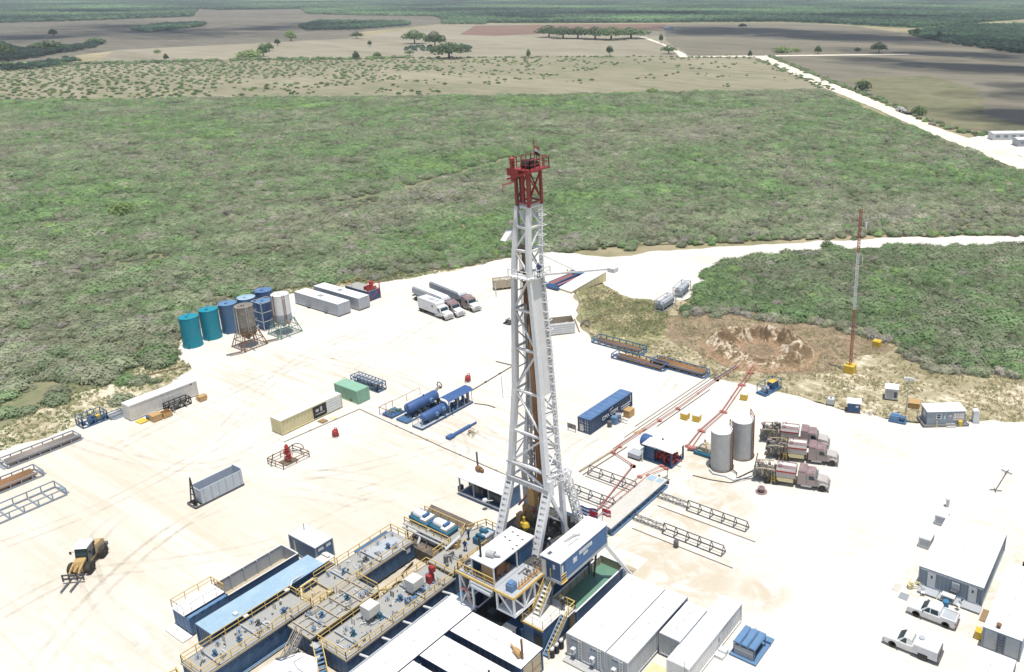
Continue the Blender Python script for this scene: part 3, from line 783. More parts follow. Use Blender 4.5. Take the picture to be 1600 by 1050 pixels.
PADV = PAD
def near_left(X, Y, g):
    """thin out towards the pad on the left margin, and keep clear of the pad"""
    ok, u, v = visible(X, Y, 400); sd = (u < 300) & (v > 500)
    thin = np.where(sd, np.clip((v-505-(300-u)*.22)/100, 0, .8), 0)
    n_ = nz(X, Y, 9, 2, 4.0)
    a, b = at(505, 322), at(850, 238); d = (b-a).normalized(); w = fr(a.x, a.y)          # the old fence cut running up through the scrub
    s = (X-a.x)*d.x+(Y-a.y)*d.y; t = abs(-(X-a.x)*d.y+(Y-a.y)*d.x+2.5*np.sin(s*.05)); cut = (t < 2.7) & (s > 0) & (s < (b-a).length)
    return ~inside(PADV, X, Y) & ~cut & (g.random(len(X))*.55+.3+n_*.6 > thin)
scrub('scrub_thicket', SCRUB, 2.55, 5, .75, 1.35, near_left)
scrub('scrub_thicket', SCRUB2, 2.2, 6, .8, 1.4, lambda X, Y, g: ~inside(PADV, X, Y), dt=.12, ds=.88)

def edge_line(name, pts, seed, step=1.6, spread=1.6, smin=.45, smax=.95, tint=.15, tsd=.18):
    """dead and brushy growth along a margin"""
    g = np.random.default_rng(seed); P = [at(*p) for p in pts]; X = []; Y = []
    for p, q in zip(P, P[1:]):
        L = (q-p).length
        for k in range(max(1, int(L/step))):
            m = p.lerp(q, g.random()); X.append(m.x+g.normal(0, spread)); Y.append(m.y+g.normal(0, spread))
    X = np.array(X); Y = np.array(Y); k = ~inside(PADV, X, Y); X, Y = X[k], Y[k]; n = len(X)
    return scatter(name, X, Y, g.uniform(smin, smax, n), np.clip(g.normal(1, .15, n), .6, 1.5), np.clip(g.normal(tint, tsd, n), 0, 1), BUSH, seed, z=-.08)
edge_line('dead_brush', [(1070, 492), (1130, 487), (1190, 494), (1240, 505), (1295, 506), (1340, 517), (1385, 530), (1420, 552), (1450, 572), (1500, 583), (1600, 588)], 21, .9, 1.0)
edge_line('roadside_brush', [(1200, 86), (1290, 124), (1340, 143), (1400, 166), (1470, 196), (1530, 212), (1600, 205)], 22, 2.2, 2.0, .5, 1.1, .55, .25)
edge_line('roadside_brush', [(1185, 93), (1240, 116), (1300, 142)], 23, 2.6, 2.5, .4, .9, .5, .2)
edge_line('hedgerow', [(0, 101), (120, 100), (320, 95), (430, 93), (560, 92), (640, 90)], 24, 2.0, 4.0, .8, 1.7, .62, .15)
edge_line('hedgerow', [(640, 90), (740, 90), (900, 89), (1060, 89), (1170, 90)], 26, 4.5, 2.0, .5, 1.0, .5, .15)
edge_line('scrub_fringe', [(700, 420), (790, 399), (860, 391), (935, 386), (1000, 384), (1180, 374), (1400, 366), (1600, 367)], 25, 1.2, 1.4, .4, .9, .5, .3)

# grass on the verges
def grass(name, poly, step, seed, tint, lo=-.1):
    X, Y, g = scatter_pts(poly, step, seed); f = nz(X, Y, 5, 3, seed); k = (f+g.normal(0, .2, len(X)) > lo) & ~inside(PADV, X, Y) & (np.hypot(X-PITC.x, (Y-PITC.y)*1.15) > 12); X, Y, f = X[k], Y[k], f[k]; n = len(X)
    return scatter(name, X, Y, g.uniform(.4, 1.0, n), np.clip(g.normal(1, .15, n), .6, 1.5), np.clip(tint+f*.5+g.normal(0, .2, n), 0, 1), TUFT, seed, z=-.07)
grass('grass', px((900, 455), (960, 440), (1072, 470), (1300, 470), (1700, 560), (1700, 690), (1600, 665), (1420, 660), (1230, 620), (1100, 600), (930, 540)), .62, 31, .12)
grass('grass', px((-60, 760), (-30, 690), (100, 600), (262, 535), (480, 440), (790, 396), (790, 404), (470, 462), (330, 500), (300, 575), (180, 660), (0, 715)), .75, 32, .68, -.35)

grass('grass', px((540, 440), (640, 414), (720, 394), (795, 372), (850, 384), (830, 396), (760, 408), (690, 426), (590, 444)), .6, 34, .95, -.6)
grass('grass', px((905, 470), (950, 450), (1000, 480), (1010, 530), (960, 525), (915, 500)), .55, 35, .5, -.2)
grass('grass', px((990, 470), (1030, 475), (1048, 500), (1030, 525), (1000, 515), (985, 490)), .5, 33, .75, -.3)

# woodland along the horizon, thickets among the fields
def wood(name, poly, step, seed, t0, smin=.8, smax=1.4):
    X, Y, g = scatter_pts(poly, step, seed, 200); big = nz(X, Y, 420, 3, seed); n = len(X)
    return scatter(name, X, Y, g.uniform(smin, smax, n), np.clip(1+big*.6+g.normal(0, .14, n), .45, 1.6), np.clip(t0+big*.5+g.normal(0, .14, n), 0, 1), TREE, seed, z=-.2, squash=.9)
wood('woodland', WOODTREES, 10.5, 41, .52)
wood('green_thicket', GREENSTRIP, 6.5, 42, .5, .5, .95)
wood('thicket', px((205, 47), (250, 40), (320, 37), (318, 41), (270, 47), (230, 51)), 6, 43, .3, .7, 1.2)
wood('thicket', px((465, 42), (500, 33), (640, 34), (640, 40), (560, 46), (480, 48)), 7, 44, .45, .6, 1.0)
wood('thicket', px((690, 32), (760, 34), (760, 38), (690, 38)), 7, 45, .55, .6, 1.0)
wood('thicket', px((0, 68), (25, 80), (120, 74), (165, 66), (150, 74), (90, 84), (30, 95), (0, 98)), 6, 46, .25, .5, 1.1)
wood('thicket', px((40, 102), (110, 92), (125, 97), (60, 108), (0, 112), (0, 104)), 6, 47, .4, .4, .8)
wood('thicket', px((640, 72), (680, 73), (730, 70), (740, 78), (700, 80), (630, 80)), 7, 48, .4, .3, .6)

# single trees of the fields
BARK = paint('tree_bark', (.12, .09, .06), rough=.95, dirt=.3)
TG = [treemat('tree_leaves_dark', (.075, .12, .055), (.14, .2, .09)), treemat('tree_leaves_mid', (.12, .19, .08), (.21, .29, .13)), treemat('tree_leaves_light', (.22, .31, .11), (.34, .43, .17))]
def tree_mesh(seed, kind):
    g = random.Random(seed); tr = MB()
    if kind == 'umbrella':
        lobes = [(0, 0, .52, .46, .46, .42)]+[(math.cos(a)*.48, math.sin(a)*.48, .46+g.uniform(-.08, .06), .36, .36, .3) for a in (0.3, 1.5, 2.7, 3.9, 5.2)]; size = .13; n = 900
        tops = [(math.cos(a)*.45, math.sin(a)*.45, .6) for a in (.5, 1.9, 3.3, 4.6)]; fk = .28
    elif kind == 'round':
        lobes = [(0, 0, .5, .36, .36, .48)]+[(math.cos(a)*.28, math.sin(a)*.28, .4+g.uniform(-.1, .18), .26, .26, .3) for a in (0.3, 1.7, 3.1, 4.4, 5.6)]; size = .13; n = 800
        tops = [(math.cos(a)*.25, math.sin(a)*.25, .55) for a in (.5, 2.4, 4.4)]; fk = .2
    else:
        lobes = [(0, 0, .3, .4, .4, .45)]+[(math.cos(a)*.36, math.sin(a)*.36, .25, .3, .3, .36) for a in (0.8, 2.2, 3.7, 5.2)]; size = .15; n = 520
        tops = [(math.cos(a)*.3, math.sin(a)*.3, .45) for a in (.5, 2.4, 4.4)]; fk = .06
    V, F = leaves(g, lobes, n, size, core=False)
    tr.cyl((0, 0, 0), (0, 0, fk+.02), .05, .038, 8)
    for t in tops: tr.tube([(0, 0, fk), (t[0]*.5, t[1]*.5, fk+(t[2]-fk)*.65), t], .02, 5)
    cm = MB(); cm._add(V, F); return cm, tr
TP = {}
for kd in ('umbrella', 'round', 'shrub'):
    for k in range(2 if kd != 'shrub' else 3):
        c, t = tree_mesh(hash(kd) % 7+k*13 if False else {'umbrella': 3, 'round': 5, 'shrub': 9}[kd]+k*13, kd)
        TP[kd, k] = (c, t)
_tm = {}
def field_tree(label, x, y, w, h, kind='round', shade=1, group='trees standing in the far fields', var=None, name=None, cat=None):
    """w, h: crown width and tree height in photo pixels at its foot"""
    p = at(x, y); d = (p-CAM).dot(_F); W = w*d/_f; Hh = h*d/_f
    v = (rg.randint(0, 1) if kind != 'shrub' else rg.randint(0, 2)) if var is None else var
    key = (kind, v, shade)
    t = thing(name or ('bush' if kind == 'shrub' else 'tree'), label, cat or ('bush' if kind == 'shrub' else 'tree'), (p.x, p.y, -.15), rg.uniform(0, 6.28), group)
    if key not in _tm:
        c, tr = TP[kind, v]; _tm[key] = (c.mesh('crown', TG[shade]), tr.mesh('trunk', BARK))
    for nm, me in zip(('crown', 'trunk'), _tm[key]):
        o = bpy.data.objects.new(nm, me); link(o, t); s = W/1.5; o.scale = (s, s, Hh/.98)
    return t
for a in (
    ('broad umbrella tree left of a pair behind the largest dark tree in the tan field', 648, 68, 36, 22, 'umbrella', 1),
    ('umbrella tree right of a pair behind the largest dark tree in the tan field', 680, 74, 32, 26, 'umbrella', 0),
    ('largest dark spreading tree in the tan field, nearest the straw pasture', 702, 91, 60, 26, 'umbrella', 0),
    ('small umbrella tree alone at the left of the tan field', 558, 60, 19, 11, 'umbrella', 0),
    ('tiny round tree below the lone umbrella tree', 578, 73, 10, 10, 'round', 0),
    ('low tree left of the largest dark tree', 640, 86, 14, 8, 'umbrella', 1),
    ('first tree from the left in the dark grove', 858, 58, 42, 19, 'umbrella', 0),
    ('second tree from the left in the dark grove', 880, 60, 42, 19, 'umbrella', 0),
    ('third tree from the left in the dark grove', 903, 60, 45, 19, 'umbrella', 0),
    ('fourth tree from the left in the dark grove', 930, 61, 47, 20, 'umbrella', 0),
    ('fifth tree from the left in the dark grove', 955, 62, 52, 21, 'umbrella', 1),
    ('last tree of the dark grove, beside the bend of the farm track', 986, 60, 57, 18, 'umbrella', 1),
    ('round tree alone between the dark grove and the straw pasture', 953, 87, 17, 16, 'round', 0),
    ('slim tree alone at the far edge of the straw pasture', 826, 91, 10, 15, 'round', 1),
    ('pale tree inside the bend of the farm track', 1045, 84, 24, 14, 'umbrella', 1),
    ('narrow tree on the upper bend of the farm track', 1033, 68, 11, 15, 'round', 0),
    ('dark flat topped tree alone in the brown field', 1373, 83, 25, 18, 'umbrella', 0),
    ('round bush left of the flat topped tree in the brown field', 1278, 84, 18, 13, 'round', 0),
    ('small bush between the round bush and the flat topped tree', 1340, 80, 13, 8, 'shrub', 0),
    ('bright green low bush in the brown field beside the track', 1222, 82, 38, 13, 'shrub', 2),
    ('bright green small bush right of the bright low bush', 1245, 81, 16, 9, 'shrub', 2),
    ('dark tree at the head of the white road', 1172, 90, 11, 12, 'round', 0),
    ('large round tree on the right side of the white road', 1348, 141, 32, 22, 'shrub', 0),
    ('leafy tree on the road side just beyond the flatbed truck', 1436, 179, 28, 20, 'shrub', 1),
    ('small tree far off in the right brown field', 1160, 44, 13, 8, 'umbrella', 0),
    ('dark tree at the wood edge above the green thicket', 1432, 56, 17, 13, 'round', 0),
    ('dark tree in the green thicket edge further right', 1467, 62, 14, 14, 'round', 0),
    ('dark round tree above the thicket in the left grey field', 84, 58, 18, 13, 'round', 0),
    ('wide dark tree clump in the left grey field', 78, 81, 62, 24, 'shrub', 0),
    ('big dark tree on the left picture edge', 8, 90, 44, 31, 'shrub', 0),
    ('low grey green tree right of the wide dark clump', 150, 69, 34, 14, 'shrub', 1),
    ('bright green tree at the bend of the left hedgerow', 392, 92, 48, 20, 'shrub', 2),
    ('mid green tree just right of the bright hedgerow tree', 412, 88, 26, 20, 'round', 1),
    ('first small tree of the line climbing from the hedgerow', 421, 79, 20, 13, 'round', 1),
    ('second small tree of the line climbing from the hedgerow', 434, 72, 13, 12, 'round', 0),
    ('pale tree at the top of the line climbing from the hedgerow', 455, 64, 25, 18, 'round', 2),
    ('small palm like tree in the lit tan field', 260, 94, 12, 11, 'round', 0),
    ('pale bush beside the small palm like tree', 246, 83, 13, 8, 'shrub', 2),
    ('dark round tree on the right end of the left hedgerow', 557, 94, 16, 15, 'round', 0),
    ('dark tree beside the straw pasture near the frame of the tan field', 590, 90, 18, 12, 'shrub', 1),
    ('bright round bush on the edge of the scrub below the straw pasture', 1019, 146, 24, 12, 'shrub', 2),
    ('yellow green bush standing out in the right of the thicket beyond the road', 1292, 388, 26, 18, 'shrub', 1),
    ('light leafy bush rising from the left thicket', 192, 334, 46, 28, 'shrub', 2),
):
    field_tree(*a[:5], kind=a[5], shade=a[6])
# shrubs one can tell apart on the straw pasture: the largest as things, the rest as one mass
X, Y, g = scatter_pts(BAND, 7.6, 51, 0)
ok, u, v = visible(X, Y, 0)
f = nz(X, Y, 45, 3, 7.0)+np.clip((560-u)/700, -.6, .7)+g.normal(0, .22, len(X))+np.clip((125-v)/90, -.3, .3)
k = f > .04; X, Y, v = X[k], Y[k], v[k]
o = np.argsort(-v+g.uniform(0, 42, len(v))); ind, rest = o[:260], o[260:]
SL = 'low green shrub scattered over the straw pasture beyond the scrub'
for i in ind:
    p = Vector((X[i], Y[i], 0)); d = (p-CAM).dot(_F); s = rg.uniform(1.0, 2.4)
    t = thing('shrub', SL, 'shrub', (p.x, p.y, -.12), rg.uniform(0, 6.28), 'shrubs scattered on the straw pasture')
    vv = rg.randint(0, 2); key = ('shrub', vv, rg.choice((1, 1, 2)))
    if key not in _tm:
        c, tr = TP[key[:2]]; _tm[key] = (c.mesh('crown', TG[key[2]]), tr.mesh('trunk', BARK))
    ob = bpy.data.objects.new('crown', _tm[key][0]); link(ob, t); ob.scale = (s*1.35, s*1.35, s*1.1)
n = len(rest)
scatter('pasture_bushes', X[rest], Y[rest], g.uniform(.35, 1.0, n), np.clip(g.normal(1.0, .12, n), .6, 1.4), np.clip(g.normal(.6, .14, n), 0, 1), BUSH, 52, z=-.12)
# ------------------------------------------------------------------ shared builders for the yard
def wheel(T, x, y, r=.5, w=.3, out=1, rimmat='rim', z=None):
    """a tyre with its rim as a sub-part; axle along y"""
    z = r if z is None else z
    m = MB().lathe([(r*.55, -w/2), (r*.93, -w/2), (r, -w*.32), (r, w*.32), (r*.93, w/2), (r*.55, w/2)], (x, y, z), 18, 'y')
    t = part('wheel', m, 'rubber', T)
    m = MB().lathe([(r*.58, -w*.36), (r*.58, w*.42), (r*.4, w*.3), (r*.2, w*.34), (r*.12, w*.5)] if out > 0 else [(r*.12, -w*.5), (r*.2, -w*.34), (r*.4, -w*.3), (r*.58, -w*.42), (r*.58, w*.36)], (x, y, z), 14, 'y')
    part('rim', m, rimmat, t)
    return t

def clutter(mb, x0, x1, y0, y1, z0, z1, n, seed, big=.5):
    """pumps, valves, pipes and brackets packed into a volume"""
    g = random.Random(seed)
    for k in range(n):
        x, y, z = g.uniform(x0, x1), g.uniform(y0, y1), z0
        t = g.random(); s = g.uniform(.25, 1)*big; h = g.uniform(.25, 1)*(z1-z0)
        if t < .35: mb.box(x-s/2, y-s/2, z, x+s/2, y+s/2, z+h)
        elif t < .6: mb.cyl((x, y, z), (x, y, z+h), s*.35, s*.3, 8)
        elif t < .8:
            L = g.uniform(.5, 1.6); a = g.choice((0, math.pi/2)); zz = z+h*.6
            mb.cyl((x, y, zz), (x+math.cos(a)*L, y+math.sin(a)*L, zz), s*.16+.03, n=7)
        else:
            q = (x+g.uniform(-.8, .8), y+g.uniform(-.8, .8), z+h)
            mb.tube([(x, y, z), (x, y, z+h*.8), q, (q[0]+.3, q[1], z+h*.3)], .06, 6)
    return mb

def crossed(mb, x0, x1, y0, y1, z, w=.18, h=.2, n=4):
    """skid base: two runners, ends and cross beams"""
    for x in (x0, x1): mb.beam((x, y0, z+h/2), (x, y1, z+h/2), w, h)
    for k in range(n+1):
        y = y0+(y1-y0)*k/n; mb.beam((x0+w/2, y, z+h/2), (x1-w/2, y, z+h/2), w*.8, h*.9)
    return mb

def cabin(name, label, cat, x0, y0, x1, y1, h, wall, roof='roofwhite', frame=None, corr=None, z0=.12, group=None, roofribs=0, doors='', rods='chrome', over=.04, skid='dgrey', pitch=.55, doormat=None, doorlabel=None):
    """a box unit standing square to the site: wall sheets, corner frame, roof, doors, skid"""
    cx, cy = (x0+x1)/2, (y0+y1)/2; a, b = (x1-x0)/2, (y1-y0)/2
    T = thing(name, label, cat, (cx, cy, 0), 0, group)
    m = MB()
    if corr:
        m.corr((-a, -b), (a, -b), z0, h-.06, pitch, .06); m.corr((a, -b), (a, b), z0, h-.06, pitch, .06)
        m.corr((a, b), (-a, b), z0, h-.06, pitch, .06); m.corr((-a, b), (-a, -b), z0, h-.06, pitch, .06)
    else: m.box(-a, -b, z0, a, b, h-.06)
    part('wall', m, wall, T)
    m = MB(); f = .09
    for x in (-a, a):
        for y in (-b, b): m.box(x-f, y-f, z0, x+f, y+f, h-.055)
    for z in (z0, h-.2):
        for y in (-b, b): m.box(-a+f, y-f*.8, z, a-f, y+f*.8, z+.13)
        for x in (-a, a): m.box(x-f*.8, -b+f, z, x+f*.8, b-f, z+.13)
    part('frame', m, frame or wall, T)
    m = MB().box(-a-over, -b-over, h-.05, a+over, b+over, h)
    if roofribs:
        n = int(2*b/roofribs)
        for k in range(n): y = -b+(k+.5)*2*b/n; m.box(-a+.12, y-roofribs*.22, h, a-.12, y+roofribs*.22, h+.035)
    r_ = part('roof', m, roof, T)
    if roof == 'roofwhite' and not roofribs and 2*b > 3:
        m = MB()
        if a > b:
            for k in range(1, 4): m.box(-a+2*a*k/4-.03, -b, h, -a+2*a*k/4+.03, b, h+.012)
        else:
            for k in range(1, 4): m.box(-a, -b+2*b*k/4-.03, h, a, -b+2*b*k/4+.03, h+.012)
        (m.box(-a, -.03, h+.013, a, .03, h+.02) if a > b else m.box(-.03, -b, h+.013, .03, b, h+.02))
        part('roof_seam', m, 'mgrey', r_)
    if skid: part('skid', MB().box(-a+.1, -b+.05, 0, -a+.35, b-.05, z0-.003).box(a-.35, -b+.05, 0, a-.1, b-.05, z0-.003).box(-a+.35, -.2, .01, a-.35, .2, z0-.01), skid, T)
    for s in doors:
        for k in (0, 1):
            m = MB()
            if s in 'SN':
                y = -b-.11 if s == 'S' else b+.07; w = a-.12
                d0 = -a+.1+k*(w+.04); m.box(d0, y, z0+.16, d0+w, y+.04, h-.24)
                r = MB()
                for t in (.3, .7):
                    r.cyl((d0+w*t, y-.03 if s == 'S' else y+.07, z0+.1), (d0+w*t, y-.03 if s == 'S' else y+.07, h-.2), .035, n=6)
                for zz in (.3, .55, .8): r.box(d0+.05, y-.02 if s == 'S' else y+.04, z0+zz*h*.85, d0+w-.05, y if s == 'S' else y+.06, z0+zz*h*.85+.06)
            else:
                x = a+.07; w = b-.12; d0 = -b+.1+k*(w+.04); m.box(x, d0, z0+.16, x+.04, d0+w, h-.24); r = MB()
                for t in (.3, .7): r.cyl((x+.07, d0+w*t, z0+.1), (x+.07, d0+w*t, h-.2), .035, n=6)
            d = part('door', m, doormat or wall, T, doorlabel); part('lock_rod', r, rods, d)
    return T

# ------------------------------------------------------------------ tanks on the left
def vtank(label, x, y, r, h, mat, lid=None, ladder_a=None, caged=False, group='upright tanks by the scrub', rim=True, fit=True):
    T = thing('storage_tank', label, 'tank', (x, y, 0), 0, group)
    part('shell', MB().lathe([(r, .06), (r, h-.02)], n=32), mat, T)
    m = MB().lathe([(r*1.02, h-.03), (r*1.02, h+.03), (r*.9, h+.12), (.3, h+.22), (.02, h+.22)], n=32)
    part('lid', m, lid or mat, T)
    part('hatch', MB().cyl((r*.3, -r*.35, h+.05), (r*.3, -r*.35, h+.42), .28, n=12), lid or mat, T); part('vent', MB().cyl((-r*.4, r*.2, h+.05), (-r*.4, r*.2, h+.3), .12, n=8), lid or mat, T)
    part('base_ring', MB().lathe([(r*1.05, 0), (r*1.05, .12), (r*1.0, .14)], n=32), mat, T)
    if ladder_a is not None:
        c, s = math.cos(ladder_a), math.sin(ladder_a); m = MB().ladder((c*(r+.18), s*(r+.18), .1), (c*(r+.18), s*(r+.18), h+.9), .5, (-s, c, 0))
        for z in np.arange(2.2, h+.9, .9): m.tube([(c*(r+.18)-s*.3, s*(r+.18)+c*.3, z), (c*(r+.75), s*(r+.75), z), (c*(r+.18)+s*.3, s*(r+.18)-c*.3, z)], .03, 5)
        part('ladder', m, mat, T)
    if fit:
        m = MB(); a0 = -.9
        for z in (.5, 1.1): m.cyl((math.cos(a0)*r*.95, math.sin(a0)*r*.95, z), (math.cos(a0)*(r+.4), math.sin(a0)*(r+.4), z), .12, n=8)
        m.cyl((math.cos(a0)*(r+.38), math.sin(a0)*(r+.38), .4), (math.cos(a0)*(r+.38), math.sin(a0)*(r+.38), 1.3), .09, n=8)
        part('valve', m, mat, T)
    if caged:
        m = MB(); q = r+.15
        for sx, sy in ((1, -1), (1, 1), (-1, -1), (-1, 1)): m.beam((sx*q, sy*q, 0), (sx*q, sy*q, h+.1), .16)
        for z in (.1, h*.33, h*.66, h+.05):
            m.beam((-q, -q, z), (q, -q, z), .13); m.beam((q, -q, z), (q, q, z), .13); m.beam((-q, q, z), (q, q, z), .13); m.beam((-q, -q, z), (-q, q, z), .13)
        part('cage', m, 'lgrey', T)
    return T
vtank('teal tank at the left end of the row, nearest the left edge of the pad', -106.0, 6.9, 1.86, 6.5, 'teal', ladder_a=2.6)
vtank('second teal tank from the left, behind the nearer teal tank', -106.7, 11.5, 1.86, 6.5, 'teal', ladder_a=2.6)
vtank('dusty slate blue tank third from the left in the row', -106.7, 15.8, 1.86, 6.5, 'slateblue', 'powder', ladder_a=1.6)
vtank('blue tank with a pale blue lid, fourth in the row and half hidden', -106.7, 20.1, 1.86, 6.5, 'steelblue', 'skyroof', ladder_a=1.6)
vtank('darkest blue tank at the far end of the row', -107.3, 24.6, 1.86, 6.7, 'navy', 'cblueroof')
vtank('blue tank inside a grey cage frame, between the silos', -102.0, 21.2, 1.6, 6.3, 'cblue', 'powder', caged=True)

def silo(label, x, y, shell, lower, base, lad):
    T = thing('hopper_silo', label, 'silo', (x, y, 0), 0, 'raised silos'); r = 1.8
    part('shell', MB().lathe([(r, 4.6), (r, 8.95)], n=32), shell, T)
    part('lid', MB().lathe([(r*1.02, 8.9), (r*1.02, 9.0), (r*.85, 9.1), (.02, 9.16)], n=32).cyl((.3, -.4, 9.0), (.3, -.4, 9.35), .4, n=12), shell, T)
    part('hopper', MB().lathe([(r*.98, 4.62), (r*1.0, 4.5), (r*1.0, 2.9), (r*.8, 2.4), (.4, 1.8), (.3, 1.5)], n=32), lower, T)
    m = MB()
    for sx in (-1, 1):
        for sy in (-1, 1): m.beam((sx*1.55, sy*1.55, 3.4), (sx*2.35, sy*2.6, 0), .17); m.beam((sx*1.0, sy*1.7, 3.2), (sx*1.2, sy*2.6, 0), .09)
    for z, q in ((3.35, 1.7), (1.7, 2.05), (.1, 2.5)):
        for s in (-1, 1): m.beam((-q, s*q, z), (q, s*q, z), .12); m.beam((s*q, -q, z), (s*q, q, z), .12)
    for k in range(7): m.beam((-2+k*.66, -2.5, .1), (-1.6+k*.5, -1.75, 3.2), .05); m.beam((2.4, -2+k*.66, .1), (1.75, -1.6+k*.5, 3.2), .05)
    part('leg_frame', m, base, T)
    m = MB().ladder((r+.1, -.5, 3.6), (r+.1, -.5, 9.4), .5, (0, 1, 0)); part('ladder', m, lad, T)
    m = MB().tube([(.6, -r-.12, 9.3), (.5, -r-.16, 9.0), (.5, -r-.16, 3.2), (1.4, -r-.3, 2.8)], .1, 8).tube([(-.5, -r-.1, 8.8), (-.5, -r-.1, 3.0)], .07, 6)
    part('fill_pipe', m, lad, T)
    m = MB().tube([(r, -.8, 3.6), (r+1.6, -1.0, 3.6), (r+2.2, -1.2, 3.3), (r+2.4, -1.3, 3.9)], .12, 8); part('outlet', m, 'rust', T)
    part('ramp', MB().cbox((1.3, -4.2, .05), .7, 3, .08, -.35).cbox((2.3, -4.0, .05), .12, 3.2, .1, -.35), 'plate', T)
    return T
silo('rust stained grey hopper silo on a rusty leg frame', -95.9, 13.2, 'siltgrey', 'mudsteel', 'rust', 'galv')
silo('white hopper silo with a grey lower band on a pale green frame', -95.8, 21.4, 'white', 'mgrey', 'dgreen', 'rust')

# ------------------------------------------------------------------ trailers and skids behind
for lab, x0, y0, x1, y1 in (('nearer of two long light grey box trailers with white roofs', -109.6, 33.6, -93.7, 36.7), ('farther of two long light grey box trailers, behind its twin', -109.3, 38.6, -92.9, 41.5)):
    T = cabin('box_trailer', lab, 'trailer', x0, y0, x1, y1, 3.1, 'lgrey', 'roofwhite', corr=None, doors='E', doormat='lgrey', group='grey box trailers', skid='dgrey', z0=.25)
    for k in (-3.4, 3.0): part('junction_box', MB().box(k, -(y1-y0)/2-.35, .4, k+1.0, -(y1-y0)/2-.02, 1.1).cyl((k+.5, -(y1-y0)/2-.3, .3), (k+.5, -(y1-y0)/2-.3, 1.5), .1), 'mgrey', T)
    part('roof_mast', MB().cyl((6, .3, 3.1), (6, .3, 4.3), .05), 'mgrey', T); part('roof_plate', MB().box(-1, -.5, 3.1, .4, .5, 3.16), 'mgrey', T)
T = thing('tank_skid', 'navy skid tank with yellow rails and a red mixer behind the grey trailers', 'skid', (-100.2, 45.4, 0))
part('tank_body', MB().box(-4.2, -1.7, .2, 4.2, 1.7, 2.5), 'cblue', T)
part('deck', MB().box(-4.25, -1.75, 2.5, 4.25, 1.75, 2.56), 'deck', T)
part('guard_rail', MB().rail([(3.9, 1.7, 2.56), (-4.1, 1.7, 2.56), (-4.1, -1.7, 2.56), (-1.5, -1.7, 2.56)]), 'yellow', T)
part('mixer', clutter(MB().box(3.0, -.9, 2.56, 4.0, .9, 3.1).cyl((3.5, 0, 3.0), (3.5, 0, 4.6), .5).cyl((3.6, -1.2, 2.6), (3.6, -1.2, 3.9), .35), 2.2, 4.1, -1.4, 1.4, 2.56, 3.6, 8, 4), 'red', T)
part('end_frame', MB().beam((4.3, -1.7, 0), (4.3, -1.7, 4.2), .14).beam((4.3, 1.7, 0), (4.3, 1.7, 4.2), .14).beam((4.3, -1.7, 4.2), (4.3, 1.7, 4.2), .14).beam((4.3, -1.7, .2), (4.3, 1.7, 2.4), .12), 'red', T)

# ------------------------------------------------------------------ lorries
def tractor(T, x, body, roof, sleeper=1.9, hood='white', w=2.4, hh=1.55):
    """conventional tractor: x is the front bumper, the cab trails towards -x"""
    a = w/2
    h = MB(); P = [(x-.05, .75), (x-.1, 1.25), (x-.35, hh), (x-1.75, hh+.22), (x-1.75, .75)]
    h.prism(P, -a*.78, a*.78, 'y'); hb = part('hood', h, hood, T)
    part('grille', MB().box(x-.04, -.55, .75, x+.03, .55, 1.35), 'chrome', hb)
    for s in (-1, 1):
        part('fender', MB().prism([(x-.2, .7), (x-.35, 1.15), (x-.8, 1.3), (x-1.3, 1.2), (x-1.6, .75), (x-1.45, .75), (x-1.25, 1.02), (x-.85, 1.12), (x-.5, 1.0), (x-.4, .7)], s*a*.72, s*a*1.0, 'y'), hood, T)
        part('headlight', MB().box(x-.3, s*a*.8-.15, .85, x-.12, s*a*.8+.15, 1.08), 'cloudy', T)
    part('bumper', MB().box(x-.1, -a, .4, x+.12, a, .72), 'chrome', T)
    c = MB().prism([(x-1.75, .75), (x-1.78, 1.8), (x-2.15, 2.55), (x-3.3, 2.62), (x-3.3, .75)], -a*.96, a*.96, 'y'); cb = part('cab', c, body, T)
    part('windshield', MB()._add([(x-1.79, -a*.82, 1.84), (x-1.79, a*.82, 1.84), (x-2.11, a*.76, 2.46), (x-2.11, -a*.76, 2.46)], [(0, 1, 2, 3)]).shift(.03, 0, .02), 'glass', cb)
    for s in (-1, 1): part('side_window', MB().prism([(x-2.05, 1.75), (x-2.3, 2.38), (x-2.95, 2.4), (x-2.95, 1.75)], s*(a*.96+.012), s*(a*.96+.022), 'y'), 'glass', cb)
    part('cab_roof', MB().box(x-3.3, -a*.9, 2.625, x-2.2, a*.9, 2.72), roof, cb)
    if sleeper:
        b = part('sleeper', MB().box(x-3.34-sleeper, -a, .75, x-3.34, a, 2.75), body, T)
        part('sleeper_roof', MB().prism([(x-3.36, 2.755), (x-3.6, 2.98), (x-3.3-sleeper, 2.98), (x-3.34-sleeper, 2.755)], -a*.97, a*.97, 'y'), roof, b)
    for s in (-1, 1):
        part('mirror', MB().box(x-1.9, s*(a+.28)-.07, 1.6, x-1.82, s*(a+.28)+.07, 2.1).beam((x-1.86, s*a*.9, 1.9), (x-1.86, s*(a+.25), 1.9), .04), 'dgrey', T)
        part('fuel_tank', MB().cyl((x-4.1, s*(a-.28), .62), (x-2.5, s*(a-.28), .62), .3, n=12), 'chrome', T)
        wheel(T, x-.95, s*(a-.16), .5, .3, s)

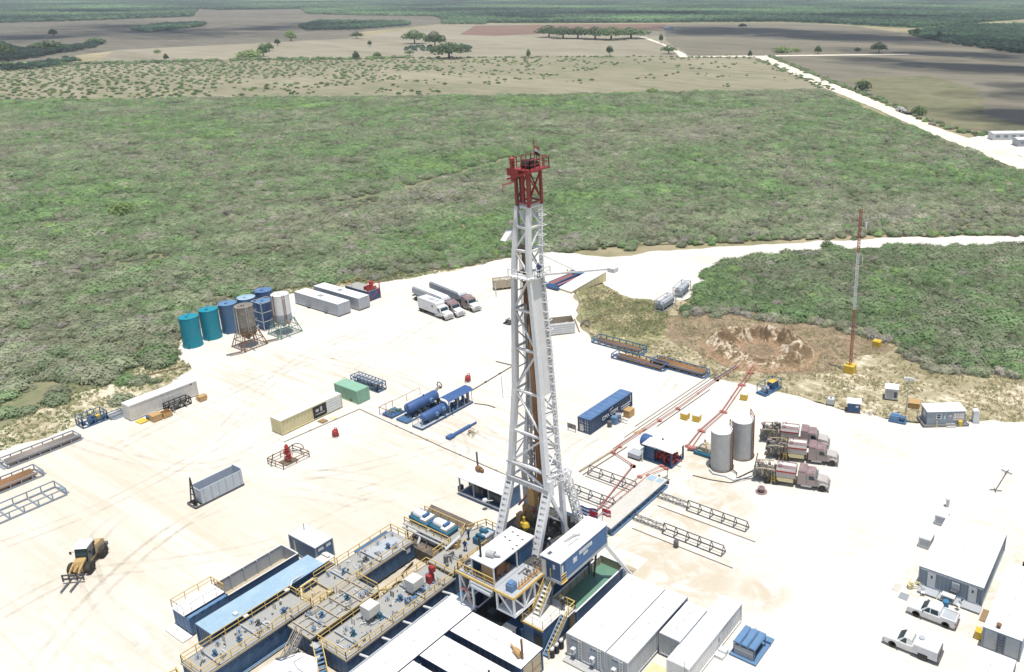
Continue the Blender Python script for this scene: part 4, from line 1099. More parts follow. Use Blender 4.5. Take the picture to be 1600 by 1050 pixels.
def semi(label, x, y, rz):
    T = thing('tank_lorry', label, 'truck', (x, y, 0), rz, 'grey bulk tankers')
    tractor(T, 9.5, 'pinkgrey', 'maroon', 1.4)
    part('chassis', MB().box(2.6, -.5, .7, 6.2, .5, .95).box(-9.2, -.55, .9, 3.2, .55, 1.15), 'dgrey', T)
    m = MB()
    P = [(-8.8, 1.5), (-9.0, 2.5), (-8.6, 3.5), (3.4, 3.5), (4.0, 3.2), (4.1, 2.5), (3.6, 1.9), (2.2, 1.55), (-.5, 1.2), (-1.5, 1.2), (-3.5, 1.5), (-5.0, 1.2), (-6.0, 1.2)]
    vs = []
    N = 14
    t = part('tank', MB().prism([(-8.9, 1.7), (-9.05, 2.5), (-8.7, 3.2), (3.5, 3.2), (4.1, 2.9), (4.1, 2.2), (3.2, 1.75), (1.2, 1.5), (-.3, 1.2), (-2, 1.6), (-4.4, 1.2), (-6.6, 1.6)], -1.1, 1.1, 'y'), 'lgrey', T)
    part('tank_top', MB().prism([(-8.7, 3.2), (-8.4, 3.5), (3.2, 3.5), (3.6, 3.2)], -.95, .95, 'y').cyl((-5, 0, 3.5), (-5, 0, 3.65), .3).cyl((0, 0, 3.5), (0, 0, 3.65), .3), 'white', t)
    m = MB()
    for s in (-1, 1):
        for z in (1.75, 2.35, 2.9): m.box(-8.9, s*1.1-.03, z, 3.8, s*1.1+.03, z+.08)
    part('side_rib', m, 'mgrey', t)
    part('hose_tray', MB().cyl((-8, 1.15, 1.2), (0, 1.15, 1.2), .14).box(-9.3, -1, .8, -9.0, 1, 1.1), 'rust', T)
    part('landing_leg', MB().beam((1.8, -.8, 1.2), (1.8, -.8, .1), .12), 'dgrey', T); part('landing_leg', MB().beam((1.8, .8, 1.2), (1.8, .8, .1), .12), 'dgrey', T)
    for xx in (3.4, 4.7, -6.4, -7.7):
        for s in (-1, 1): wheel(T, xx, s*.98, .5, .5, s)
    return T
semi('grey bulk tanker lorry parked between the white box truck and its twin', -79.4, 50.1, R(-9.5))
semi('grey bulk tanker lorry farthest from the white box truck', -78.6, 54.6, R(-10.5))
T = thing('box_truck', 'white box truck with a small side window, nearest of three parked lorries', 'truck', (-76.0, 46.5, 0), R(-7))
tractor(T, 5.2, 'white', 'roofwhite', 0)
b = part('cargo_box', MB().prism([(-5.2, .95), (-5.2, 3.35), (-5.0, 3.5), (1.6, 3.5), (1.86, 3.3), (1.86, .95)], -1.22, 1.22, 'y'), 'white', T)
part('roof_hatch', MB().box(-2.2, -.5, 3.5, -.4, .5, 3.58).box(.3, -.6, 3.5, 1.0, .6, 3.56), 'lgrey', b)
part('window', MB().box(.2, -1.235, 2.3, .75, -1.222, 2.75), 'glass', b)
part('chassis', MB().box(-5.1, -.5, .6, 3.4, .5, .9).box(-5.2, -1.2, .55, -3.9, 1.2, .7), 'dgrey', T)
part('step', MB().box(1.9, -1.2, .5, 3.0, -.9, .75).box(1.9, .9, .5, 3.0, 1.2, .75), 'mgrey', T)
for xx in (-4.4, -3.2):
    for s in (-1, 1): wheel(T, xx, s*.95, .5, .5, s)

def pumper(label, x, y, rz, seed):
    T = thing('pump_truck', label, 'truck', (x, y, 0), rz, 'cementing pump trucks')
    tractor(T, 11.2, 'pinkgrey', 'maroon', 1.3, 'dusty', 2.5, 1.6)
    part('chassis', MB().box(0, -.55, .7, 8.2, .55, 1.0).box(-.1, -1.2, .6, .25, 1.2, .95), 'mudsteel', T)
    b = part('tank_body', MB().prism([(-1.2, 1.5), (-1.25, 2.5), (-1.0, 2.95), (1.0, 2.95), (1.25, 2.5), (1.2, 1.5)], 3.3, 6.2, 'x'), 'dusty', T)
    part('stripe', MB().box(3.28, -1.262, 2.35, 6.22, -1.242, 2.6).box(3.28, 1.242, 2.35, 6.22, 1.262, 2.6), 'red', b)
    part('tank_top', MB().box(3.35, -1.0, 2.955, 6.15, -.25, 3.0).box(3.35, .65, 2.955, 6.15, 1.0, 3.0), 'maroon', b)
    part('walkway', MB().box(3.6, -.2, 2.96, 6.1, .6, 3.02), 'offwhite', b)
    part('manhole', MB().cyl((3.8, -.55, 3.0), (3.8, -.55, 3.2), .32, n=14), 'maroon', b)
    part('vent', MB().tube([(4.0, .4, 3.0), (4.0, .4, 3.5), (4.2, .5, 3.6)], .06), 'maroon', b)
    part('toolbox', MB().box(3.4, -1.2, .75, 5.9, -.75, 1.4).box(3.4, .75, .75, 5.9, 1.2, 1.4), 'cream', T)
    part('pump', clutter(MB().box(.2, -.8, 1.0, 1.4, .8, 1.8).cyl((.8, -1.0, 1.9), (.8, 1.0, 1.9), .4), -.2, 2.2, -1.2, 1.2, 1.0, 2.6, 34, seed, .6), 'machine', T)
    part('engine', clutter(MB().box(1.7, -.6, 1.0, 3.1, .6, 2.2), 1.3, 3.2, -1.2, 1.2, 1.0, 3.2, 34, seed+1, .55), 'siltgrey', T)
    part('piping', clutter(MB().tube([(.1, -1.1, 1.1), (.1, -1.2, 2.4), (1.5, -1.2, 2.6), (3.1, -1.1, 2.4)], .08).tube([(.2, 1.1, 1.2), (.2, 1.1, 2.6), (2.6, 1.0, 2.8)], .08), .0, 3.1, -1.3, 1.3, 1.3, 3.0, 16, seed+2, .3), 'tan', T)
    part('funnel', MB().lathe([(.12, 1.6), (.12, 2.1), (.42, 2.5), (.42, 2.55)], (.2, .7, 0), 12), 'maroon', T)
    part('ladder', MB().ladder((2.9, -1.3, .4), (2.9, -1.3, 1.6), .5), 'cyellow', T)
    part('steering_wheel', MB().tube([(.9+.3*math.cos(t), -.6+.3*math.sin(t), 2.6) for t in np.linspace(0, 6.28, 13)], .03, 5), 'black', T)
    for xx in (2.0, 3.25):
        for s in (-1, 1): wheel(T, xx, s*.98, .52, .5, s)
    return T
pumper('dusty pump truck nearest the damp ground of three parked together', 17.5, 24.9, R(16.5), 61)
pumper('dusty pump truck with a red striped tank, middle of three', 16.1, 31.8, R(19.5), 71)
pumper('dusty pump truck with a red striped tank, farthest of three', 12.9, 35.9, R(18.5), 81)
single('well_cap', MB().lathe([(.9, 0), (.9, .06), (.86, .06)], n=20).lathe([(.3, .06), (.25, .5), (.55, .6), (.5, .8), (.2, .85), (.2, 1.0)], n=14), 'maroon', 'small dark red valve head on a round pad in front of the nearest pump truck', 'valve', (20.0, 21.9, 0))

# ------------------------------------------------------------------ pipe racks and pipes
def flat_rack(label, x0, y0, x1, y1, mat='slateblue', h=1.0, bays=7, group='pipe racks lying on the pad', along='x'):
    cx, cy = (x0+x1)/2, (y0+y1)/2; a, b = (x1-x0)/2, (y1-y0)/2
    if along == 'y': a, b = b, a
    T = thing('pipe_rack', label, 'pipe rack', (cx, cy, 0), 0 if along == 'x' else math.pi/2, group)
    m = MB()
    for s in (-1, 1): m.beam((-a, s*b, .12), (a, s*b, .12), .2, .22)
    for k in range(bays+1): x = -a+2*a*k/bays; m.beam((x, -b+.1, .1), (x, b-.1, .1), .16, .18)
    m.box(-a-.5, -b*.8, .02, -a-.1, b*.8, .1).box(a+.1, -b*.8, .02, a+.5, b*.8, .1)
    part('base_frame', m, mat, T)
    m = MB()
    for k in range(bays+1):
        x = -a+2*a*k/bays
        for s in (-1, 1): m.beam((x, s*b, .22), (x, s*b, h), .13)
    part('upright', m, mat, T)
    m = MB()
    for s in (-1, 1): m.beam((-a, s*b, h), (a, s*b, h), .15)
    for s in (-1, 1): m.beam((s*a, -b, h*.98), (s*a, b, h*.98), .14)
    part('top_rail', m, mat, T)
    return T
def pipes(label, x0, y0, L, n, r, mat, z, along='x', group=None, layers=1, gap=1.05, cat='pipe', name='pipe'):
    """separate pipes side by side; copies share one mesh"""
    g = random.Random(int(abs(x0*7+y0*3)))
    me = (MB().cyl((0, 0, 0), (L, 0, 0), r, n=8)).mesh(name, mat)
    for la in range(layers):
        for k in range(n-la):
            o = bpy.data.objects.new(name, me); j = g.uniform(-.12, .12)
            off = (k+la*.5)*2*r*gap; zz = z+r+la*r*1.75
            if along == 'x': o.location = (x0+j, y0+off, zz)
            else: o.location = (x0+off, y0+j, zz); o.rotation_euler = (0, 0, math.pi/2)
            link(o); props(o, label, cat, group or label)
flat_rack('blue grey rack holding few pipes, farthest of three beside the burn pit', -35.7, 52.7, -23.6, 55.6)
pipes('brown pipe lying in the farthest of three racks beside the burn pit', -35.2, 53.6, 11, 5, .12, 'brownpipe', .2, group='brown pipes in the farthest rack by the burn pit', gap=1.5)
flat_rack('blue grey pipe rack half full of rusty pipes, middle of three beside the burn pit', -27.5, 48.6, -15.4, 51.2)
pipes('rusty pipe lying in the middle of three racks beside the burn pit', -26.8, 49.1, 11, 8, .12, 'rust', .2, group='rusty pipes in the middle rack by the burn pit')
flat_rack('blue grey pipe rack full to the rail with brown pipes, nearest the flare lines', -19.1, 50.3, -6.9, 52.9)
pipes('brown pipe in the full rack nearest the flare lines', -18.6, 50.6, 11.2, 11, .11, 'brownpipe', .55, group='brown pipes in the full rack by the flare lines')
flat_rack('long grey rack of grey pipes at the left edge of the pad', -85.5, -35.4, -82.8, -24.9, 'mgrey', along='y')
pipes('grey pipe in the long rack at the left edge of the pad', -85.2, -35.0, 10, 11, .11, 'pipegrey', .5, 'y', group='grey pipes in the left edge rack')
flat_rack('grey rack of orange brown pipes cut by the left picture edge', -79.0, -43.5, -75.8, -33.3, 'mgrey', along='y')
pipes('orange brown pipe in the rack cut by the left picture edge', -78.6, -43.2, 9.2, 11, .12, 'brownpipe', .5, 'y', group='orange brown pipes in the left rack')
flat_rack('empty grey pipe rack with open bays at the left picture edge', -70.7, -46.5, -67.0, -33.9, 'bluegrey', 1.15, 7, along='y')

# ------------------------------------------------------------------ left yard
T = cabin('long_trailer', 'long cream white box trailer standing along the left edge of the pad', 'trailer', -84.8, -17.1, -82.5, -5.4, 2.95, 'offwhite', 'roofwhite', doors='S', doormat='offwhite', rods='offwhite', skid='mgrey')
part('marker_light', MB().box(1.16, 4.8, 2.5, 1.2, 5.1, 2.7), 'black', T)
def crate(label, x, y, l, w, h, mat, rz=0, lid=True, group=None, name='crate'):
    T = thing(name, label, 'crate', (x, y, 0), rz, group); t = .06
    m = MB().box(-l/2, -w/2, .1, l/2, -w/2+t, h).box(-l/2, w/2-t, .1, l/2, w/2, h).box(-l/2, -w/2+t, .1, -l/2+t, w/2-t, h).box(l/2-t, -w/2+t, .1, l/2, w/2-t, h).box(-l/2+t, -w/2+t, .1, l/2-t, w/2-t, .16)
    part('side_panel', m, mat, T)
    part('runner', MB().box(-l/2, -w/2+.1, 0, l/2, -w/2+.25, .095).box(-l/2, w/2-.25, 0, l/2, w/2-.1, .095), 'wood', T)
    if lid: part('lid', MB().box(-l/2-.03, -w/2-.03, h, l/2+.03, w/2+.03, h+.07), mat, T)
    return T
crate('orange wooden crate in front of the long cream trailer', -79.4, -14.6, 1.6, 1.5, 1.1, 'orange')
crate('open orange wooden crate just beyond its lidded neighbour', -79.3, -12.9, 1.6, 1.5, .9, 'orange', lid=False)
crate('small wooden crate with a pale lid at the far end of the cream trailer', -79.7, -6.2, 1.0, 1.2, .9, 'orange')
single('timber_pallet', MB().box(-.9, -.7, .1, .9, .7, .16).box(-.9, -.7, 0, .9, -.55, .1).box(-.9, .55, 0, .9, .7, .1), 'cyellow', 'low yellow pallet at the near end of the cream trailer', 'pallet', (-80.9, -16.2, 0))
single('toolbox', MB().box(-.4, -.35, 0, .4, .35, .55).box(-.42, -.37, .55, .42, .37, .65), 'royal', 'small blue box between the yellow pallet and the orange crate', 'box', (-80.6, -15.1, 0))
single('pallet_frame', MB().rail([(0, 0, 0), (0, 1.5, 0), (.9, 1.5, 0)], .6, .8, .1).box(-.1, -.1, 0, 1, 1.6, .1), 'orange', 'low yellow timber frame beside the small pale lidded crate', 'frame', (-81.0, -6.6, 0))
def basket(label, x0, y0, x1, y1, h, mat, fill, seed, n=18):
    cx, cy = (x0+x1)/2, (y0+y1)/2; a, b = (x1-x0)/2, (y1-y0)/2
    T = thing('equipment_basket', label, 'basket', (cx, cy, 0))
    m = crossed(MB(), -a, a, -b, b, 0)
    part('skid', m, mat, T)
    m = MB().rail([(-a, -b, .2), (a, -b, .2), (a, b, .2), (-a, b, .2)], h, 1.0, .11, closed=True)
    part('cage_frame', m, mat, T)
    part('contents', clutter(MB(), -a+.3, a-.3, -b+.3, b-.3, .2, h*.85, n, seed, .7), fill, T)
    return T
basket('black steel basket of parts lying against the cream trailer', -81.9, -11.9, -80.2, -7.9, 1.1, 'black', 'machine', 5)
T = basket('dark blue caged pump skid left of the cream trailer', -89.0, -22.9, -86.6, -19.0, 1.6, 'slateblue', 'navy', 6)
part('drive_guard', MB().box(-.4, .6, .3, .5, 1.4, 1.1), 'cyellow', T)
flat_rack('low grey frame between the dark caged skid and the cream trailer', -88.0, -18.8, -85.9, -16.2, 'bluegrey', .6, 3)
T = thing('open_bin', 'open topped pale blue steel bin with a black A frame at one end', 'bin', (-48.3, -21.8, 0))
for nm, d in (('long_wall', (( -1.2, -2.9, -1.1, 3.4), (1.1, -2.9, 1.2, 3.4))), ('end_wall', ((-1.1, 3.3, 1.1, 3.4), (-1.1, -2.9, 1.1, -2.8)))):
    for q in d: part(nm, MB().box(q[0], q[1], .35, q[2], q[3], 2.7 if nm == 'long_wall' else (3.0 if q[1] > 0 else 2.5)), 'binblue', T)
part('bin_floor', MB().box(-1.1, -2.8, .35, 1.1, 3.3, .45), 'mgrey', T)
m = MB()
for k in range(6):
    y = -2.5+k*1.1; m.box(1.2, y, .4, 1.26, y+.1, 2.65)
part('rib', m, 'lgrey', T)
part('skid', crossed(MB(), -1.1, 1.1, -3.9, 3.5, .02, .2, .3, 6), 'dgrey', T)
part('hoist_frame', MB().beam((-.8, -3.5, .3), (0, -3.4, 4.6), .14).beam((.8, -3.5, .3), (0, -3.4, 4.6), .14).beam((-.5, -3.46, 1.8), (.5, -3.46, 1.8), .09).beam((-.35, -3.44, 2.8), (.35, -3.44, 2.8), .09).cyl((-.3, -3.4, .5), (.3, -3.4, .5), .3), 'black', T)

# wellhead in its guard rail
T = thing('wellhead', 'red wellhead valve tree standing inside a low rusty guard rail', 'wellhead', (-47.6, -10.6, 0))
part('valve_tree', MB().cyl((0, 0, 0), (0, 0, 2.6), .22).box(-.4, -.4, .5, .4, .4, .9).box(-.35, -.35, 1.3, .35, .35, 1.7).cyl((-.9, 0, 1.5), (.9, 0, 1.5), .16).cyl((0, 0, 2.5), (0, 0, 3.0), .35, .2).cyl((0, 0, 2.1), (0, 0, 2.2), .4), 'red', T)
part('hand_wheel', MB().tube([(.9, .35*math.cos(t), 1.5+.35*math.sin(t)) for t in np.linspace(0, 6.28, 13)], .04, 5).tube([(-.9, .35*math.cos(t), 1.5+.35*math.sin(t)) for t in np.linspace(0, 6.28, 13)], .04, 5), 'red', T)
part('cellar_pad', MB().box(-1.1, -1.1, .0, 1.1, 1.1, .06), 'plate', T)
single('guard_rail', MB().rail([(-2.0, -2.2, 0), (1.6, -1.9, 0), (1.7, 2.6, 0), (-2.1, 2.3, 0)], 1.1, 2, .09, closed=True), 'rust', 'low rusty guard rail round the red wellhead', 'rail', (-47.6, -10.6, 0))
single('hose_loop', MB().tube([(-1.2*math.cos(t)*1.0, 1.0+1.1*math.sin(t), 1.5+.15*math.sin(t*2)) for t in np.linspace(0, 6.2, 24)], .07, 6).tube([(-.2, .1, 1.5), (-.6, .3, 1.6), (-1.1, .8, 1.5)], .07), 'hose', 'black hose looped over the guard rail behind the red wellhead', 'hose', (-47.9, -9.9, 0))
single('lever_bar', MB().beam((0, 0, 0), (.5, .4, 2.2), .12), 'black', 'black bar leaning on the guard rail left of the wellhead', 'bar', (-48.6, -13.0, 0))
def redpump(label, x, y, rz):
    T = thing('chemical_pump', label, 'pump', (x, y, 0), rz)
    part('pump_body', MB().lathe([(.45, .25), (.5, .4), (.5, 1.1), (.35, 1.3)], n=14).box(-.5, -.3, .25, .5, .3, .6), 'red', T)
    part('pipe', MB().tube([(0, 0, 1.2), (0, 0, 1.7), (.4, 0, 1.7), (.55, 0, 1.0), (.55, 0, .3)], .08).cyl((-.1, -.4, .9), (-.1, .4, .9), .12), 'red', T)
    part('stand', MB().box(-.6, -.5, 0, .6, .5, .1).beam((-.4, -.3, .1), (-.4, -.3, .3), .1).beam((.4, .3, .1), (.4, .3, .3), .1), 'cloudy', T)
redpump('small red pump on a stand beside the beige container', -47.9, -1.6, .3)
redpump('small red pump standing alone beyond the blue canopied separator', -44.3, 25.2, 1.2)
# beige container shop with an opening
T = cabin('workshop_container', 'long beige container workshop with a dark side opening and a white panelled end', 'container', -58.5, -6.1, -55.8, 5.7, 2.75, 'cream', 'roofwhite', corr=1, pitch=.7, doors='S', doormat='cream', rods='cream', skid='mgrey')
part('opening', MB().box(1.3, 0.2, .35, 1.42, 2.7, 2.4), 'black', T)
part('workbench', MB().box(1.43, .5, .9, 1.5, 2.3, 1.0).box(1.43, .6, 1.4, 1.48, 1.2, 1.9).box(1.43, 1.5, 1.3, 1.48, 1.9, 2.1), 'galv', T)
m = MB()
for k in range(9): m.box(1.36, 2.8, .3+k*.25, 1.47-(k % 2)*.03, 5.75, .52+k*.25)
part('white_panel', m, 'white', T)
part('roof_fin', MB().beam((-1.35, -5.9, 2.75), (-1.35, 5.8, 2.75), .08), 'cream', T)
single('step_pallet', MB().box(-.7, -.6, 0, .7, .6, .12).box(-.6, -.5, .12, .6, .5, .2), 'wood', 'timber step on the ground before the beige container opening', 'pallet', (-54.3, .6, 0))
single('cardboard_sheet', MB().box(-.6, -.4, .005, .6, .4, .03), 'cream', 'pale sheet lying beside the timber step', 'sheet', (-53.8, 2.3, 0))
T = cabin('container', 'mint green shipping container with its doors facing the rig', 'container', -60.6, 8.0, -54.3, 10.45, 2.6, 'green', 'green', corr=1, doors='E', doormat='green', rods='green', skid=None, z0=.02)
part('rust_patch', MB().box(.8, -1.28, .2, 1.5, -1.235, .5), 'rust', T)
T = basket('blue grey bolster rack of pipe baskets beside the green container', -62.6, 12.9, -55.0, 14.8, 1.5, 'slateblue', 'machine', 7, 14)
m = MB()
for i in range(7):
    for j in range(2): m.box(-3.4+i*1.0, -.8+j*.8, 1.25, -2.7+i*1.0, -.2+j*.8, 1.6)
part('tray', m, 'mgrey', T)
part('coil', MB().tube([(2.0+.5*math.cos(t), .3+.5*math.sin(t), .4+t*.04) for t in np.linspace(0, 18, 50)], .09, 6), 'tan', T)

# separators
def vessel(m, x, y, z, L, r):
    m.lathe([(.02, -L/2-r*.5), (r*.6, -L/2-r*.4), (r*.93, -L/2-r*.15), (r, -L/2), (r, L/2), (r*.93, L/2+r*.15), (r*.6, L/2+r*.4), (.02, L/2+r*.5)], (0, 0, 0), 24, 'y')
    k = 8*24
    for i in range(len(m.v)-k, len(m.v)): v = m.v[i]; m.v[i] = (v[0]+x, v[1]+y, v[2]+z)
    return m
T = thing('separator', 'royal blue horizontal separator vessel on a skid, without a canopy', 'separator', (-42.6, 12.0, 0))
part('vessel', vessel(MB(), -.1, .6, 1.75, 6.2, .95), 'royal', T)
part('saddle', MB().box(-.7, -1.9, .3, .5, -1.6, 1.2).box(-.7, 2.4, .3, .5, 2.7, 1.2), 'navy', T)
part('skid', crossed(MB(), -1.2, 1.4, -4.3, 4.6, .02, .2, .28, 7).box(-1.2, -4.3, .3, 1.4, -2.8, .34), 'slateblue', T)
part('manway', MB().cyl((.7, 2.0, 1.7), (1.15, 2.0, 1.65), .48, n=16), 'powder', T)
part('stack', MB().cyl((.5, -3.1, .3), (.5, -3.1, 2.9), .1).cyl((-.5, -2.9, .3), (-.5, -2.9, 2.2), .06).cyl((0, 1.0, 2.6), (0, 1.0, 3.1), .1), 'navy', T)
part('burner', MB().tube([(-.1, 3.6, 2.2), (-.1, 4.4, 2.8), (-.1, 5.0, 2.9)], .25, 10).tube([(-.1+.6*math.cos(t), 4.9, 3.2+.6*math.sin(t)) for t in np.linspace(0, 6.28, 14)], .12, 6), 'pipegrey', T)
part('pipework', clutter(MB(), .2, 1.3, -2.5, 4.2, .3, 1.1, 22, 9, .4), 'black', T)
T = thing('separator', 'royal blue separator vessel on a long skid under a blue canopy', 'separator', (-38.3, 13.5, 0))
part('vessel', vessel(MB(), .1, -2.4, 1.6, 4.6, .75), 'royal', T)
part('end_flange', MB().cyl((.1, .1, 1.6), (.1, .3, 1.6), .92, n=24), 'royal', T)
part('manway', MB().cyl((.7, -2.2, 1.45), (1.05, -2.2, 1.4), .4, n=16).cyl((.7, -.6, 1.7), (1.05, -.6, 1.65), .4, n=16), 'powder', T)
part('saddle', MB().box(-.5, -4, .3, .7, -3.7, 1.1).box(-.5, -1, .3, .7, -.7, 1.1), 'navy', T)
part('skid', MB().box(-1.3, -6.0, .05, 1.2, 6.0, .32), 'navy', T)
part('drip_tray', MB().box(-1.2, -5.9, .32, 1.1, 5.9, .36), 'lgrey', T)
part('pipework', clutter(clutter(MB(), -1.1, 1.0, .4, 5.6, .36, 1.6, 34, 10, .5), -1.1, 1.0, -5.4, .4, .36, .9, 14, 12, .4), 'slateblue', T)
part('panel', MB().box(.5, 5.0, .4, .9, 5.4, 2.4).box(-.3, 3.0, .4, .3, 3.5, 1.9), 'machine', T)
m = MB()
for y in (.5, 2.3, 4.0, 5.8):
    for x in (-1.2, 1.1): m.beam((x, y, .35), (x, y, 2.75), .08)
part('canopy_post', m, 'lgrey', T)
part('canopy', MB().prism([(-1.4, 2.7), (-.75, 3.1), (.65, 3.1), (1.35, 2.7), (1.3, 2.66), (.63, 3.04), (-.73, 3.04), (-1.35, 2.66)], .2, 6.1, 'y'), 'royal', T)
part('guard_rail', MB().rail([(-1.2, -5.9, .3), (-1.2, -3.5, .3)], 1.1, 1.2, .06).tube([(.6, -5.4, .4), (.6, -5.4, 1.6), (.2, -5.2, 1.6), (.2, -4.8, .5)], .07), 'lgrey', T)
T = thing('manifold_skid', 'small blue manifold skid with rails beside the bare separator', 'skid', (-46.0, 9.2, 0))
part('skid', MB().box(-1.4, -1.6, .1, 1.2, 1.2, .35), 'royal', T)
part('guard_rail', MB().rail([(-1.9, 1.2, 0), (-1.9, -1.7, 0), (1.3, -1.7, 0)], 1.5, 1.7, .07, mid=False).rail([(-1.9, 1.2, 0), (-1.9, 7.5, 0)], 1.4, 3, .05, mid=False), 'rust', T)
part('manifold', clutter(MB(), -1.2, .9, -1.2, .9, .35, 1.1, 12, 13, .4), 'dgreen', T)
single('walkway_bar', MB().box(-.5, -3.2, .05, .5, -1.9, .5).prism([(-.3, .1), (.3, .1), (.25, .45), (-.25, .45)], -1.9, 2.0, 'y').box(-.12, 2.0, .1, .12, 3.4, .35), 'royal', 'blue steel ladder section lying on the pad right of the canopied separator', 'ladder', (-31.2, 10.9, 0))
single('rusty_fittings', clutter(MB(), -.8, .8, -1.0, 1.0, 0, .7, 12, 14, .4), 'tan', 'pile of rusty fittings beside the lying blue ladder section', 'scrap', (-29.0, 11.3, 0))
def line(label, pts, r=.07, mat='hose', joints=0, cat='pipeline', z=.08, name='pipeline'):
    P = [(x, y, z) for x, y in pts]; m = MB()
    for p, q in zip(P, P[1:]):
        m.cyl(p, q, r, n=7)
        n = int((Vector(q)-Vector(p)).length/4) if joints else 0
        for k in range(1, n):
            c = Vector(p).lerp(Vector(q), k/n); d = (Vector(q)-Vector(p)).normalized()*.18; m.cyl(c-d, c+d, r*2.1, n=7)
    return single(name, m, mat, label, cat)
line('thin dark pipeline running from the wellhead past the separators to the rig', [(-53.6, -7.4), (-52.6, 6.9), (-46.2, 6.5), (-30.0, 5.5), (-13.5, 4.8), (-8.0, 4.4)], .06, 'pipegrey', 1)
line('short dark pipeline leading back from the canopied separator', [(-40.9, 22.6), (-41.9, 35.2), (-46.2, 34.8)], .09, 'hose', 1)
line('thin dark hose lying from the separator end onto the bare pad', [(-36.8, 19.4), (-34.2, 20.2), (-32.4, 20.2)], .07)
line('thin brown pipe marking the back edge of the pad', [(-105.5, 54.0), (-102.6, 66.0), (-97.5, 77), (-92.5, 86)], .12, 'pipegrey')

# loader
T = thing('wheel_loader', 'yellow wheel loader with a white cab roof and forks lowered, crossing the pad', 'loader', (-46.6, -40.3, 0), R(-50))
part('rear_hood', MB().prism([(-3.2, 1.2), (-3.2, 1.9), (-2.7, 2.3), (-1.0, 2.35), (-1.0, 1.1)], -.8, .8, 'y'), 'loader', T)
part('engine_grille', MB().box(-3.24, -.6, 1.3, -3.2, .6, 1.9).box(-2.6, -.82, 1.5, -1.4, .82, 2.0), 'tan', T)
part('counterweight', MB().box(-3.5, -1.05, .8, -3.0, 1.05, 1.3), 'dgrey', T)
part('chassis', MB().box(-3.0, -.6, .7, 2.1, .6, 1.15).prism([(.2, 1.1), (.4, 1.9), (1.7, 1.9), (2.0, 1.2)], -.5, .5, 'y'), 'loader', T)
c = part('cab', MB().prism([(-1.0, 1.2), (-1.0, 3.2), (.45, 3.2), (.75, 2.3), (.75, 1.2)], -.72, .72, 'y'), 'glass', T)
part('cab_roof', MB().prism([(-1.2, 3.2), (-1.15, 3.4), (.5, 3.4), (.75, 3.2)], -.85, .85, 'y'), 'roofwhite', c)
m = MB()
for x, z in ((-1.0, 1.2), (.75, 1.2)):
    for s in (-.73, .73): m.beam((x, s, z), (x if x < 0 else .45, s, 3.2), .09)
part('cab_frame', m, 'dgrey', c)
m = MB()
for s in (-.55, .55): m.beam((.9, s, 1.9), (2.6, s, 1.25), .18, .3).beam((2.6, s, 1.25), (3.2, s, .75), .16, .28)
m.cyl((1.0, 0, 1.6), (2.9, 0, 1.3), .12)
part('lift_arm', m, 'loader', T)
m = MB().box(3.2, -1.25, .55, 3.35, 1.25, .75).box(3.2, -1.25, 1.15, 3.35, 1.25, 1.3)
for y in (-1.2, -.45, .45, 1.2): m.box(3.2, y-.07, .3, 3.35, y+.07, 1.3)
part('fork_carriage', m, 'dgrey', T)
for y in (-.55, .55): part('fork', MB().box(3.36, y-.09, .22, 5.3, y+.09, .3), 'dgrey', T)
part('exhaust', MB().cyl((-1.7, .4, 2.3), (-1.7, .4, 3.1), .08), 'black', T)
part('mirror', MB().box(.75, -1.3, 2.5, .8, -1.05, 2.9).box(.75, 1.05, 2.5, .8, 1.3, 2.9).beam((.7, -.8, 2.8), (.75, -1.1, 2.8), .04).beam((.7, .8, 2.8), (.75, 1.1, 2.8), .04), 'black', T)
for xx in (-2.0, 1.3):
    for s in (-1, 1): wheel(T, xx, s*1.05, .78, .62, s, 'loader')
# ------------------------------------------------------------------ behind the mast
T = thing('skip_container', 'weathered grey open container box on rusty feet, half hidden left of the mast', 'container', (-75.4, 68.2, 0), R(52))
part('body', MB().corr((-2.6, -1.2), (2.6, -1.2), .5, 2.6, .6).corr((2.6, -1.2), (2.6, 1.2), .5, 2.6, .6).corr((2.6, 1.2), (-2.6, 1.2), .5, 2.6, .6).corr((-2.6, 1.2), (-2.6, -1.2), .5, 2.6, .6).box(-2.55, -1.15, 2.3, 2.55, 1.15, 2.4), 'tan', T)
part('foot', MB().box(-.6, -1.2, 0, -.2, 1.2, .5).box(.4, -1.2, 0, .8, 1.2, .5).box(-2.4, -1.1, 0, -2.1, 1.1, .5).box(2.1, -1.1, 0, 2.4, 1.1, .5), 'rust', T)
T = thing('tool_skid', 'small dark skid with a grab frame just left of the mast', 'skid', (-58.2, 51.8, 0))
part('skid', crossed(MB(), -.9, .9, -1.2, 1.2, 0), 'black', T)
part('grab_frame', clutter(MB().beam((-.8, -1, .2), (.1, 0, 1.3), .12).beam((.8, -1, .2), (.1, 0, 1.3), .12), -.7, .7, -.8, .8, .2, 1.0, 8, 15, .4), 'dgrey', T)
T = thing('pipe_handling_skid', 'navy skid with red bars lying open beside the white ramp', 'skid', (-65.6, 80.0, 0), R(-3))
part('frame', MB().box(-2.2, -5.5, .1, 2.2, -4.6, .9).box(-2.3, 4.0, .1, 2.3, 5.6, 1.3).beam((-1.9, -4.6, .5), (-1.9, 4, .6), .35).beam((1.0, -4.6, .6), (1.0, 4, .9), .5, .9).beam((2.0, -4.6, .5), (2.0, 4, .6), .3), 'cblue', T)
m = MB()
for x in (-1.4, -.9, -.4, .1, 1.5, 1.75): m.box(x-.13, -4.5, .5, x+.13, 3.9, .75)
part('bar', m, 'flare', T)
part('cylinder', MB().cyl((-.5, -5.9, .5), (3.4, -5.9, .5), .42, n=14), 'cblue', T)
T = thing('ramp', 'off white sloped ramp panel with a shaded slatted end right of the navy skid', 'ramp', (-60.2, 80.5, 0), R(-8))
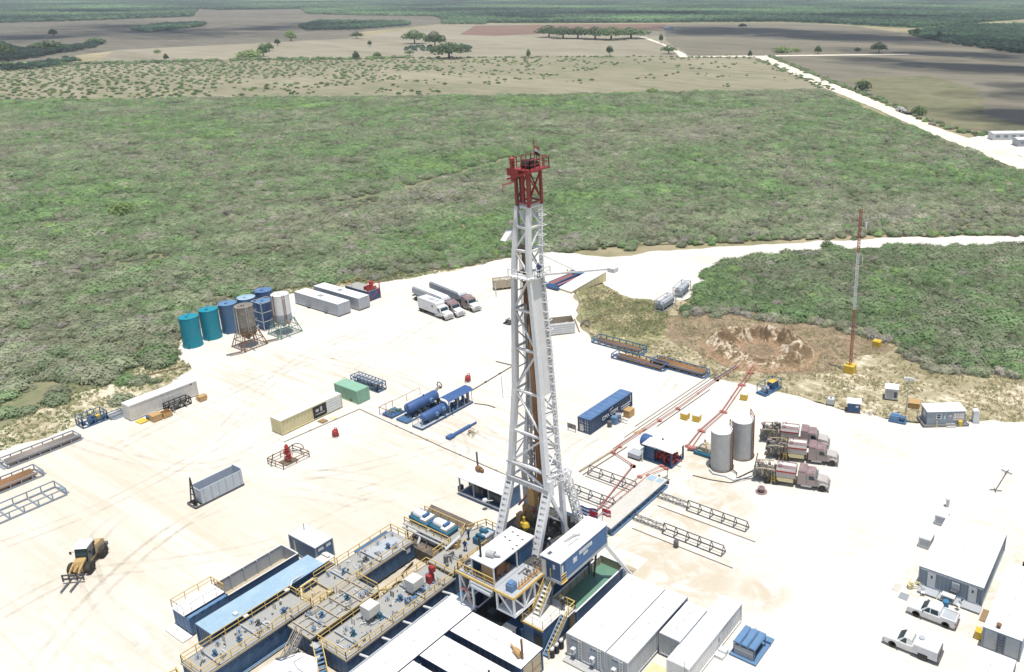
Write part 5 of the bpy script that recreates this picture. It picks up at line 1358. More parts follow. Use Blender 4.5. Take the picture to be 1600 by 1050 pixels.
part('deck', MB().prism([(-6.2, .4), (6.0, 2.5), (6.0, 2.6), (-6.2, .55)], -2.0, 2.6, 'x'), 'roofwhite', T)
m = MB()
for k in range(9): m.prism([(-6.1+k*1.35, 0), (-4.8+k*1.35, 0), (-4.8+k*1.35, .62+k*.232), (-6.1+k*1.35, .4+k*.232)], 2.45, 2.55, 'x')
part('side_panel', m, 'cream', T)
part('end_panel', MB().box(-2, -6.25, 0, 2.5, -6.15, .45), 'cream', T)
T = thing('open_container', 'open container bin with a tan inside and white ribbed side behind the mast', 'container', (-46.0, 54.5, 0), R(-41))
part('side_wall', MB().box(2.6, -3.0, .15, 2.7, 3.0, 2.7), 'white', T)
m = MB()
for k in range(5): m.box(2.7, -2.9, .35+k*.5, 2.82, 2.9, .5+k*.5)
part('rib', m, 'white', T)
part('inner_wall', MB().box(-1.8, 2.9, .15, 2.6, 3.0, 2.6).box(-1.9, -3, .15, -1.8, 3.0, 2.4), 'tan', T)
part('bin_floor', MB().box(-1.8, -3, .15, 2.6, 2.9, .25), 'plate', T)
part('scrap', clutter(MB(), -1.4, 2.2, -2, 2.5, .25, 1.3, 10, 16, .7), 'tan', T)
for k, (x, y) in enumerate(((-69.0, 85.4), (-67.9, 86.2))):
    single('marker_post', MB().lathe([(.28, 0), (.2, .4), (.16, 1.3), (.05, 1.35)], n=10), 'cyellow', ('left' if k == 0 else 'right')+' one of two short yellow posts behind the navy skid with red bars', 'post', (x, y, 0), 0, 'yellow posts')
for k, (a, b, lab) in enumerate((((-47, 61), (-41.5, 55.8), 'weathered log lying by the green verge right of the open bin'), ((-100.5, -10), (-96.8, .5), 'weathered pole lying on the scrub edge above the cream trailer'))):
    single('log', MB().cyl((*a, .15), (*b, .15), .16, .12, 8), 'wood', lab, 'log')
single('wire_coil', MB().tube([(1.4*math.cos(t)*(1-.02*t), 1.0*math.sin(t), .15+.03*t) for t in np.linspace(0, 25, 80)], .06, 5), 'pipegrey', 'coil of grey wire in the grass beside the open bin', 'coil', (-43.2, 60.2, 0))
# ISO tanks
def iso(label, x, y, rz):
    T = thing('tank_container', label, 'tank', (x, y, 0), rz, 'framed tank containers by the clearing'); a, b, h = 1.2, 3.05, 2.55
    m = MB()
    for sx in (-a, a):
        for sy in (-b, b): m.beam((sx, sy, 0), (sx, sy, h), .16)
    for z in (.1, h-.08):
        for s in (-a, a): m.beam((s, -b, z), (s, b, z), .14)
        for s in (-b, b): m.beam((-a, s, z), (a, s, z), .14)
    part('frame', m, 'lgrey', T)
    part('vessel', vessel(MB(), 0, 0, 1.35, 5.0, 1.12), 'lgrey', T)
    part('walkway', MB().box(-.25, -2.9, h-.03, .25, 2.9, h+.02).box(-.3, -.3, h, .3, .3, h+.18), 'lgrey', T)
    return T
iso('grey framed tank container nearest the burn pit in the clearing', -33.9, 78.6, R(4))
iso('grey framed tank container behind the other, half in the thicket edge', -35.5, 88.6, R(12))

# ------------------------------------------------------------------ blue shipping container with its lettering
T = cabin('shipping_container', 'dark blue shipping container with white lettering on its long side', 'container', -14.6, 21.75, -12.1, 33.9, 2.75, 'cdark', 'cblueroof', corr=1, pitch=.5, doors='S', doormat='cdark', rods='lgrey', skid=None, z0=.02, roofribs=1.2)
CB = T
def lettering(text, size, M, mat, parent, label=None, extrude=.01, shear=0, offset=0.0):
    c = bpy.data.curves.new('lettering', 'FONT'); c.body = text; c.size = size; c.extrude = extrude; c.shear = shear; c.align_x = 'CENTER'; c.align_y = 'CENTER'; c.offset = offset; c.resolution_u = 3
    o = bpy.data.objects.new('lettering', c); COL.objects.link(o)
    dg = bpy.context.evaluated_depsgraph_get(); me = bpy.data.meshes.new_from_object(o.evaluated_get(dg)); bpy.data.objects.remove(o); bpy.data.curves.remove(c)
    me.transform(M); me.materials.clear(); me.materials.append(MT[mat])
    o = bpy.data.objects.new('lettering', me); link(o, parent)
    if label: o['label'] = label
    return o
def onside(x, y, z):
    """text plane facing +X, reading towards +Y"""
    return Matrix.Translation((x, y, z)) @ Matrix(((0, 0, 1, 0), (1, 0, 0, 0), (0, 1, 0, 0), (0, 0, 0, 1)))
def onfront(x, y, z):
    """text plane facing -Y, reading towards +X"""
    return Matrix.Translation((x, y, z)) @ Matrix(((1, 0, 0, 0), (0, 0, -1, 0), (0, 1, 0, 0), (0, 0, 0, 1)))
lettering('CMA CGM', .98, onside(1.30, -.5, 1.35), 'signal', T, 'white bold lettering', offset=.03)
m = MB()
m._add([(1.31, -.9, 1.95), (1.31, .5, 2.35), (1.31, .45, 2.42), (1.31, -.4, 2.3)], [(0, 1, 2, 3)]); m._add([(1.31, -.7, .72), (1.31, .8, .62), (1.31, .7, .52), (1.31, -.2, .55)], [(0, 1, 2, 3)])
part('logo_swoosh', m, 'signal', T)
g = random.Random(2); m = MB()
for z, y1 in ((1.25, 5.2), (.8, 5.3)):                    # two lines of small print, too small to read in the photo
    y = 2.7
    while y < y1: w = g.uniform(.12, .3); m.box(1.3, y, z-.1, 1.32, y+w, z+.1); y += w+.05
for k in range(5): m.box(1.3, 5.55, 1.1+k*.28, 1.32, 5.75, 1.3+k*.28)
part('small_print', m, 'signal', T)
part('side_plate', MB().box(-.9, -6.2, .3, -.1, -6.17, 1.5), 'offwhite', T, 'pale stained plate on the left door')
single('gate_panel', MB().box(-.9, -.05, .5, .9, .05, 1.4).beam((-.8, 0, 0), (-.8, 0, .5), .08).beam((.8, 0, 0), (.8, 0, .5), .08), 'machine', 'small grey panel stand left of the blue lettered container', 'panel', (-15.5, 21.0, 0))
for k, (x, y, s, mat, lab) in enumerate(((-11.0, 25.7, 1.0, 'dgrey', 'nearest grey drum beside the lettered container'), (-10.9, 27.0, 1.2, 'powder', 'blue grey machine between the drums beside the lettered container'), (-11.0, 28.3, 1.1, 'mgrey', 'tilted grey cabinet beside the lettered container'))):
    m = MB().lathe([(.4, 0), (.42, .1), (.42, 1.0*s), (.3, 1.05*s)], n=12) if k == 0 else clutter(MB().cbox((0, 0, .6*s), 1.0, .9, 1.1*s, .3*k), -.7, .7, -.6, .6, 0, 1.2*s, 6, 20+k, .4)
    single(('drum', 'machine', 'cabinet')[k], m, mat, lab, ('drum', 'machine', 'cabinet')[k], (x, y, 0))
crate('yellow crate at the far end of the lettered container', -10.4, 30.6, 1.3, 1.6, 1.3, 'orange')
for k, (x, y) in enumerate(((-1.5, 35.0), (.6, 35.5), (3.8, 47.0))):
    T = thing('intermediate_bulk_crate', ('left yellow bulk bin of the pair by the flare lines', 'right yellow bulk bin of the pair by the flare lines', 'single yellow bulk bin farther along the flare lines')[k], 'bin', (x, y, 0), R(8*k), 'yellow bulk bins')
    part('bin_body', MB().prism([(-.62, .12), (-.7, 1.1), (.7, 1.1), (.62, .12)], -.55, .55, 'y'), 'cyellow', T); part('liner', MB().box(-.6, -.5, 1.1, .6, .5, 1.16), 'cloudy', T); part('foot', MB().box(-.6, -.5, 0, -.35, .5, .12).box(.35, -.5, 0, .6, .5, .12), 'cyellow', T)
single('scrap_board', MB().box(-.3, -1.2, .02, .3, 1.2, .1), 'orange', 'orange board lying on the pad between the lettered container and the choke shed', 'board', (-5.6, 27.2, 0), R(-20))
single('steel_beam', MB().beam((0, 0, .15), (.9, 9.6, .15), .28, .3), 'tan', 'long tan steel beam lying beside the left pipe racks', 'beam', (-6.4, 11.6, 0))
single('steel_beam', MB().beam((0, 0, .1), (.9, 10.5, .1), .1, .15), 'pipegrey', 'thin grey bar lying beside the long tan steel beam', 'beam', (-5.4, 11.2, 0))

# ------------------------------------------------------------------ flare lines, choke shed
def redline(label, pts, r=.09, z=.35, mat='flare', supports=True):
    T = thing('flare_line', label, 'pipeline', (*pts[0], 0)); o = pts[0]; m = MB(); sm = MB()
    P = [Vector((x-o[0], y-o[1], z)) for x, y in pts]
    for p, q in zip(P, P[1:]):
        m.cyl(p, q, r, n=8); L = (q-p).length; n = int(L/5); d = (q-p).normalized()
        for k in range(n+1):
            c = p.lerp(q, k/max(n, 1)); m.cyl(c-d*.14, c+d*.14, r*1.6, n=8)
            if k % 2 == 0: sm.box(c.x-.4, c.y-.22, 0, c.x+.4, c.y+.22, z-r*.4)
    part('pipe', m, mat, T); part('support', sm, 'flare' if supports else 'concrete', T)
    return T
redline('main red flare line running from the rig corner straight out to the burn pit', [(2.6, 3.4), (-.2, 17.3), (-5.3, 18.9), (-5.5, 21.0), (-4.4, 37.2), (-4.2, 51.0), (-3.2, 62.5)])
redline('right hand red flare line leaving the choke shed towards the burn pit', [(3.9, 27.0), (3.0, 32.6), (2.8, 40.5), (-.6, 57.0), (-1.7, 62.5)], .1)
redline('second red line running close beside the right hand flare line', [(4.7, 27.2), (3.6, 32.6), (3.4, 40.5), (0, 57.5), (-1.3, 62.3)], .07, .3)
line('blue vent hose ending in the burn pit beside the flare lines', [(-4.9, 51), (-4.2, 60), (-3.5, 64.6)], .09, 'royal')
for k, (off, a, b) in enumerate(((-.7, 20, 51), (-1.4, 24, 53), (-2.2, 28, 55), (.9, 30, 47))):
    line(('grey pipe lying first to the left of the main flare line', 'grey pipe lying second to the left of the main flare line', 'grey pipe lying third to the left of the main flare line', 'dark pipe lying just right of the main flare line')[k], [(-5.4+off+(a-20)*.04, a), (-5.4+off+(b-20)*.04, b)], .06, 'hose' if k == 3 else 'pipegrey')
redline('pink red pipe running from the choke shed down beside the catwalk to the rig', [(4.6, 19.5), (3.4, 16.4), (3.2, 2.0)], .07, .3)
redline('thinner pink pipe left of the one beside the catwalk', [(3.6, 19.8), (2.4, 15.4), (2.2, 1.8)], .06, .3)
T = thing('choke_shed', 'white roofed open shed on navy posts over a red choke manifold', 'shed', (2.7, 21.8, 0))
part('base', MB().box(-2.6, -1.8, .05, 2.6, 1.8, .35), 'navy', T)
m = MB()
for x in (-2.5, -.9, 2.5):
    for y in (-1.7, 1.7): m.beam((x, y, .35), (x, y, 2.85), .22)
for y in (-1.7, 1.7): m.beam((-2.5, y, 2.75), (2.5, y, 2.75), .16)
for x in (-2.5, 2.5): m.beam((x, -1.7, 2.75), (x, 1.7, 2.75), .16)
part('post_frame', m, 'navy', T)
part('side_panel', MB().box(-2.4, -1.66, .36, -.95, -1.6, 2.7), 'navy', T)
part('roof', MB().prism([(-2.9, 2.85), (-2.9, 2.92), (0, 3.1), (2.9, 2.92), (2.9, 2.85)], -2.0, 2.0, 'y'), 'roofwhite', T)
part('roof_vent', MB().cyl((-.6, .6, 3.0), (-.6, .6, 3.3), .16), 'dgrey', T)
m = clutter(MB(), -.8, 2.3, -1.4, 1.4, .36, 1.9, 30, 22, .5)
for k in range(4): m.cyl((-.7+k*.8, -1.3, 1.1), (-.7+k*.8, 1.3, 1.1), .18, n=10)
part('choke_manifold', m, 'red', T)
part('drum', MB().lathe([(.02, -1.0), (1.0, -1.0), (1.05, -.9), (1.05, .9), (1.0, 1.0), (.02, 1.0)], (-3.5, .7, 1.9), 22, 'x'), 'royal', T)
T = thing('control_unit', 'low grey steel unit on runners at the left end of the choke shed', 'cabinet', (-1.4, 19.9, 0))
part('cabinet', MB().box(-1.1, -.8, .35, 1.1, .8, 1.0), 'lgrey', T); part('runner', MB().box(-1.2, -.7, 0, 1.2, -.5, .35).box(-1.2, .5, 0, 1.2, .7, .35), 'dgrey', T)
part('valve_post', MB().cyl((1.4, -.3, .3), (1.4, -.3, 2.0), .1).cyl((1.6, -.5, .3), (1.6, -.5, 1.8), .08), 'cloudy', T)
T = thing('pump_skid', 'teal and yellow pump skid half hidden behind the near grey silo tank', 'skid', (7.6, 27.3, 0))
part('skid', MB().box(-1.8, -1.6, .05, 1.8, 1.6, .5), 'petrol', T); part('pump', clutter(MB().box(-1.0, -.8, .5, 1.0, .8, 1.2), -1.5, 1.5, -1.2, 1.2, .5, 1.9, 16, 23, .6), 'tan', T); part('pipe_end', MB().cyl((-3.2, -1, .5), (-1.8, -.6, .5), .35), 'flare', T)
# the two tall grey tanks
for k, (x, y, lab) in enumerate(((11.5, 24.9, 'weathered grey upright tank nearest the choke shed'), (12.7, 29.6, 'weathered grey upright tank behind its twin'))):
    T = thing('grey_tank', lab, 'tank', (x, y, 0), 0, 'twin grey upright tanks'); r = 1.75; h = 6.5
    part('shell', MB().lathe([(r, .05), (r, h)], n=36), 'galv', T)
    part('lid', MB().lathe([(r*1.01, h-.02), (r*1.01, h+.05), (.02, h+.22)], n=36).cyl((.9, -.5, h), (.9, -.5, h+.3), .14, n=8), 'roofwhite', T)
    part('ladder_post', MB().beam((r+.1, .2, .1), (r+.1, .2, h+1.1), .12).beam((r*.2, r+.1, .1), (r*.2, r+.1, h+1.1), .1).beam((r+.1, .2, h+1.05), (r*.2, r+.1, h+1.05), .1).beam((r+.1, .2, h+.5), (r*.2, r+.1, h+.5), .07).ladder((r+.14, -.3, .2), (r+.14, -.3, h+.6), .45, (0, 1, 0)), 'rust', T)
    part('base_ring', MB().lathe([(r*1.12, 0), (r*1.12, .1), (r*1.0, .12)], n=36), 'mudsteel', T)
single('suction_hose', MB().tube([(10.4, 22.9, .3), (11.5, 22.2, .2), (13.4, 22.6, .15), (15, 22.3, .12), (16.6, 24.0, .3), (17.6, 24.6, .8)], .12, 7), 'cloudy', 'pale hose running from the near grey tank to the nearest pump truck', 'hose')
single('suction_hose', MB().tube([(13.4, 24.6, .4), (14.6, 24.2, .2), (15.2, 23.0, .12), (16.4, 26.5, .15), (15.2, 30.1, .9)], .09, 7), 'hose', 'dark hose running from the near grey tank to the middle pump truck', 'hose')
single('suction_hose', MB().tube([(9, 20.2, .06), (12, 20.6, .06), (15, 21.5, .06), (17.2, 24.2, .5)], .07, 7), 'hose', 'thin dark hose lying on the damp ground before the grey tanks', 'hose')

# ------------------------------------------------------------------ along the right edge of the pad
T = thing('power_tong_skid', 'dark blue caged power unit skid standing by the grass below the burn pit', 'skid', (6.1, 52.6, 0), R(-10))
part('skid', crossed(MB().box(-1.0, -2.4, .05, 1.0, 2.4, .25), -1.05, 1.05, -2.6, 2.6, 0), 'slateblue', T)
m = MB()
for x in (-1, 1):
    for y in (-2.4, 0, 2.4): m.beam((x, y, .2), (x, y, 1.9), .1)
    m.beam((x, -2.4, 1.9), (x, 2.4, 1.9), .1)
for y in (-2.4, 2.4): m.beam((-1, y, 1.9), (1, y, 1.9), .1)
part('cage_frame', m, 'navy', T)
part('engine', clutter(MB().box(-.6, .2, .25, .6, 2.0, 1.5), -.8, .8, -2.1, 2.1, .25, 1.4, 14, 24, .5), 'navy', T); part('canopy', MB().box(-.6, .3, 1.52, .6, 1.9, 1.6), 'cyellow', T); part('tank', MB().cyl((0, -1.8, .8), (0, -.6, .8), .5, n=14), 'lgrey', T)
def tote(label, x, y, s=1.0, rz=0):
    T = thing('bulk_tote', label, 'tote', (x, y, 0), rz)
    part('bottle', MB().prism([(-.55, .2), (-.58, .9), (-.45, 1.15), (.45, 1.15), (.58, .9), (.55, .2)], -.5, .5, 'y'), 'cloudy', T)
    m = MB()
    for k in range(5):
        for s_ in (-1, 1): m.beam((-.6+k*.3, s_*.6, .12), (-.6+k*.3, s_*.6, 1.15), .04); m.beam((s_*.6, -.6+k*.3, .12), (s_*.6, -.6+k*.3, 1.15), .04)
    for z in (.4, .75, 1.12):
        for s_ in (-1, 1): m.beam((-.6, s_*.6, z), (.6, s_*.6, z), .04); m.beam((s_*.6, -.6, z), (s_*.6, .6, z), .04)
    part('cage', m, 'galv', T); part('pallet', MB().box(-.6, -.6, 0, .6, .6, .12), 'dgrey', T); part('cap', MB().cyl((0, 0, 1.15), (0, 0, 1.25), .16), 'black', T)
    T.scale = (s, s, s); return T
tote('white caged bulk tote at the grass edge left of the small dark shed', 18.0, 53.6, 1.1, .3)
T = thing('pump_shed', 'small dark blue shed with an overhanging white roof on the grass edge', 'shed', (22.4, 53.5, 0), R(20))
part('wall', MB().box(-1.1, -.9, .1, 1.1, .9, 1.9), 'navy', T); part('roof', MB().box(-1.3, -1.1, 1.9, 1.3, 1.1, 1.98), 'roofwhite', T); part('skid', MB().box(-1.4, -1.0, 0, 1.3, -.8, .1).box(-1.4, .8, 0, 1.3, 1.0, .1), 'rust', T); part('sign_plate', MB().box(.3, -.93, 1.1, .8, -.905, 1.5), 'cloudy', T)
single('rubble', clutter(MB(), -.8, .8, -.5, .5, 0, .35, 10, 26, .4), 'concrete', 'pale rubble beside the small dark shed', 'rubble', (25.0, 53.6, 0))
T = thing('generator_cabinet', 'white square cabinet unit with louvres standing on the dry grass', 'cabinet', (26.4, 62.0, 0), R(18))
part('body', MB().box(-1.15, -1.1, .15, 1.15, 1.1, 2.2), 'cloudy', T); part('roof', MB().box(-1.25, -1.2, 2.2, 1.25, 1.2, 2.3), 'roofwhite', T)
m = MB()
for k in range(5): m.box(-.9, -1.13, .5+k*.3, .2, -1.105, .65+k*.3)
part('louvre', m, 'lgrey', T); part('vent', MB().box(.4, -1.13, .6, .95, -1.105, 1.7).box(1.155, -.6, .8, 1.18, .2, 1.7), 'dgrey', T); part('skid', MB().box(-1.2, -1.1, 0, 1.2, -.9, .15).box(-1.2, .9, 0, 1.2, 1.1, .15), 'black', T)
T = thing('light_tower', 'slim light tower with white lamp heads beside the blue generator', 'light tower', (30.7, 57.2, 0), R(20))
part('pole', MB().cyl((0, 0, 0), (0, 0, 3.5), .09, n=8).cyl((0, 0, 3.5), (0, 0, 6.8), .06, n=8), 'galv', T)
part('crossbar', MB().beam((-.8, 0, 6.8), (.8, 0, 6.8), .07), 'galv', T)
for k in (-.7, -.25, .25, .7): part('lamp_head', MB().box(k-.2, -.3, 6.7, k+.2, 0, 7.15), 'cloudy', T)
part('base', MB().beam((-.7, 0, .08), (.7, 0, .08), .12).beam((0, -.7, .08), (0, .7, .08), .12), 'orange', T)
T = thing('generator', 'powder blue generator with a ribbed engine cover on a low skid by the grey cabin', 'generator', (30.3, 53.9, 0), R(8))
part('skid', MB().box(-1.5, -.8, .05, 1.5, .8, .3), 'slateblue', T); part('engine_cover', MB().box(-1.3, -.6, .3, .3, .6, 1.2).cyl((-1.1, 0, 1.2), (.1, 0, 1.2), .35, n=12), 'powder', T); part('alternator', clutter(MB().cyl((.4, 0, .8), (1.2, 0, .8), .45, n=14), .4, 1.3, -.6, .6, .3, 1.4, 6, 27, .4), 'slateblue', T)
crate('orange edged white tray box on the grass behind the grey cabin', 31.0, 61.0, 1.9, 1.9, .9, 'orange', R(15))
T = thing('site_cabin', 'grey site cabin with a white roof and a notice board on a dark skid', 'cabin', (36.9, 57.9, 0), R(35.5))
a, b, h = 3.3, 1.45, 2.75
part('wall', MB().box(-a, -b, .35, a, b, h), 'bluegrey', T)
part('roof', MB().box(-a-.15, -b-.15, h, a+.15, b+.15, h+.1), 'roofwhite', T)
part('skid', MB().box(-a-.7, -b-.45, .05, a+.7, b+.2, .33), 'machine', T)
part('end_rail', MB().rail([(-a-.65, -b-.4, .33), (-a-.65, b+.1, .33)], 1.0, 1.6, .06).rail([(a+.65, -b-.4, .33), (a+.65, b+.1, .33)], 1.0, 1.6, .06), 'dgrey', T)
w = part('window', MB().box(-1.75, -b-.05, 1.35, -.85, -b-.003, 2.35), 'white', T); part('pane', MB().box(-1.62, -b-.06, 1.48, -.98, -b-.052, 1.86).box(-1.62, -b-.06, 1.94, -.98, -b-.052, 2.25), 'glass', w)
w = part('window', MB().box(-a-.05, -.5, 1.35, -a-.003, .4, 2.3), 'white', T); part('pane', MB().box(-a-.06, -.38, 1.48, -a-.052, .28, 2.18), 'cloudy', w)
d = part('door', MB().box(.3, -b-.04, .42, 1.15, -b-.003, 2.35), 'mgrey', T); part('door_sign', MB().box(.55, -b-.055, 1.75, .9, -b-.042, 2.05), 'white', d); part('handle', MB().box(.36, -b-.08, 1.3, .44, -b-.042, 1.42), 'chrome', d)
s = part('notice_board', MB().box(1.3, -b-.05, 1.05, 3.1, -b-.003, 2.35), 'offwhite', T)
m = MB(); g = random.Random(5)
for j in range(2):
    for i in range(6): m.box(1.42+i*.28, -b-.056, 1.25+j*.52, 1.42+i*.28+g.uniform(.1, .2), -b-.052, 1.25+j*.52+g.uniform(.12, .28))
part('notice', m, 'maroon', s)
part('name_sign', MB().box(-.35, -b-.05, 1.3, -.15, -b-.003, 2.0), 'cloudy', T)
single('door_step', MB().box(-.8, -.5, 0, .8, .5, .22).box(-.8, .05, .22, .8, .5, .42), 'concrete', 'pale double step before the door of the grey cabin', 'step', (38.55, 57.0, 0), R(35.5))
single('waste_bin', MB().lathe([(.32, 0), (.38, .9), (.4, .92), (.36, 1.0), (.1, 1.05)], n=14), 'cyellow', 'yellow lidded bin right of the step of the grey cabin', 'bin', (39.9, 58.0, 0))
single('post_stand', MB().beam((0, 0, 0), (0, 0, 1.2), .12).box(-.25, -.25, 0, .25, .25, .1), 'cream', 'short pale post before the grey cabin window', 'post', (36.6, 55.4, 0))
T = thing('portable_toilet', 'white portable toilet standing right of the grey cabin', 'toilet', (41.7, 61.0, 0), R(30))
part('cubicle', MB().box(-.5, -.5, .1, .5, .5, 2.1), 'cloudy', T); part('roof', MB().prism([(-.55, 2.1), (-.3, 2.3), (.3, 2.3), (.55, 2.1)], -.55, .55, 'y'), 'white', T); part('base', MB().box(-.6, -.7, 0, .6, .7, .1), 'mgrey', T)
# tower
T = thing('lattice_tower', 'slender red and white lattice tower on a yellow block in the dry grass', 'tower', (15.9, 68.4, 0))
part('base_block', MB().box(-.95, -.95, 0, .95, .95, 1.5).box(-.6, -.6, 1.5, .6, .6, 1.55), 'cyellow', T)
def tri(mb, z0, z1, w=.3):
    C = [(w*math.cos(a), w*math.sin(a)) for a in (.2, .2+2.094, .2+4.189)]
    for x, y in C: mb.beam((x, y, z0), (x, y, z1), .07)
    n = max(1, round((z1-z0)/.55))
    for k in range(n):
        a = z0+(z1-z0)*k/n; b = z0+(z1-z0)*(k+1)/n
        for i in range(3):
            p, q = C[i], C[(i+1) % 3]; mb.beam((*p, a), (*q, a), .06); mb.beam((*(p if k % 2 else q), a), (*(q if k % 2 else p), b), .05)
    return mb
part('red_section', tri(MB(), 1.5, 13.2), 'towerred', T); part('white_section', tri(MB(), 13.2, 24.6), 'white', T); part('red_section', tri(MB(), 24.6, 33.0), 'towerred', T)
part('antenna', MB().cyl((1.2, 0, 29.3), (1.2, 0, 30.6), .2, n=10).beam((.2, 0, 29.5), (1.2, 0, 29.5), .07).beam((.2, 0, 28.4), (.9, 0, 28.4), .07).cyl((.9, .2, 22.2), (.9, .2, 24.0), .06), 'cloudy', T)
single('anchor_block', MB().box(-.8, -.8, 0, .8, .8, 1.1).box(-.5, -.5, 1.1, .5, .5, 1.2), 'cyellow', 'yellow anchor block at the foot of the thicket beyond the lattice tower', 'block', (16.0, 83.6, 0))

# ------------------------------------------------------------------ office compound, lower right
T = cabin('office_cabin', 'wide grey office cabin with a white roof, two white doors and porch decks', 'cabin', 46.2, 13.8, 53.9, 26.2, 2.95, 'bluegrey', 'roofwhite', corr=1, pitch=.5, skid='mgrey', z0=.3)
for x, lb in ((-2.3, None), (2.7, None)):
    d = part('door', MB().box(x-.5, -6.3, .42, x+.5, -6.24, 2.5), 'cloudy', T); part('door_window', MB().box(x-.12, -6.315, 1.75, x+.12, -6.302, 2.15), 'glass', d)
w = part('window', MB().box(.2, -6.3, 1.35, 1.1, -6.24, 2.3), 'cloudy', T); part('pane', MB().box(.28, -6.315, 1.45, .62, -6.302, 2.2).box(.68, -6.315, 1.45, 1.02, -6.302, 2.2), 'lgrey', w)
for x0, x1 in ((-3.6, -1.2), (-1.1, 1.5), (1.7, 4.0)): part('porch_deck', MB().box(x0, -7.6, .18, x1, -6.26, .3), 'lgrey', T)
part('air_conditioner', MB().box(.1, -6.75, .75, .95, -6.3, 1.3), 'dgrey', T)
m = MB().box(-3.85, -6.22, 2.55, 3.85, -6.2, 2.8); part('fascia', m, 'cloudy', T)
for k, (x, y, lab) in enumerate(((44.6, 22.4, 'nearer of two white air handling boxes beside the wide office cabin'), (45.0, 28.6, 'farther of two white air handling boxes beside the wide office cabin'))):
    T = thing('air_handler', lab, 'air conditioner', (x, y, 0), 0, 'white air handling boxes')
    part('casing', MB().box(-.8, -.9, .1, .8, .9, 1.5), 'cloudy', T); part('grille', MB().box(-.6, -.93, .4, .6, -.905, 1.3), 'lgrey', T); part('base', MB().box(-.85, -.95, 0, .85, .95, .1), 'mgrey', T)
single('pipe_stub', MB().cyl((0, 0, 0), (0, 0, 1.2), .25, n=10).cyl((0, 0, 1.2), (0, 0, 1.35), .4, n=10), 'cloudy', 'small white vent post beyond the farther air handling box', 'vent', (44.6, 33.0, 0))
for k, (x, y, lab) in enumerate(((47.2, 12.3, 'white plastic chair by the left door of the office cabin'), (51.6, 12.0, 'white plastic chair by the right door of the office cabin'))):
    T = thing('plastic_chair', lab, 'chair', (x, y, .3 if k else 0), .4-k, 'white plastic chairs')
    part('seat', MB().box(-.25, -.25, .42, .25, .25, .46), 'cloudy', T); part('backrest', MB().box(-.25, .22, .46, .25, .26, .9), 'cloudy', T)
    for sx in (-.22, .22):
        for sy in (-.22, .22): part('leg', MB().beam((sx, sy, 0), (sx, sy, .42), .05), 'cloudy', T)
single('table', MB().box(-.8, -.4, .7, .8, .4, .75).box(-.7, -.35, 0, -.64, -.29, .7).box(.64, -.35, 0, .7, -.29, .7).box(-.7, .29, 0, -.64, .35, .7).box(.64, .29, 0, .7, .35, .7), 'cloudy', 'white table on the middle porch deck of the office cabin', 'table', (50.2, 12.7, .3))
single('barrel', MB().lathe([(.36, 0), (.38, .05), (.36, .3), (.38, .34), (.36, .6), (.38, .64), (.36, .92), (.38, .96), (.34, .96), (.02, .94)], n=18), 'barrelblue', 'bright blue barrel in front of the office cabin', 'barrel', (50.2, 11.6, 0))
for k, (x, y, w, l, mat, lab) in enumerate(((45.3, 10.8, 1.1, 1.2, 'mgrey', 'grey floor grating before the left corner of the office cabin'), (44.0, 12.0, .9, 1.4, 'concrete', 'pale slab left of the grey floor grating'), (54.8, 9.6, .9, .9, 'cyellow', None))):
    if lab: single('floor_panel', MB().box(-w/2, -l/2, 0, w/2, l/2, .05), mat, lab, 'panel', (x, y, 0))
single('plant_pot', clutter(MB().lathe([(.3, 0), (.36, .6)], n=10), -.4, .4, -.4, .4, .2, 1.0, 8, 33, .3), 'cream', 'pale yellow heap of fittings by the left corner of the office cabin', 'fittings', (45.5, 12.7, 0))
T = cabin('office_container', 'long white roofed container with a ladder on its grey end, right edge of the picture', 'container', 55.5, 7.2, 59.6, 20.6, 2.9, 'bluegrey', 'roofwhite', skid='mgrey')
part('end_panel', MB().box(-1.9, -6.77, .3, -.5, -6.72, 2.7).box(.4, -6.77, .3, 1.9, -6.72, 2.7), 'lgrey', T)
part('ladder', MB().ladder((-.1, -6.85, .1), (-.1, -6.85, 2.8), .6), 'dgrey', T)
part('roof_vent', MB().lathe([(.16, 2.9), (.16, 3.2), (.3, 3.25), (.3, 3.4), (.05, 3.5)], (-.6, -6.0, 0), 12), 'rust', T)
T = cabin('low_container', 'white roofed container in the lower right corner before the ladder end', 'container', 55.3, -4.5, 59.6, 4.0, 2.7, 'bluegrey', 'roofwhite', skid='mgrey')
T = cabin('grey_container', 'grey framed container end cut by the right picture edge behind the long white roof', 'container', 57.0, 21.8, 61, 30, 2.8, 'lgrey', 'roofwhite', skid='mgrey', frame='black')
part('opening', MB().box(-1.8, -4.2, .4, 1.8, -4.15, 2.5), 'black', T)
crate('yellow bin beside the ladder end of the long white container', 54.9, 8.6, .9, .9, 1.0, 'cyellow', name='bin')
single('duckboard', MB().box(-.4, -1.1, 0, .4, 1.1, .12).box(.6, -.9, 0, 1.3, 1.3, .12), 'wood', 'timber duckboards beside the long white container', 'duckboard', (54.6, 12.6, 0))
T = thing('aerial_mast', 'thin aerial with cross arms lying flat on the white pad, upper right', 'aerial', (49.6, 40.8, 0))
part('pole', MB().beam((0, 0, .15), (.35, 6.0, .15), .12), 'dgrey', T); part('cross_arm', MB().beam((-.8, -.3, .2), (.9, .2, .2), .1).beam((-.3, .5, .2), (.2, -.6, .2), .08), 'dgrey', T); part('cross_arm', MB().beam((-.5, 6.3, .2), (1.2, 5.8, .2), .1).beam((.2, 5.4, .2), (.5, 6.9, .2), .08), 'dgrey', T)

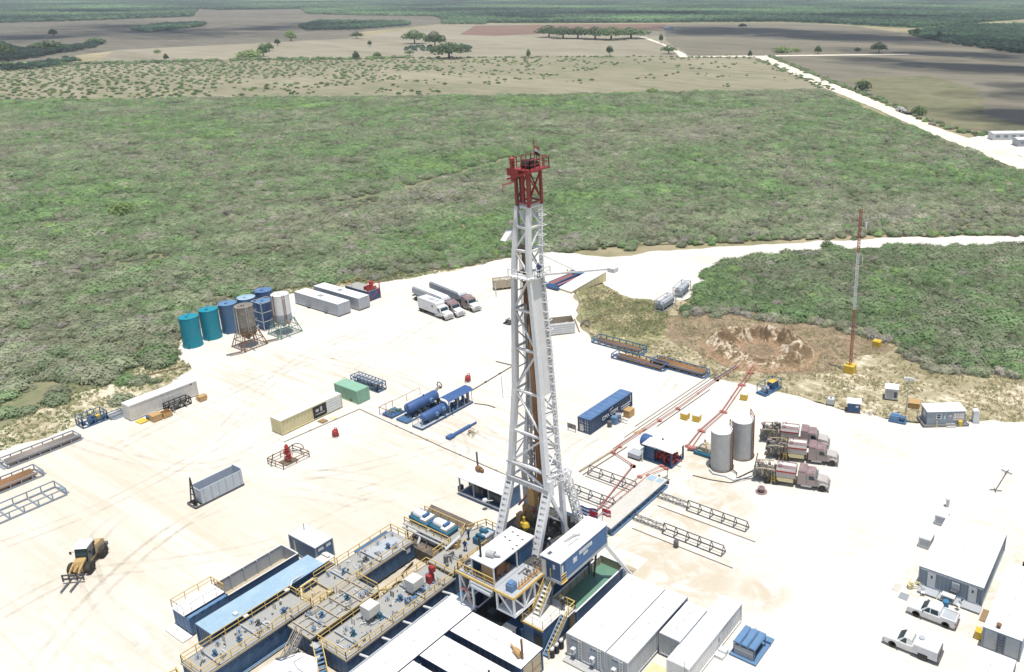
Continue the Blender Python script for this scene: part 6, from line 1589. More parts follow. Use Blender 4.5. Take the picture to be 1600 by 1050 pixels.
def pickup(label, x, y, service=False):
    """local +x is the nose; the lorry body is one lofted shell with its openings set in"""
    T = thing('pickup_truck', label, 'pickup', (x, y, 0), math.pi, 'white pickups at the office')
    a = .98
    sec = [(2.85, .5, .95, .8), (2.8, .42, 1.06, .92), (2.4, .38, 1.14, .98), (1.25, .38, 1.2, .98), (-2.8 if not service else -.6, .38, 1.2, .98)]
    vs = []; fs = []
    for X, z0, z1, hw in sec:
        vs += [(X, -hw, z0), (X, -hw*1.01, z0+.3), (X, -hw, z1-.08), (X, -hw*.93, z1), (X, hw*.93, z1), (X, hw, z1-.08), (X, hw*1.01, z0+.3), (X, hw, z0)]
    for i in range(len(sec)-1):
        for k in range(8): fs.append((i*8+k, i*8+(k+1) % 8, (i+1)*8+(k+1) % 8, (i+1)*8+k))
    fs += [list(range(7, -1, -1)), [(len(sec)-1)*8+k for k in range(8)]]
    b = part('body', MB()._add(vs, fs), 'white', T)
    xr = -.95 if not service else -.35                      # rear of the cab
    P = [(1.35, 1.19), (.55, 1.82), (.35, 1.88), (xr+.15, 1.88), (xr, 1.8), (xr-.08, 1.19)]
    n = len(P); vs = [(X, s*(.9 if z < 1.3 else .74), z) for s in (-1, 1) for X, z in P]
    fs = [(k, (k+1) % n, n+(k+1) % n, n+k) for k in range(n)]+[list(range(n-1, -1, -1)), list(range(n, 2*n))]
    c = part('cab', MB()._add(vs, fs), 'white', T)
    part('windshield', MB()._add([(1.30, -.8, 1.25), (1.30, .8, 1.25), (.60, .68, 1.80), (.60, -.68, 1.80)], [(0, 1, 2, 3)]).shift(.02, 0, .02), 'glass', c)
    for s in (-1, 1):
        y0, y1 = s*.902, s*.765
        def win(x0, x1, x2, x3): return MB()._add([(x0, y0, 1.27), (x1, y0, 1.27), (x2, y1, 1.78), (x3, y1, 1.78)], [(0, 1, 2, 3)]).shift(0, s*.012, 0)
        part('side_window', win(.95, .22, .22, .48), 'glass', c)
        if not service: part('side_window', win(.1, -.78, -.72, .1), 'glass', c)
        part('mirror', MB().box(.9, s*1.0, 1.2, 1.02, s*1.2, 1.42), 'dgrey' if not service else 'white', c)
        part('headlight', MB().box(2.72, s*.62, .78, 2.88, s*.92, .95), 'cloudy', b)
        for xx in (1.75, -1.75):
            part('wheel_arch', MB().prism([(xx+.5*math.cos(t), .4+.5*math.sin(t)) for t in np.linspace(0, math.pi, 10)], s*.93, s*1.0, 'y') if not (service and xx < 0) else MB().box(xx-.55, s*.95, .3, xx+.55, s*1.125, .85), 'black', b)
            wheel(T, xx, s*(.86 if not service or xx > 0 else 1.0), .4, .28, s)
    part('bumper', MB().box(2.8, -.95, .4, 2.98, .95, .62), 'chrome' if service else 'white', T)
    if not service:
        t = part('bed_liner', MB().box(-2.7, -.82, 1.2, -1.1, .82, 1.215).box(-1.9, -.82, 1.215, -1.84, .82, 1.235).box(-2.3, -.82, 1.215, -2.26, .2, 1.23), 'lgrey', T)
        part('bed_side', MB().box(-2.8, -.97, 1.2, -1.05, -.83, 1.33).box(-2.8, .83, 1.2, -1.05, .97, 1.33).box(-2.85, -.97, .6, -2.8, .97, 1.33), 'white', T)
        for s in (-1, 1): part('tail_light', MB().box(-2.88, s*.8, .85, -2.78, s*.99, 1.15), 'amber', T)
        part('tow_bar', MB().box(-3.0, -.9, .42, -2.82, .9, .55), 'dgrey', T)
    else:
        s_ = part('service_body', MB().prism([(-3.35, .55), (-3.35, 1.75), (-.62, 1.75), (-.62, .55)], -1.1, 1.1, 'y'), 'white', T)
        m = MB()
        for k in range(4): m.box(-3.2+k*.66, -1.125, .95, -2.62+k*.66, -1.103, 1.68); m.box(-3.2+k*.66, 1.103, .95, -2.62+k*.66, 1.125, 1.68)
        part('locker_door', m, 'cloudy', s_)
        part('roof_fan', MB().lathe([(.3, 1.75), (.34, 1.9), (.3, 1.95), (.22, 1.92)], (-1.2, -.25, 0), 18), 'lgrey', s_)
        part('chassis', MB().box(-3.3, -.8, .35, -.5, .8, .55), 'dgrey', T)
        part('rear_step', MB().box(-3.6, -1.05, .4, -3.36, 1.05, .6).box(-3.42, -1.0, .6, -3.36, 1.0, 1.5), 'dgrey', T)
    return T
pickup('white double cab pickup with an open load bed parked before the office cabin', 49.4, 9.0)
pickup('white service pickup with closed locker body and a roof fan, nearest the lower edge', 48.6, 2.7, True)

# ------------------------------------------------------------------ white containers and generator, lower middle
def wcont(label, x0, y0, x1, y1, h, ends=True, **k):
    T = cabin('white_container', label, 'container', x0, y0, x1, y1, h, 'lgrey', 'roofwhite', corr=1, pitch=.45, skid='mgrey', z0=.25, **k); b = (y1-y0)/2; n = 2 if (x1-x0) > 4 else 1; a = (x1-x0)/2
    if ends:
        for q in range(n):
            cx = 0 if n == 1 else (-a/2 if q == 0 else a/2)
            d = part('door', MB().box(cx-.75, -b-.05, .4, cx+.1, -b-.003, 2.5), 'bluegrey', T)
            part('name_plate', MB().box(cx-.6, -b-.06, h-.45, cx+.5, -b-.004, h-.25), 'cloudy', T)
            part('window_frame', MB().box(cx-.55, -b-.5, 1.1, cx-.5, -b-.06, 1.7).box(cx-.1, -b-.5, 1.1, cx-.05, -b-.06, 1.7).box(cx-.55, -b-.5, 1.7, cx-.05, -b-.06, 1.75).box(cx-.55, -b-.5, 1.05, cx-.05, -b-.45, 1.1), 'cloudy', d)
            part('ladder', MB().ladder((cx+.55, -b-.1, .3), (cx+.55, -b-.1, h), .45), 'cloudy', T)
        part('front_step', MB().box(-a, -b-1.0, .05, a, -b-.12, .2), 'galv', T)
    return T
wcont('wide white roofed container pair with ladders on its grey ends beside the water pit', 16.3, -19.0, 21.6, -7.2, 3.2)
wcont('white roofed container standing close right of the wide pair', 21.85, -19.0, 24.6, -6.9, 3.2)
T = wcont('short white roofed container with a stepped corner in the middle of the white group', 25.0, -13.3, 27.6, -7.5, 3.1, ends=False)
T = cabin('ribbed_container', 'all white ribbed roof container, rightmost of the white group', 'container', 27.6, -15.8, 30.3, -3.9, 2.7, 'white', 'roofwhite', corr=1, pitch=.4, roofribs=.42, skid='dgrey', z0=.15)
part('side_plate', MB().box(1.36, .5, 1.2, 1.38, .8, 1.7), 'mgrey', T); part('lamp_pole', MB().cyl((1.0, -6.2, 0), (1.0, -6.2, 3.6), .04), 'mgrey', T)
single('ground_board', MB().box(-1.2, -1.0, 0, 1.2, 1.0, .1), 'cream', 'pale yellow board on the ground between the white containers', 'board', (26.1, -15.8, 0))
single('step_block', MB().box(-.5, -.7, 0, .5, .7, .35).box(-.5, 0, .35, .5, .7, .6), 'cloudy', 'white step block against the ribbed container', 'step', (30.95, -9.7, 0))
T = thing('generator_skid', 'powder blue canopied generator on a blue base plate in front of the ribbed container', 'generator', (33.3, -6.9, 0), 0)
part('base_plate', MB().box(-1.7, -2.3, .05, 1.7, 2.4, .25), 'powder', T)
part('engine', clutter(MB().box(-1.0, -1.6, .25, 1.0, .6, 1.2), -1.2, 1.2, -1.8, .8, .25, 1.6, 16, 40, .5), 'black', T)
part('radiator', MB().box(-1.2, -2.0, .25, 1.2, -1.7, 1.5).box(-1.1, -2.05, 1.0, 1.1, -1.98, 1.1), 'mgrey', T)
m = MB()
for k in range(3): m.prism([(-1.4+k*.95, 1.75), (-1.4+k*.95+.1, 1.95), (-1.4+k*.95+.8, 1.95), (-1.4+k*.95+.9, 1.75)], -2.0, .9, 'y')
part('canopy', m, 'powder', T)
part('canopy_post', MB().beam((-1.3, -1.9, .25), (-1.3, -1.9, 1.75), .1).beam((1.3, -1.9, .25), (1.3, -1.9, 1.75), .1).beam((-1.3, .8, .25), (-1.3, .8, 1.75), .1).beam((1.3, .8, .25), (1.3, .8, 1.75), .1), 'slateblue', T)
part('fuel_tank', clutter(MB().cyl((-.6, 1.6, .7), (.6, 1.6, .7), .4, n=12), -.9, .9, 1.2, 2.1, .25, 1.2, 7, 41, .35), 'slateblue', T)

# ------------------------------------------------------------------ far: buildings and the lorry on the white road
for k, (x0, y0, L, lab) in enumerate(((1551, 219, 17, 'long low white building with small windows beside the white road'), (1590, 229, 14, 'grey white low building cut by the right picture edge'))):
    p = at(x0, y0); T = thing('long_building', lab, 'building', (p.x, p.y, 0), R(36), 'low buildings by the white road')
    part('wall', MB().box(0, 0, 0, L, 6, 3.4), 'cloudy' if k == 0 else 'lgrey', T); part('roof', MB().prism([(-.4, 3.4), (3, 4.0), (6.4, 3.4)], -.4, L+.4, 'x'), 'roofwhite', T)
    for i in range(4): part('window', MB().box(1.5+i*4, -.06, 1.2, 3.5+i*4, -.003, 2.4), 'mgrey', T)
T = thing('flatbed_lorry', 'flatbed lorry with a white load driving along the white road', 'truck', (*at2(1411, 176), 0), R(131))
tractor(T, 9, 'offwhite', 'white', 1.0)
part('flatbed', MB().box(-9, -1.3, 1.1, 4, 1.3, 1.4), 'dgrey', T); part('load', MB().box(-.5, -1.1, 1.4, 2.5, 1.1, 2.8).box(-4, -1, 1.4, -1.5, 1, 2.0), 'offwhite', T)
for xx in (-7.5, -6.3, 3.0, 1.8):
    for s in (-1, 1): wheel(T, xx, s, .5, .5, s)
p = at(1045, 47); T = thing('farm_shed', 'grey roofed farm shed beside the bend of the far track', 'shed', (p.x, p.y, -.1), R(30))
part('wall', MB().box(-8, -4, 0, 8, 4, 4), 'lgrey', T); part('roof', MB().prism([(-4.5, 4), (0, 6), (4.5, 4)], -8.5, 8.5, 'x'), 'mgrey', T)
# ------------------------------------------------------------------ the drilling rig (all in site coordinates)
FZ = 7.5                                   # drill floor
MX = 5.45                                  # mast axis
def W3(T): return dict(world=True)
T = thing('substructure', 'white truss and navy box substructure carrying the drill floor over a dark cellar', 'rig substructure', (5.5, -14, 0))
m = MB()
m.box(8.6, -20.6, .02, 10.9, -7, 2.2).box(.2, -20.6, .02, 2.2, -7, 2.2)
part('base_box', m, 'navy', T, world=True)
m = MB()
for x in (1.2, 9.8):
    for y in (-19.5, -15, -10.5, -7.5): m.beam((x, y, 2.2), (x, y, FZ-.55), .45)
    for y0, y1 in ((-19.5, -15), (-10.5, -15), (-10.5, -7.5)): m.beam((x, y0, 2.3), (x, y1, FZ-.6), .28)
for y in (-15, -10.5): m.beam((1.2, y, 4.6), (9.8, y, 4.6), .3)
part('column', m, 'dgrey', T, world=True)
m = MB()
m.box(.9, -16.6, FZ-.35, 11.0, -6.2, FZ)
part('drill_floor', m, 'floor', T, world=True)
m = MB()
for y in (-16.5, -6.3): m.beam((.9, y, FZ-.55), (11.0, y, FZ-.55), .3, .4)
for x in (1.0, 10.9): m.beam((x, -16.4, FZ-.55), (x, -6.4, FZ-.55), .3, .4)
part('floor_beam', m, 'mast', T, world=True)
m = clutter(MB(), 1.6, 8.8, -19.8, -15.2, .1, 3.4, 34, 51, .9)
m.cyl((3.2, -18.2, .2), (3.2, -18.2, 4.8), .5).tube([(6.2, -18.5, .4), (6.2, -18.5, 3.2), (7.4, -18.5, 4.4)], .25, 8).tube([(2.6, -20.5, .8), (6.5, -20.6, 1.1), (9.5, -20.0, 1.3)], .28, 8)
part('cellar_equipment', m, 'dgrey', T, world=True)

# drawworks platform: white truss box hung on the driller's side
T = thing('drawworks_platform', 'white truss platform with yellow edges and an orange hook rack beside the engine house', 'rig platform', (8, -19, 0))
m = MB().box(8.3, -21.7, FZ-.16, 11.1, -14.8, FZ-.02).box(2.4, -21.7, FZ-.16, 8.25, -16.65, FZ-.02)
part('deck', m, 'lgrey', T, world=True)
m = MB().box(8.3, -21.85, FZ-.3, 11.2, -21.72, FZ).box(11.12, -21.72, FZ-.3, 11.25, -14.8, FZ).box(2.3, -21.85, FZ-.3, 8.2, -21.72, FZ).box(2.2, -21.72, FZ-.3, 2.36, -16.7, FZ)
part('edge_trim', m, 'yellow', T, world=True)
m = MB(); LZ = 4.9; b = .22
for x in (8.45, 11.0):
    m.beam((x, -21.6, LZ), (x, -14.9, LZ), b)
    for k, y in enumerate((-21.6, -19.9, -18.2, -16.5, -14.9)):
        m.beam((x, y, LZ), (x, y, FZ-.16), b*.9)
        if k < 4: m.beam((x, y if k % 2 else y+1.68, LZ), (x, y+1.68 if k % 2 else y, FZ-.2), b*.8)
for y in (-21.6, -14.9): m.beam((8.45, y, LZ), (11.0, y, LZ), b); 
m.beam((8.5, -21.6, FZ-.2), (10.9, -21.6, LZ), b*.8)
part('truss', m, 'mast', T, world=True)
part('lower_plate', MB().box(8.3, -21.7, LZ-.2, 11.15, -14.8, LZ-.12), 'mast', T, world=True)
m = MB()
for x in (2.5, 4.5):
    for y in (-21.5, -18.5): m.beam((x, y, 2.6), (x, y, FZ-.16), .2)
m.beam((2.5, -21.5, 2.8), (4.5, -21.5, 7.1), .14).beam((4.5, -21.5, 2.8), (2.5, -21.5, 7.1), .14).beam((2.5, -21.5, 5), (4.5, -21.5, 5), .14).beam((2.5, -21.5, 2.7), (2.5, -18.5, 2.7), .14).beam((4.5, -21.5, 2.7), (4.5, -18.5, 2.7), .14)
part('leg_frame', m, 'mast', T, world=True)
part('handrail', MB().rail([(2.4, -16.8, FZ), (2.4, -21.6, FZ), (8.1, -21.6, FZ)], 1.1, 1.4, .08), 'yellow', T, world=True)
m = MB()
for k in range(9): m.cyl((10.6, -20.2+k*.5, FZ), (10.6, -20.2+k*.5, FZ+.95), .09, .05, 7)
m.box(10.4, -20.4, FZ, 10.8, -15.8, FZ+.12).beam((10.6, -20.3, FZ+.6), (10.6, -16.1, FZ+.6), .06).lathe([(.3, FZ), (.35, FZ+.8), (.2, FZ+1.0)], (10.5, -15.3, 0), 10)
part('hook_rack', m, 'orange', T, world=True)
part('hoist', MB().box(9.6, -21.3, FZ, 10.5, -20.4, FZ+.9).box(9.7, -21.2, FZ+.9, 10.4, -20.5, FZ+1.1), 'powder', T, world=True)
part('pipe_run', MB().cyl((4.9, -21.95, FZ-.8), (7.9, -21.95, FZ-.9), .26, n=12).cyl((4.6, -21.9, FZ-.45), (8.1, -21.9, FZ-.45), .12), 'lgrey', T, world=True)
part('hose_coil', MB().tube([(3.5+.8*math.cos(t), -20.5+.8*math.sin(t), FZ+.2+.03*t) for t in np.linspace(0, 18, 60)], .09, 6), 'machine', T, world=True)
part('deck_clutter', clutter(MB(), 8.7, 10.3, -18.6, -15.2, FZ, FZ+.5, 16, 53, .35), 'machine', T, world=True)
T = thing('safety_banner', 'pink and white hoses hanging under the drawworks platform corner', 'hose bundle', (4.4, -20.9, 0))
m = MB()
for k in range(4): m.tube([(3.3+k*.16, -21.6, 5.6), (3.6+k*.18, -21.8, 4.9), (3.8+k*.16, -21.8, 4.2), (4.0+k*.1, -21.6, 3.4)], .06, 6)
part('hose', m, 'pinkgrey', T, world=True); part('bracket', MB().tube([(2.8, -21.8, 5.2), (3.2, -22.0, 5.6), (3.7, -21.9, 5.4)], .07), 'red', T, world=True)

# engine house on the platform
T = thing('engine_house', 'white flat roof on posts with a black stack and a pale vent drum', 'rig shelter', (6.3, -18, FZ))
part('roof', MB().box(4.4, -21.5, 9.85, 8.1, -14.6, 10.0), 'roofwhite', T, world=True)
m = MB()
for x in (4.55, 7.95):
    for y in (-21.35, -17.6, -14.75): m.beam((x, y, FZ), (x, y, 9.85), .14)
part('post', m, 'white', T, world=True)
part('back_wall', MB().box(4.5, -17.5, FZ, 7.7, -17.4, 9.8).box(4.45, -21.2, FZ, 4.52, -14.9, 9.8), 'navy', T, world=True)
part('near_wall', MB().box(6.0, -21.3, FZ, 7.9, -21.22, 9.8), 'wood', T, world=True)
part('side_panel', MB().box(7.9, -17.3, FZ, 7.96, -14.9, 9.7), 'navy', T, world=True)
part('brake_drum', clutter(MB().cyl((6.2, -19.6, FZ+1.0), (7.5, -19.6, FZ+1.0), .75, n=18), 5, 7.7, -20.8, -18, FZ, FZ+1.6, 12, 54, .5), 'rust', T, world=True)
part('winch', MB().cyl((5.2, -16.3, FZ+.9), (7.4, -16.3, FZ+.9), .8, n=18).box(5, -17.2, FZ, 7.6, -15.4, FZ+.5), 'slateblue', T, world=True)
part('exhaust_stack', MB().cyl((5.5, -20.8, 10), (5.5, -20.8, 12.6), .13, n=10), 'black', T, world=True)
part('vent_drum', MB().cyl((5.9, -20.2, 10.35), (6.9, -20.0, 10.35), .4, n=14).cyl((6.9, -20.0, 10.35), (7.5, -19.7, 10.2), .15), 'galv', T, world=True)
m = MB()
for x, y in ((5.4, -15.4), (6.4, -15.6), (7.4, -15.9), (6.2, -16.8), (7.6, -17.1), (7.6, -17.8), (5.3, -16.6)): m.box(x-.16, y-.1, 10.0, x+.16, y+.1, 10.04)
part('roof_bolt_plate', m, 'dgrey', T, world=True)

# doghouse
T = thing('doghouse', 'blue doghouse cabin with a white roof and white name boards beside the drill floor', 'cabin', (12.4, -12.4, FZ-.3))
a, b = 1.45, 4.35
part('wall', MB().box(-a, -b, .15, a, b, 2.65), 'cblue', T)
part('roof', MB().box(-a-.1, -b-.1, 2.65, a+.1, b+.1, 2.76), 'roofwhite', T)
part('skid', MB().box(-a-.02, -b-.05, -.25, a+.02, b+.05, .14), 'lgrey', T)
part('corner_post', MB().box(a-.06, -b-.03, .16, a+.04, -b+.07, 2.64).box(-a-.04, -b-.03, .16, -a+.06, -b+.07, 2.64).box(a-.06, b-.07, .16, a+.04, b+.03, 2.64), 'lgrey', T)
part('panel', MB().box(a+.002, -b+.75, .3, a+.03, b-.1, 2.55), 'steelblue', T)
d = part('door', MB().box(-a+.1, -b-.05, .2, -a+.75, -b-.004, 2.3), 'offwhite', T)
part('ladder', MB().ladder((-.35, -b-.1, .1), (-.35, -b-.1, 2.5), .4), 'navy', T)
w = part('window', MB().box(.3, -b-.04, 1.5, .6, -b-.004, 2.1), 'cloudy', T)
part('window', MB().box(a+.004, -b+.15, 1.0, a+.05, -b+.4, 2.2), 'cloudy', T)
s = part('name_board', MB().box(a+.032, -1.05, 1.75, a+.06, 1.35, 2.2), 'cloudy', T); part('board_print', MB().box(a+.061, -.8, 1.9, a+.066, -.1, 2.05).box(a+.061, 0, 1.9, a+.066, 1.1, 2.05), 'lgrey', s)
s = part('number_board', MB().box(a+.032, -.3, 1.2, a+.06, .5, 1.55), 'cloudy', T); part('board_print', MB().box(a+.061, -.1, 1.3, a+.066, .35, 1.45), 'lgrey', s)
part('warning_plate', MB().box(a+.032, -2.2, 1.3, a+.06, -1.5, 1.95), 'cloudy', T)
part('near_railing', MB().beam((a+.1, -b-.05, .3), (a+.1, -b+.8, .3), .09).beam((a+.1, -b-.05, .7), (a+.1, -b+.8, .7), .09).beam((a+.1, -b-.05, 1.05), (a+.1, -b+.8, 1.05), .09).box(a+.05, -b-.1, 0, a+.3, -b+.8, .12), 'yellow', T)
part('roof_hatch', MB().box(-.9, -3.9, 2.76, -.5, -3.4, 2.86), 'dgrey', T)
part('roof_sheet', MB().tube([(-.6, -1.2, 2.8), (-.3, .3, 2.95), (.1, .9, 2.85)], .16, 5).tube([(.2, -1.5, 2.8), (.4, .2, 2.82)], .08, 5), 'galv', T)  # two bent grey tubes lying on the roof
part('brace', MB().beam((1.2, b, -.2), (4.6, b+2.9, -7.2), .35, .2).beam((.6, b, -.2), (4.0, b+2.9, -7.2), .12), 'white', T)
m = MB()
for x in (-1.2, 1.2):
    for y in (-4.2, 4.2): m.beam((x*.5-.6, y, -.25), (x*.3-1.2, y, -7.1), .2)
part('support', m, 'dgrey', T)

# water pit tank under the doghouse
T = thing('water_tank', 'open topped navy steel tank full of green water beside the drill floor', 'tank', (12.8, -10.6, 0))
a, b, h = 1.95, 5.0, 2.75
part('long_wall', MB().box(a-.08, -b, .05, a, b, h), 'cblue', T); part('long_wall', MB().box(-a, -b, .05, -a+.08, b, h), 'tan', T)
part('end_wall', MB().box(-a+.08, b-.08, .05, a-.08, b, h), 'tan', T); part('end_wall', MB().box(-a+.08, -b, .05, a-.08, -b+.08, h), 'tan', T)
m = MB()
for k in range(7): y = -b+.7+k*1.45; m.box(-a+.08, y, .3, -a+.2, y+.12, h-.05)
part('stiffener', m, 'tan', T)
part('rim', MB().box(a-.12, -b, h, a+.06, b, h+.07).box(-a-.06, -b, h, -a+.12, b, h+.07).box(-a+.12, b-.12, h, a-.12, b+.06, h+.07), 'roofwhite', T)
part('water', MB().box(-a+.08, -b+.08, .2, a-.08, b-.08, 1.6), 'water', T)
part('wall_rib', MB().box(a, -b+.2, .1, a+.06, -b+.32, h-.05).box(a, 4.2, .1, a+.1, 4.7, h-.4), 'powder', T)

# stair tower below the doghouse
T = thing('stair_platform', 'white topped navy stair box with yellow rails at the foot of the rig stairs', 'stair platform', (12.4, -18, 0))
PZ = 3.3
part('box', MB().box(10.8, -20.2, .05, 13.8, -15.7, PZ-.08), 'navy', T, world=True)
part('deck', MB().box(10.7, -20.3, PZ-.08, 13.9, -15.6, PZ).box(13.9, -17.2, PZ-.08, 14.9, -15.6, PZ), 'offwhite', T, world=True)
part('edge_trim', MB().box(10.66, -20.42, PZ-.2, 13.95, -20.31, PZ+.05).box(10.58, -20.3, PZ-.2, 10.69, -15.6, PZ+.05), 'yellow', T, world=True)
part('handrail', MB().rail([(10.8, -15.8, PZ), (10.8, -20.2, PZ)], 1.1, 1.1, .09).rail([(14.8, -16.9, PZ), (14.8, -15.7, PZ), (12.6, -15.7, PZ)], 1.1, 1.0, .09), 'yellow', T, world=True)
part('thin_rail', MB().rail([(10.8, -20.2, PZ), (13.8, -20.2, PZ), (13.8, -17.3, PZ)], 1.0, 1.4, .04, mid=False), 'lgrey', T, world=True)
part('doorway', MB().box(12.6, -20.27, .1, 13.5, -20.21, 2.2), 'black', T, world=True); part('panel', MB().box(10.9, -20.3, 1.0, 12.4, -20.21, 2.9), 'powder', T, world=True)
def stair(T, p, q, side, w, n, rail, tread, stringer, both=True):
    p = Vector(p); q = Vector(q); s = Vector(side).normalized()*(w/2); m = MB()
    for k in range(n+1):
        c = p.lerp(q, (k+.5)/(n+1)); d = (q-p); d.z = 0; d.normalize(); e = d*.14
        m._add([c-s-e, c+s-e, c+s+e, c-s+e, c-s-e-Vector((0,0,.05)), c+s-e-Vector((0,0,.05)), c+s+e-Vector((0,0,.05)), c-s+e-Vector((0,0,.05))], [(0,1,2,3),(7,6,5,4),(0,4,5,1),(1,5,6,2),(2,6,7,3),(3,7,4,0)])
    part('tread', m, tread, T, world=True)
    part('stringer', MB().beam(p-s, q-s, .08, .26).beam(p+s, q+s, .08, .26), stringer, T, world=True)
    m = MB(); z = Vector((0, 0, 1.0))
    for e in ((-1, 1) if both else (1,)):
        m.beam(p+s*e+z, q+s*e+z, .09).beam(p+s*e+z*.5, q+s*e+z*.5, .07); L = max(2, int((q-p).length/1.2))
        for k in range(L+1): c = (p+s*e).lerp(q+s*e, k/L); m.beam(c, c+z, .07)
    part('handrail', m, rail, T, world=True)
T = thing('rig_stairs', 'steep yellow railed stairs from the stair box up to the drill floor', 'stairs', (11.6, -17.5, PZ))
stair(T, (11.75, -15.4, FZ-.05), (11.75, -18.9, PZ+.1), (1, 0, 0), 1.0, 10, 'yellow', 'cloudy', 'cloudy')
part('landing', MB().box(11.0, -15.3, FZ-.12, 12.3, -13.8, FZ-.04), 'yellow', T, world=True)
part('landing_rail', MB().rail([(12.3, -15.3, FZ), (12.3, -16.8, FZ)], 1.1, .9, .09).rail([(11.2, -15.2, FZ), (11.2, -14, FZ)], 1.1, .9, .09), 'yellow', T, world=True)
T = thing('ground_stairs', 'lower stairs with blue treads and a yellow rail from the stair box to the ground', 'stairs', (14.4, -19, 0))
stair(T, (14.4, -17.2, PZ-.1), (14.4, -20.6, .15), (1, 0, 0), .85, 9, 'yellow', 'powder', 'lgrey', False)
for k, (x, y) in enumerate(((15.05, -20.1), (15.05, -19.3), (15.05, -18.5))):
    T = thing('gas_bottle', ('nearest', 'middle', 'farthest')[k]+' of three black drums with white tops beside the ground stairs', 'drum', (x-.15, y, 0), 0, 'black drums by the stairs')
    part('drum_body', MB().lathe([(.3, .02), (.32, .1), (.32, 1.0), (.28, 1.05)], n=14), 'black', T); part('drum_lid', MB().lathe([(.27, 1.05), (.25, 1.25), (.05, 1.3)], n=14), 'cloudy', T)

# ---- mast
T = thing('mast', 'tall white drilling mast with a red crown standing over the drill floor', 'mast', (MX, -11, FZ))
lev = [(15.0, 3.0, -12.2, -9.7, .05), (17.2, 2.72, -12.1, -9.7, .05), (21.5, 2.35, -11.9, -9.5, .08), (26.8, 1.95, -11.6, -9.3, .15), (32.2, 1.68, -11.5, -9.25, .15), (37.0, 1.4, -11.4, -9.2, .08), (41.2, 1.15, -11.3, -9.2, 0), (44.0, 1.02, -11.05, -8.95, -.05), (46.6, .93, -10.75, -8.65, -.07), (48.9, .84, -10.4, -8.35, -.1)]
def pt(i, sx, sy): z, w, f, k, dx = lev[i]; return Vector((MX+dx+sx*w, f if sy < 0 else k, z))
for sx in (-1, 1):
    for sy in (-1, 1):
        m = MB()
        for i in range(len(lev)-1):
            p, q = pt(i, sx, sy), pt(i+1, sx, sy); w = .66-.03*i if sy < 0 else .44-.015*i; m.beam(p, q, w, w*.8 if sy > 0 else w*1.15, up=(0, 1, 0))
        part('chord', m, 'mast', T, world=True)
for i in range(len(lev)):                              # girts all round, one frame to a level
    m = MB()
    if i: m.beam(pt(i, -1, -1), pt(i, 1, -1), .25)
    m.beam(pt(i, -1, 1), pt(i, 1, 1), .22)
    for s in (-1, 1): m.beam(pt(i, s, -1), pt(i, s, 1), .22)
    part('girt', m, 'mast', T, world=True)
m = MB()
for i in range(len(lev)-1):
    if i % 2: m.beam(pt(i, -1, -1), pt(i+1, 1, -1), .2)
    else: m.beam(pt(i, 1, -1), pt(i+1, -1, -1), .2)
part('front_brace', m, 'mast', T, world=True)
m = MB()
for s in (-1, 1):
    for i in range(len(lev)-1):
        n = max(1, round((lev[i+1][0]-lev[i][0])/2.4))
        for k in range(n):
            a0 = pt(i, s, -1).lerp(pt(i+1, s, -1), k/n); a1 = pt(i, s, -1).lerp(pt(i+1, s, -1), (k+1)/n); b0 = pt(i, s, 1).lerp(pt(i+1, s, 1), k/n); b1 = pt(i, s, 1).lerp(pt(i+1, s, 1), (k+1)/n)
            m.beam(a0, b1, .13) if (k+i) % 2 else m.beam(b0, a1, .13); m.beam(a1, b1, .11)
part('side_brace', m, 'mast', T, world=True)
m = MB()
for i in range(len(lev)-1):
    n = max(1, round((lev[i+1][0]-lev[i][0])/2.6))
    for k in range(n):
        a0 = pt(i, -1, 1).lerp(pt(i+1, -1, 1), k/n); a1 = pt(i, -1, 1).lerp(pt(i+1, -1, 1), (k+1)/n); b0 = pt(i, 1, 1).lerp(pt(i+1, 1, 1), k/n); b1 = pt(i, 1, 1).lerp(pt(i+1, 1, 1), (k+1)/n)
        m.beam(a0, b1, .15); m.beam(b0, a1, .15); m.beam(a1, b1, .15)
part('back_brace', m, 'mast', T, world=True)
# inner guide columns seen on the left side of the open front
m = MB()
for i in range(len(lev)-1):
    for t in (.2, .34, .5):
        p = pt(i, -1, 1).lerp(pt(i, 1, 1), t); q = pt(i+1, -1, 1).lerp(pt(i+1, 1, 1), t); p.y -= 1.0; q.y -= 1.0; m.beam(p, q, .24)
        n = max(1, round((q.z-p.z)/1.2))
        if t < .25:
            for k in range(n):
                u = p.lerp(q, k/n); v = p.lerp(q, (k+1)/n); r = pt(i, -1, 1).lerp(pt(i, 1, 1), .46); r.y -= 1.0; r2 = pt(i+1, -1, 1).lerp(pt(i+1, 1, 1), .46); r2.y -= 1.0
                m.beam(u, r.lerp(r2, (k+1)/n), .14); m.beam(v, r.lerp(r2, (k+1)/n), .14)
part('guide_column', m, 'mast', T, world=True)
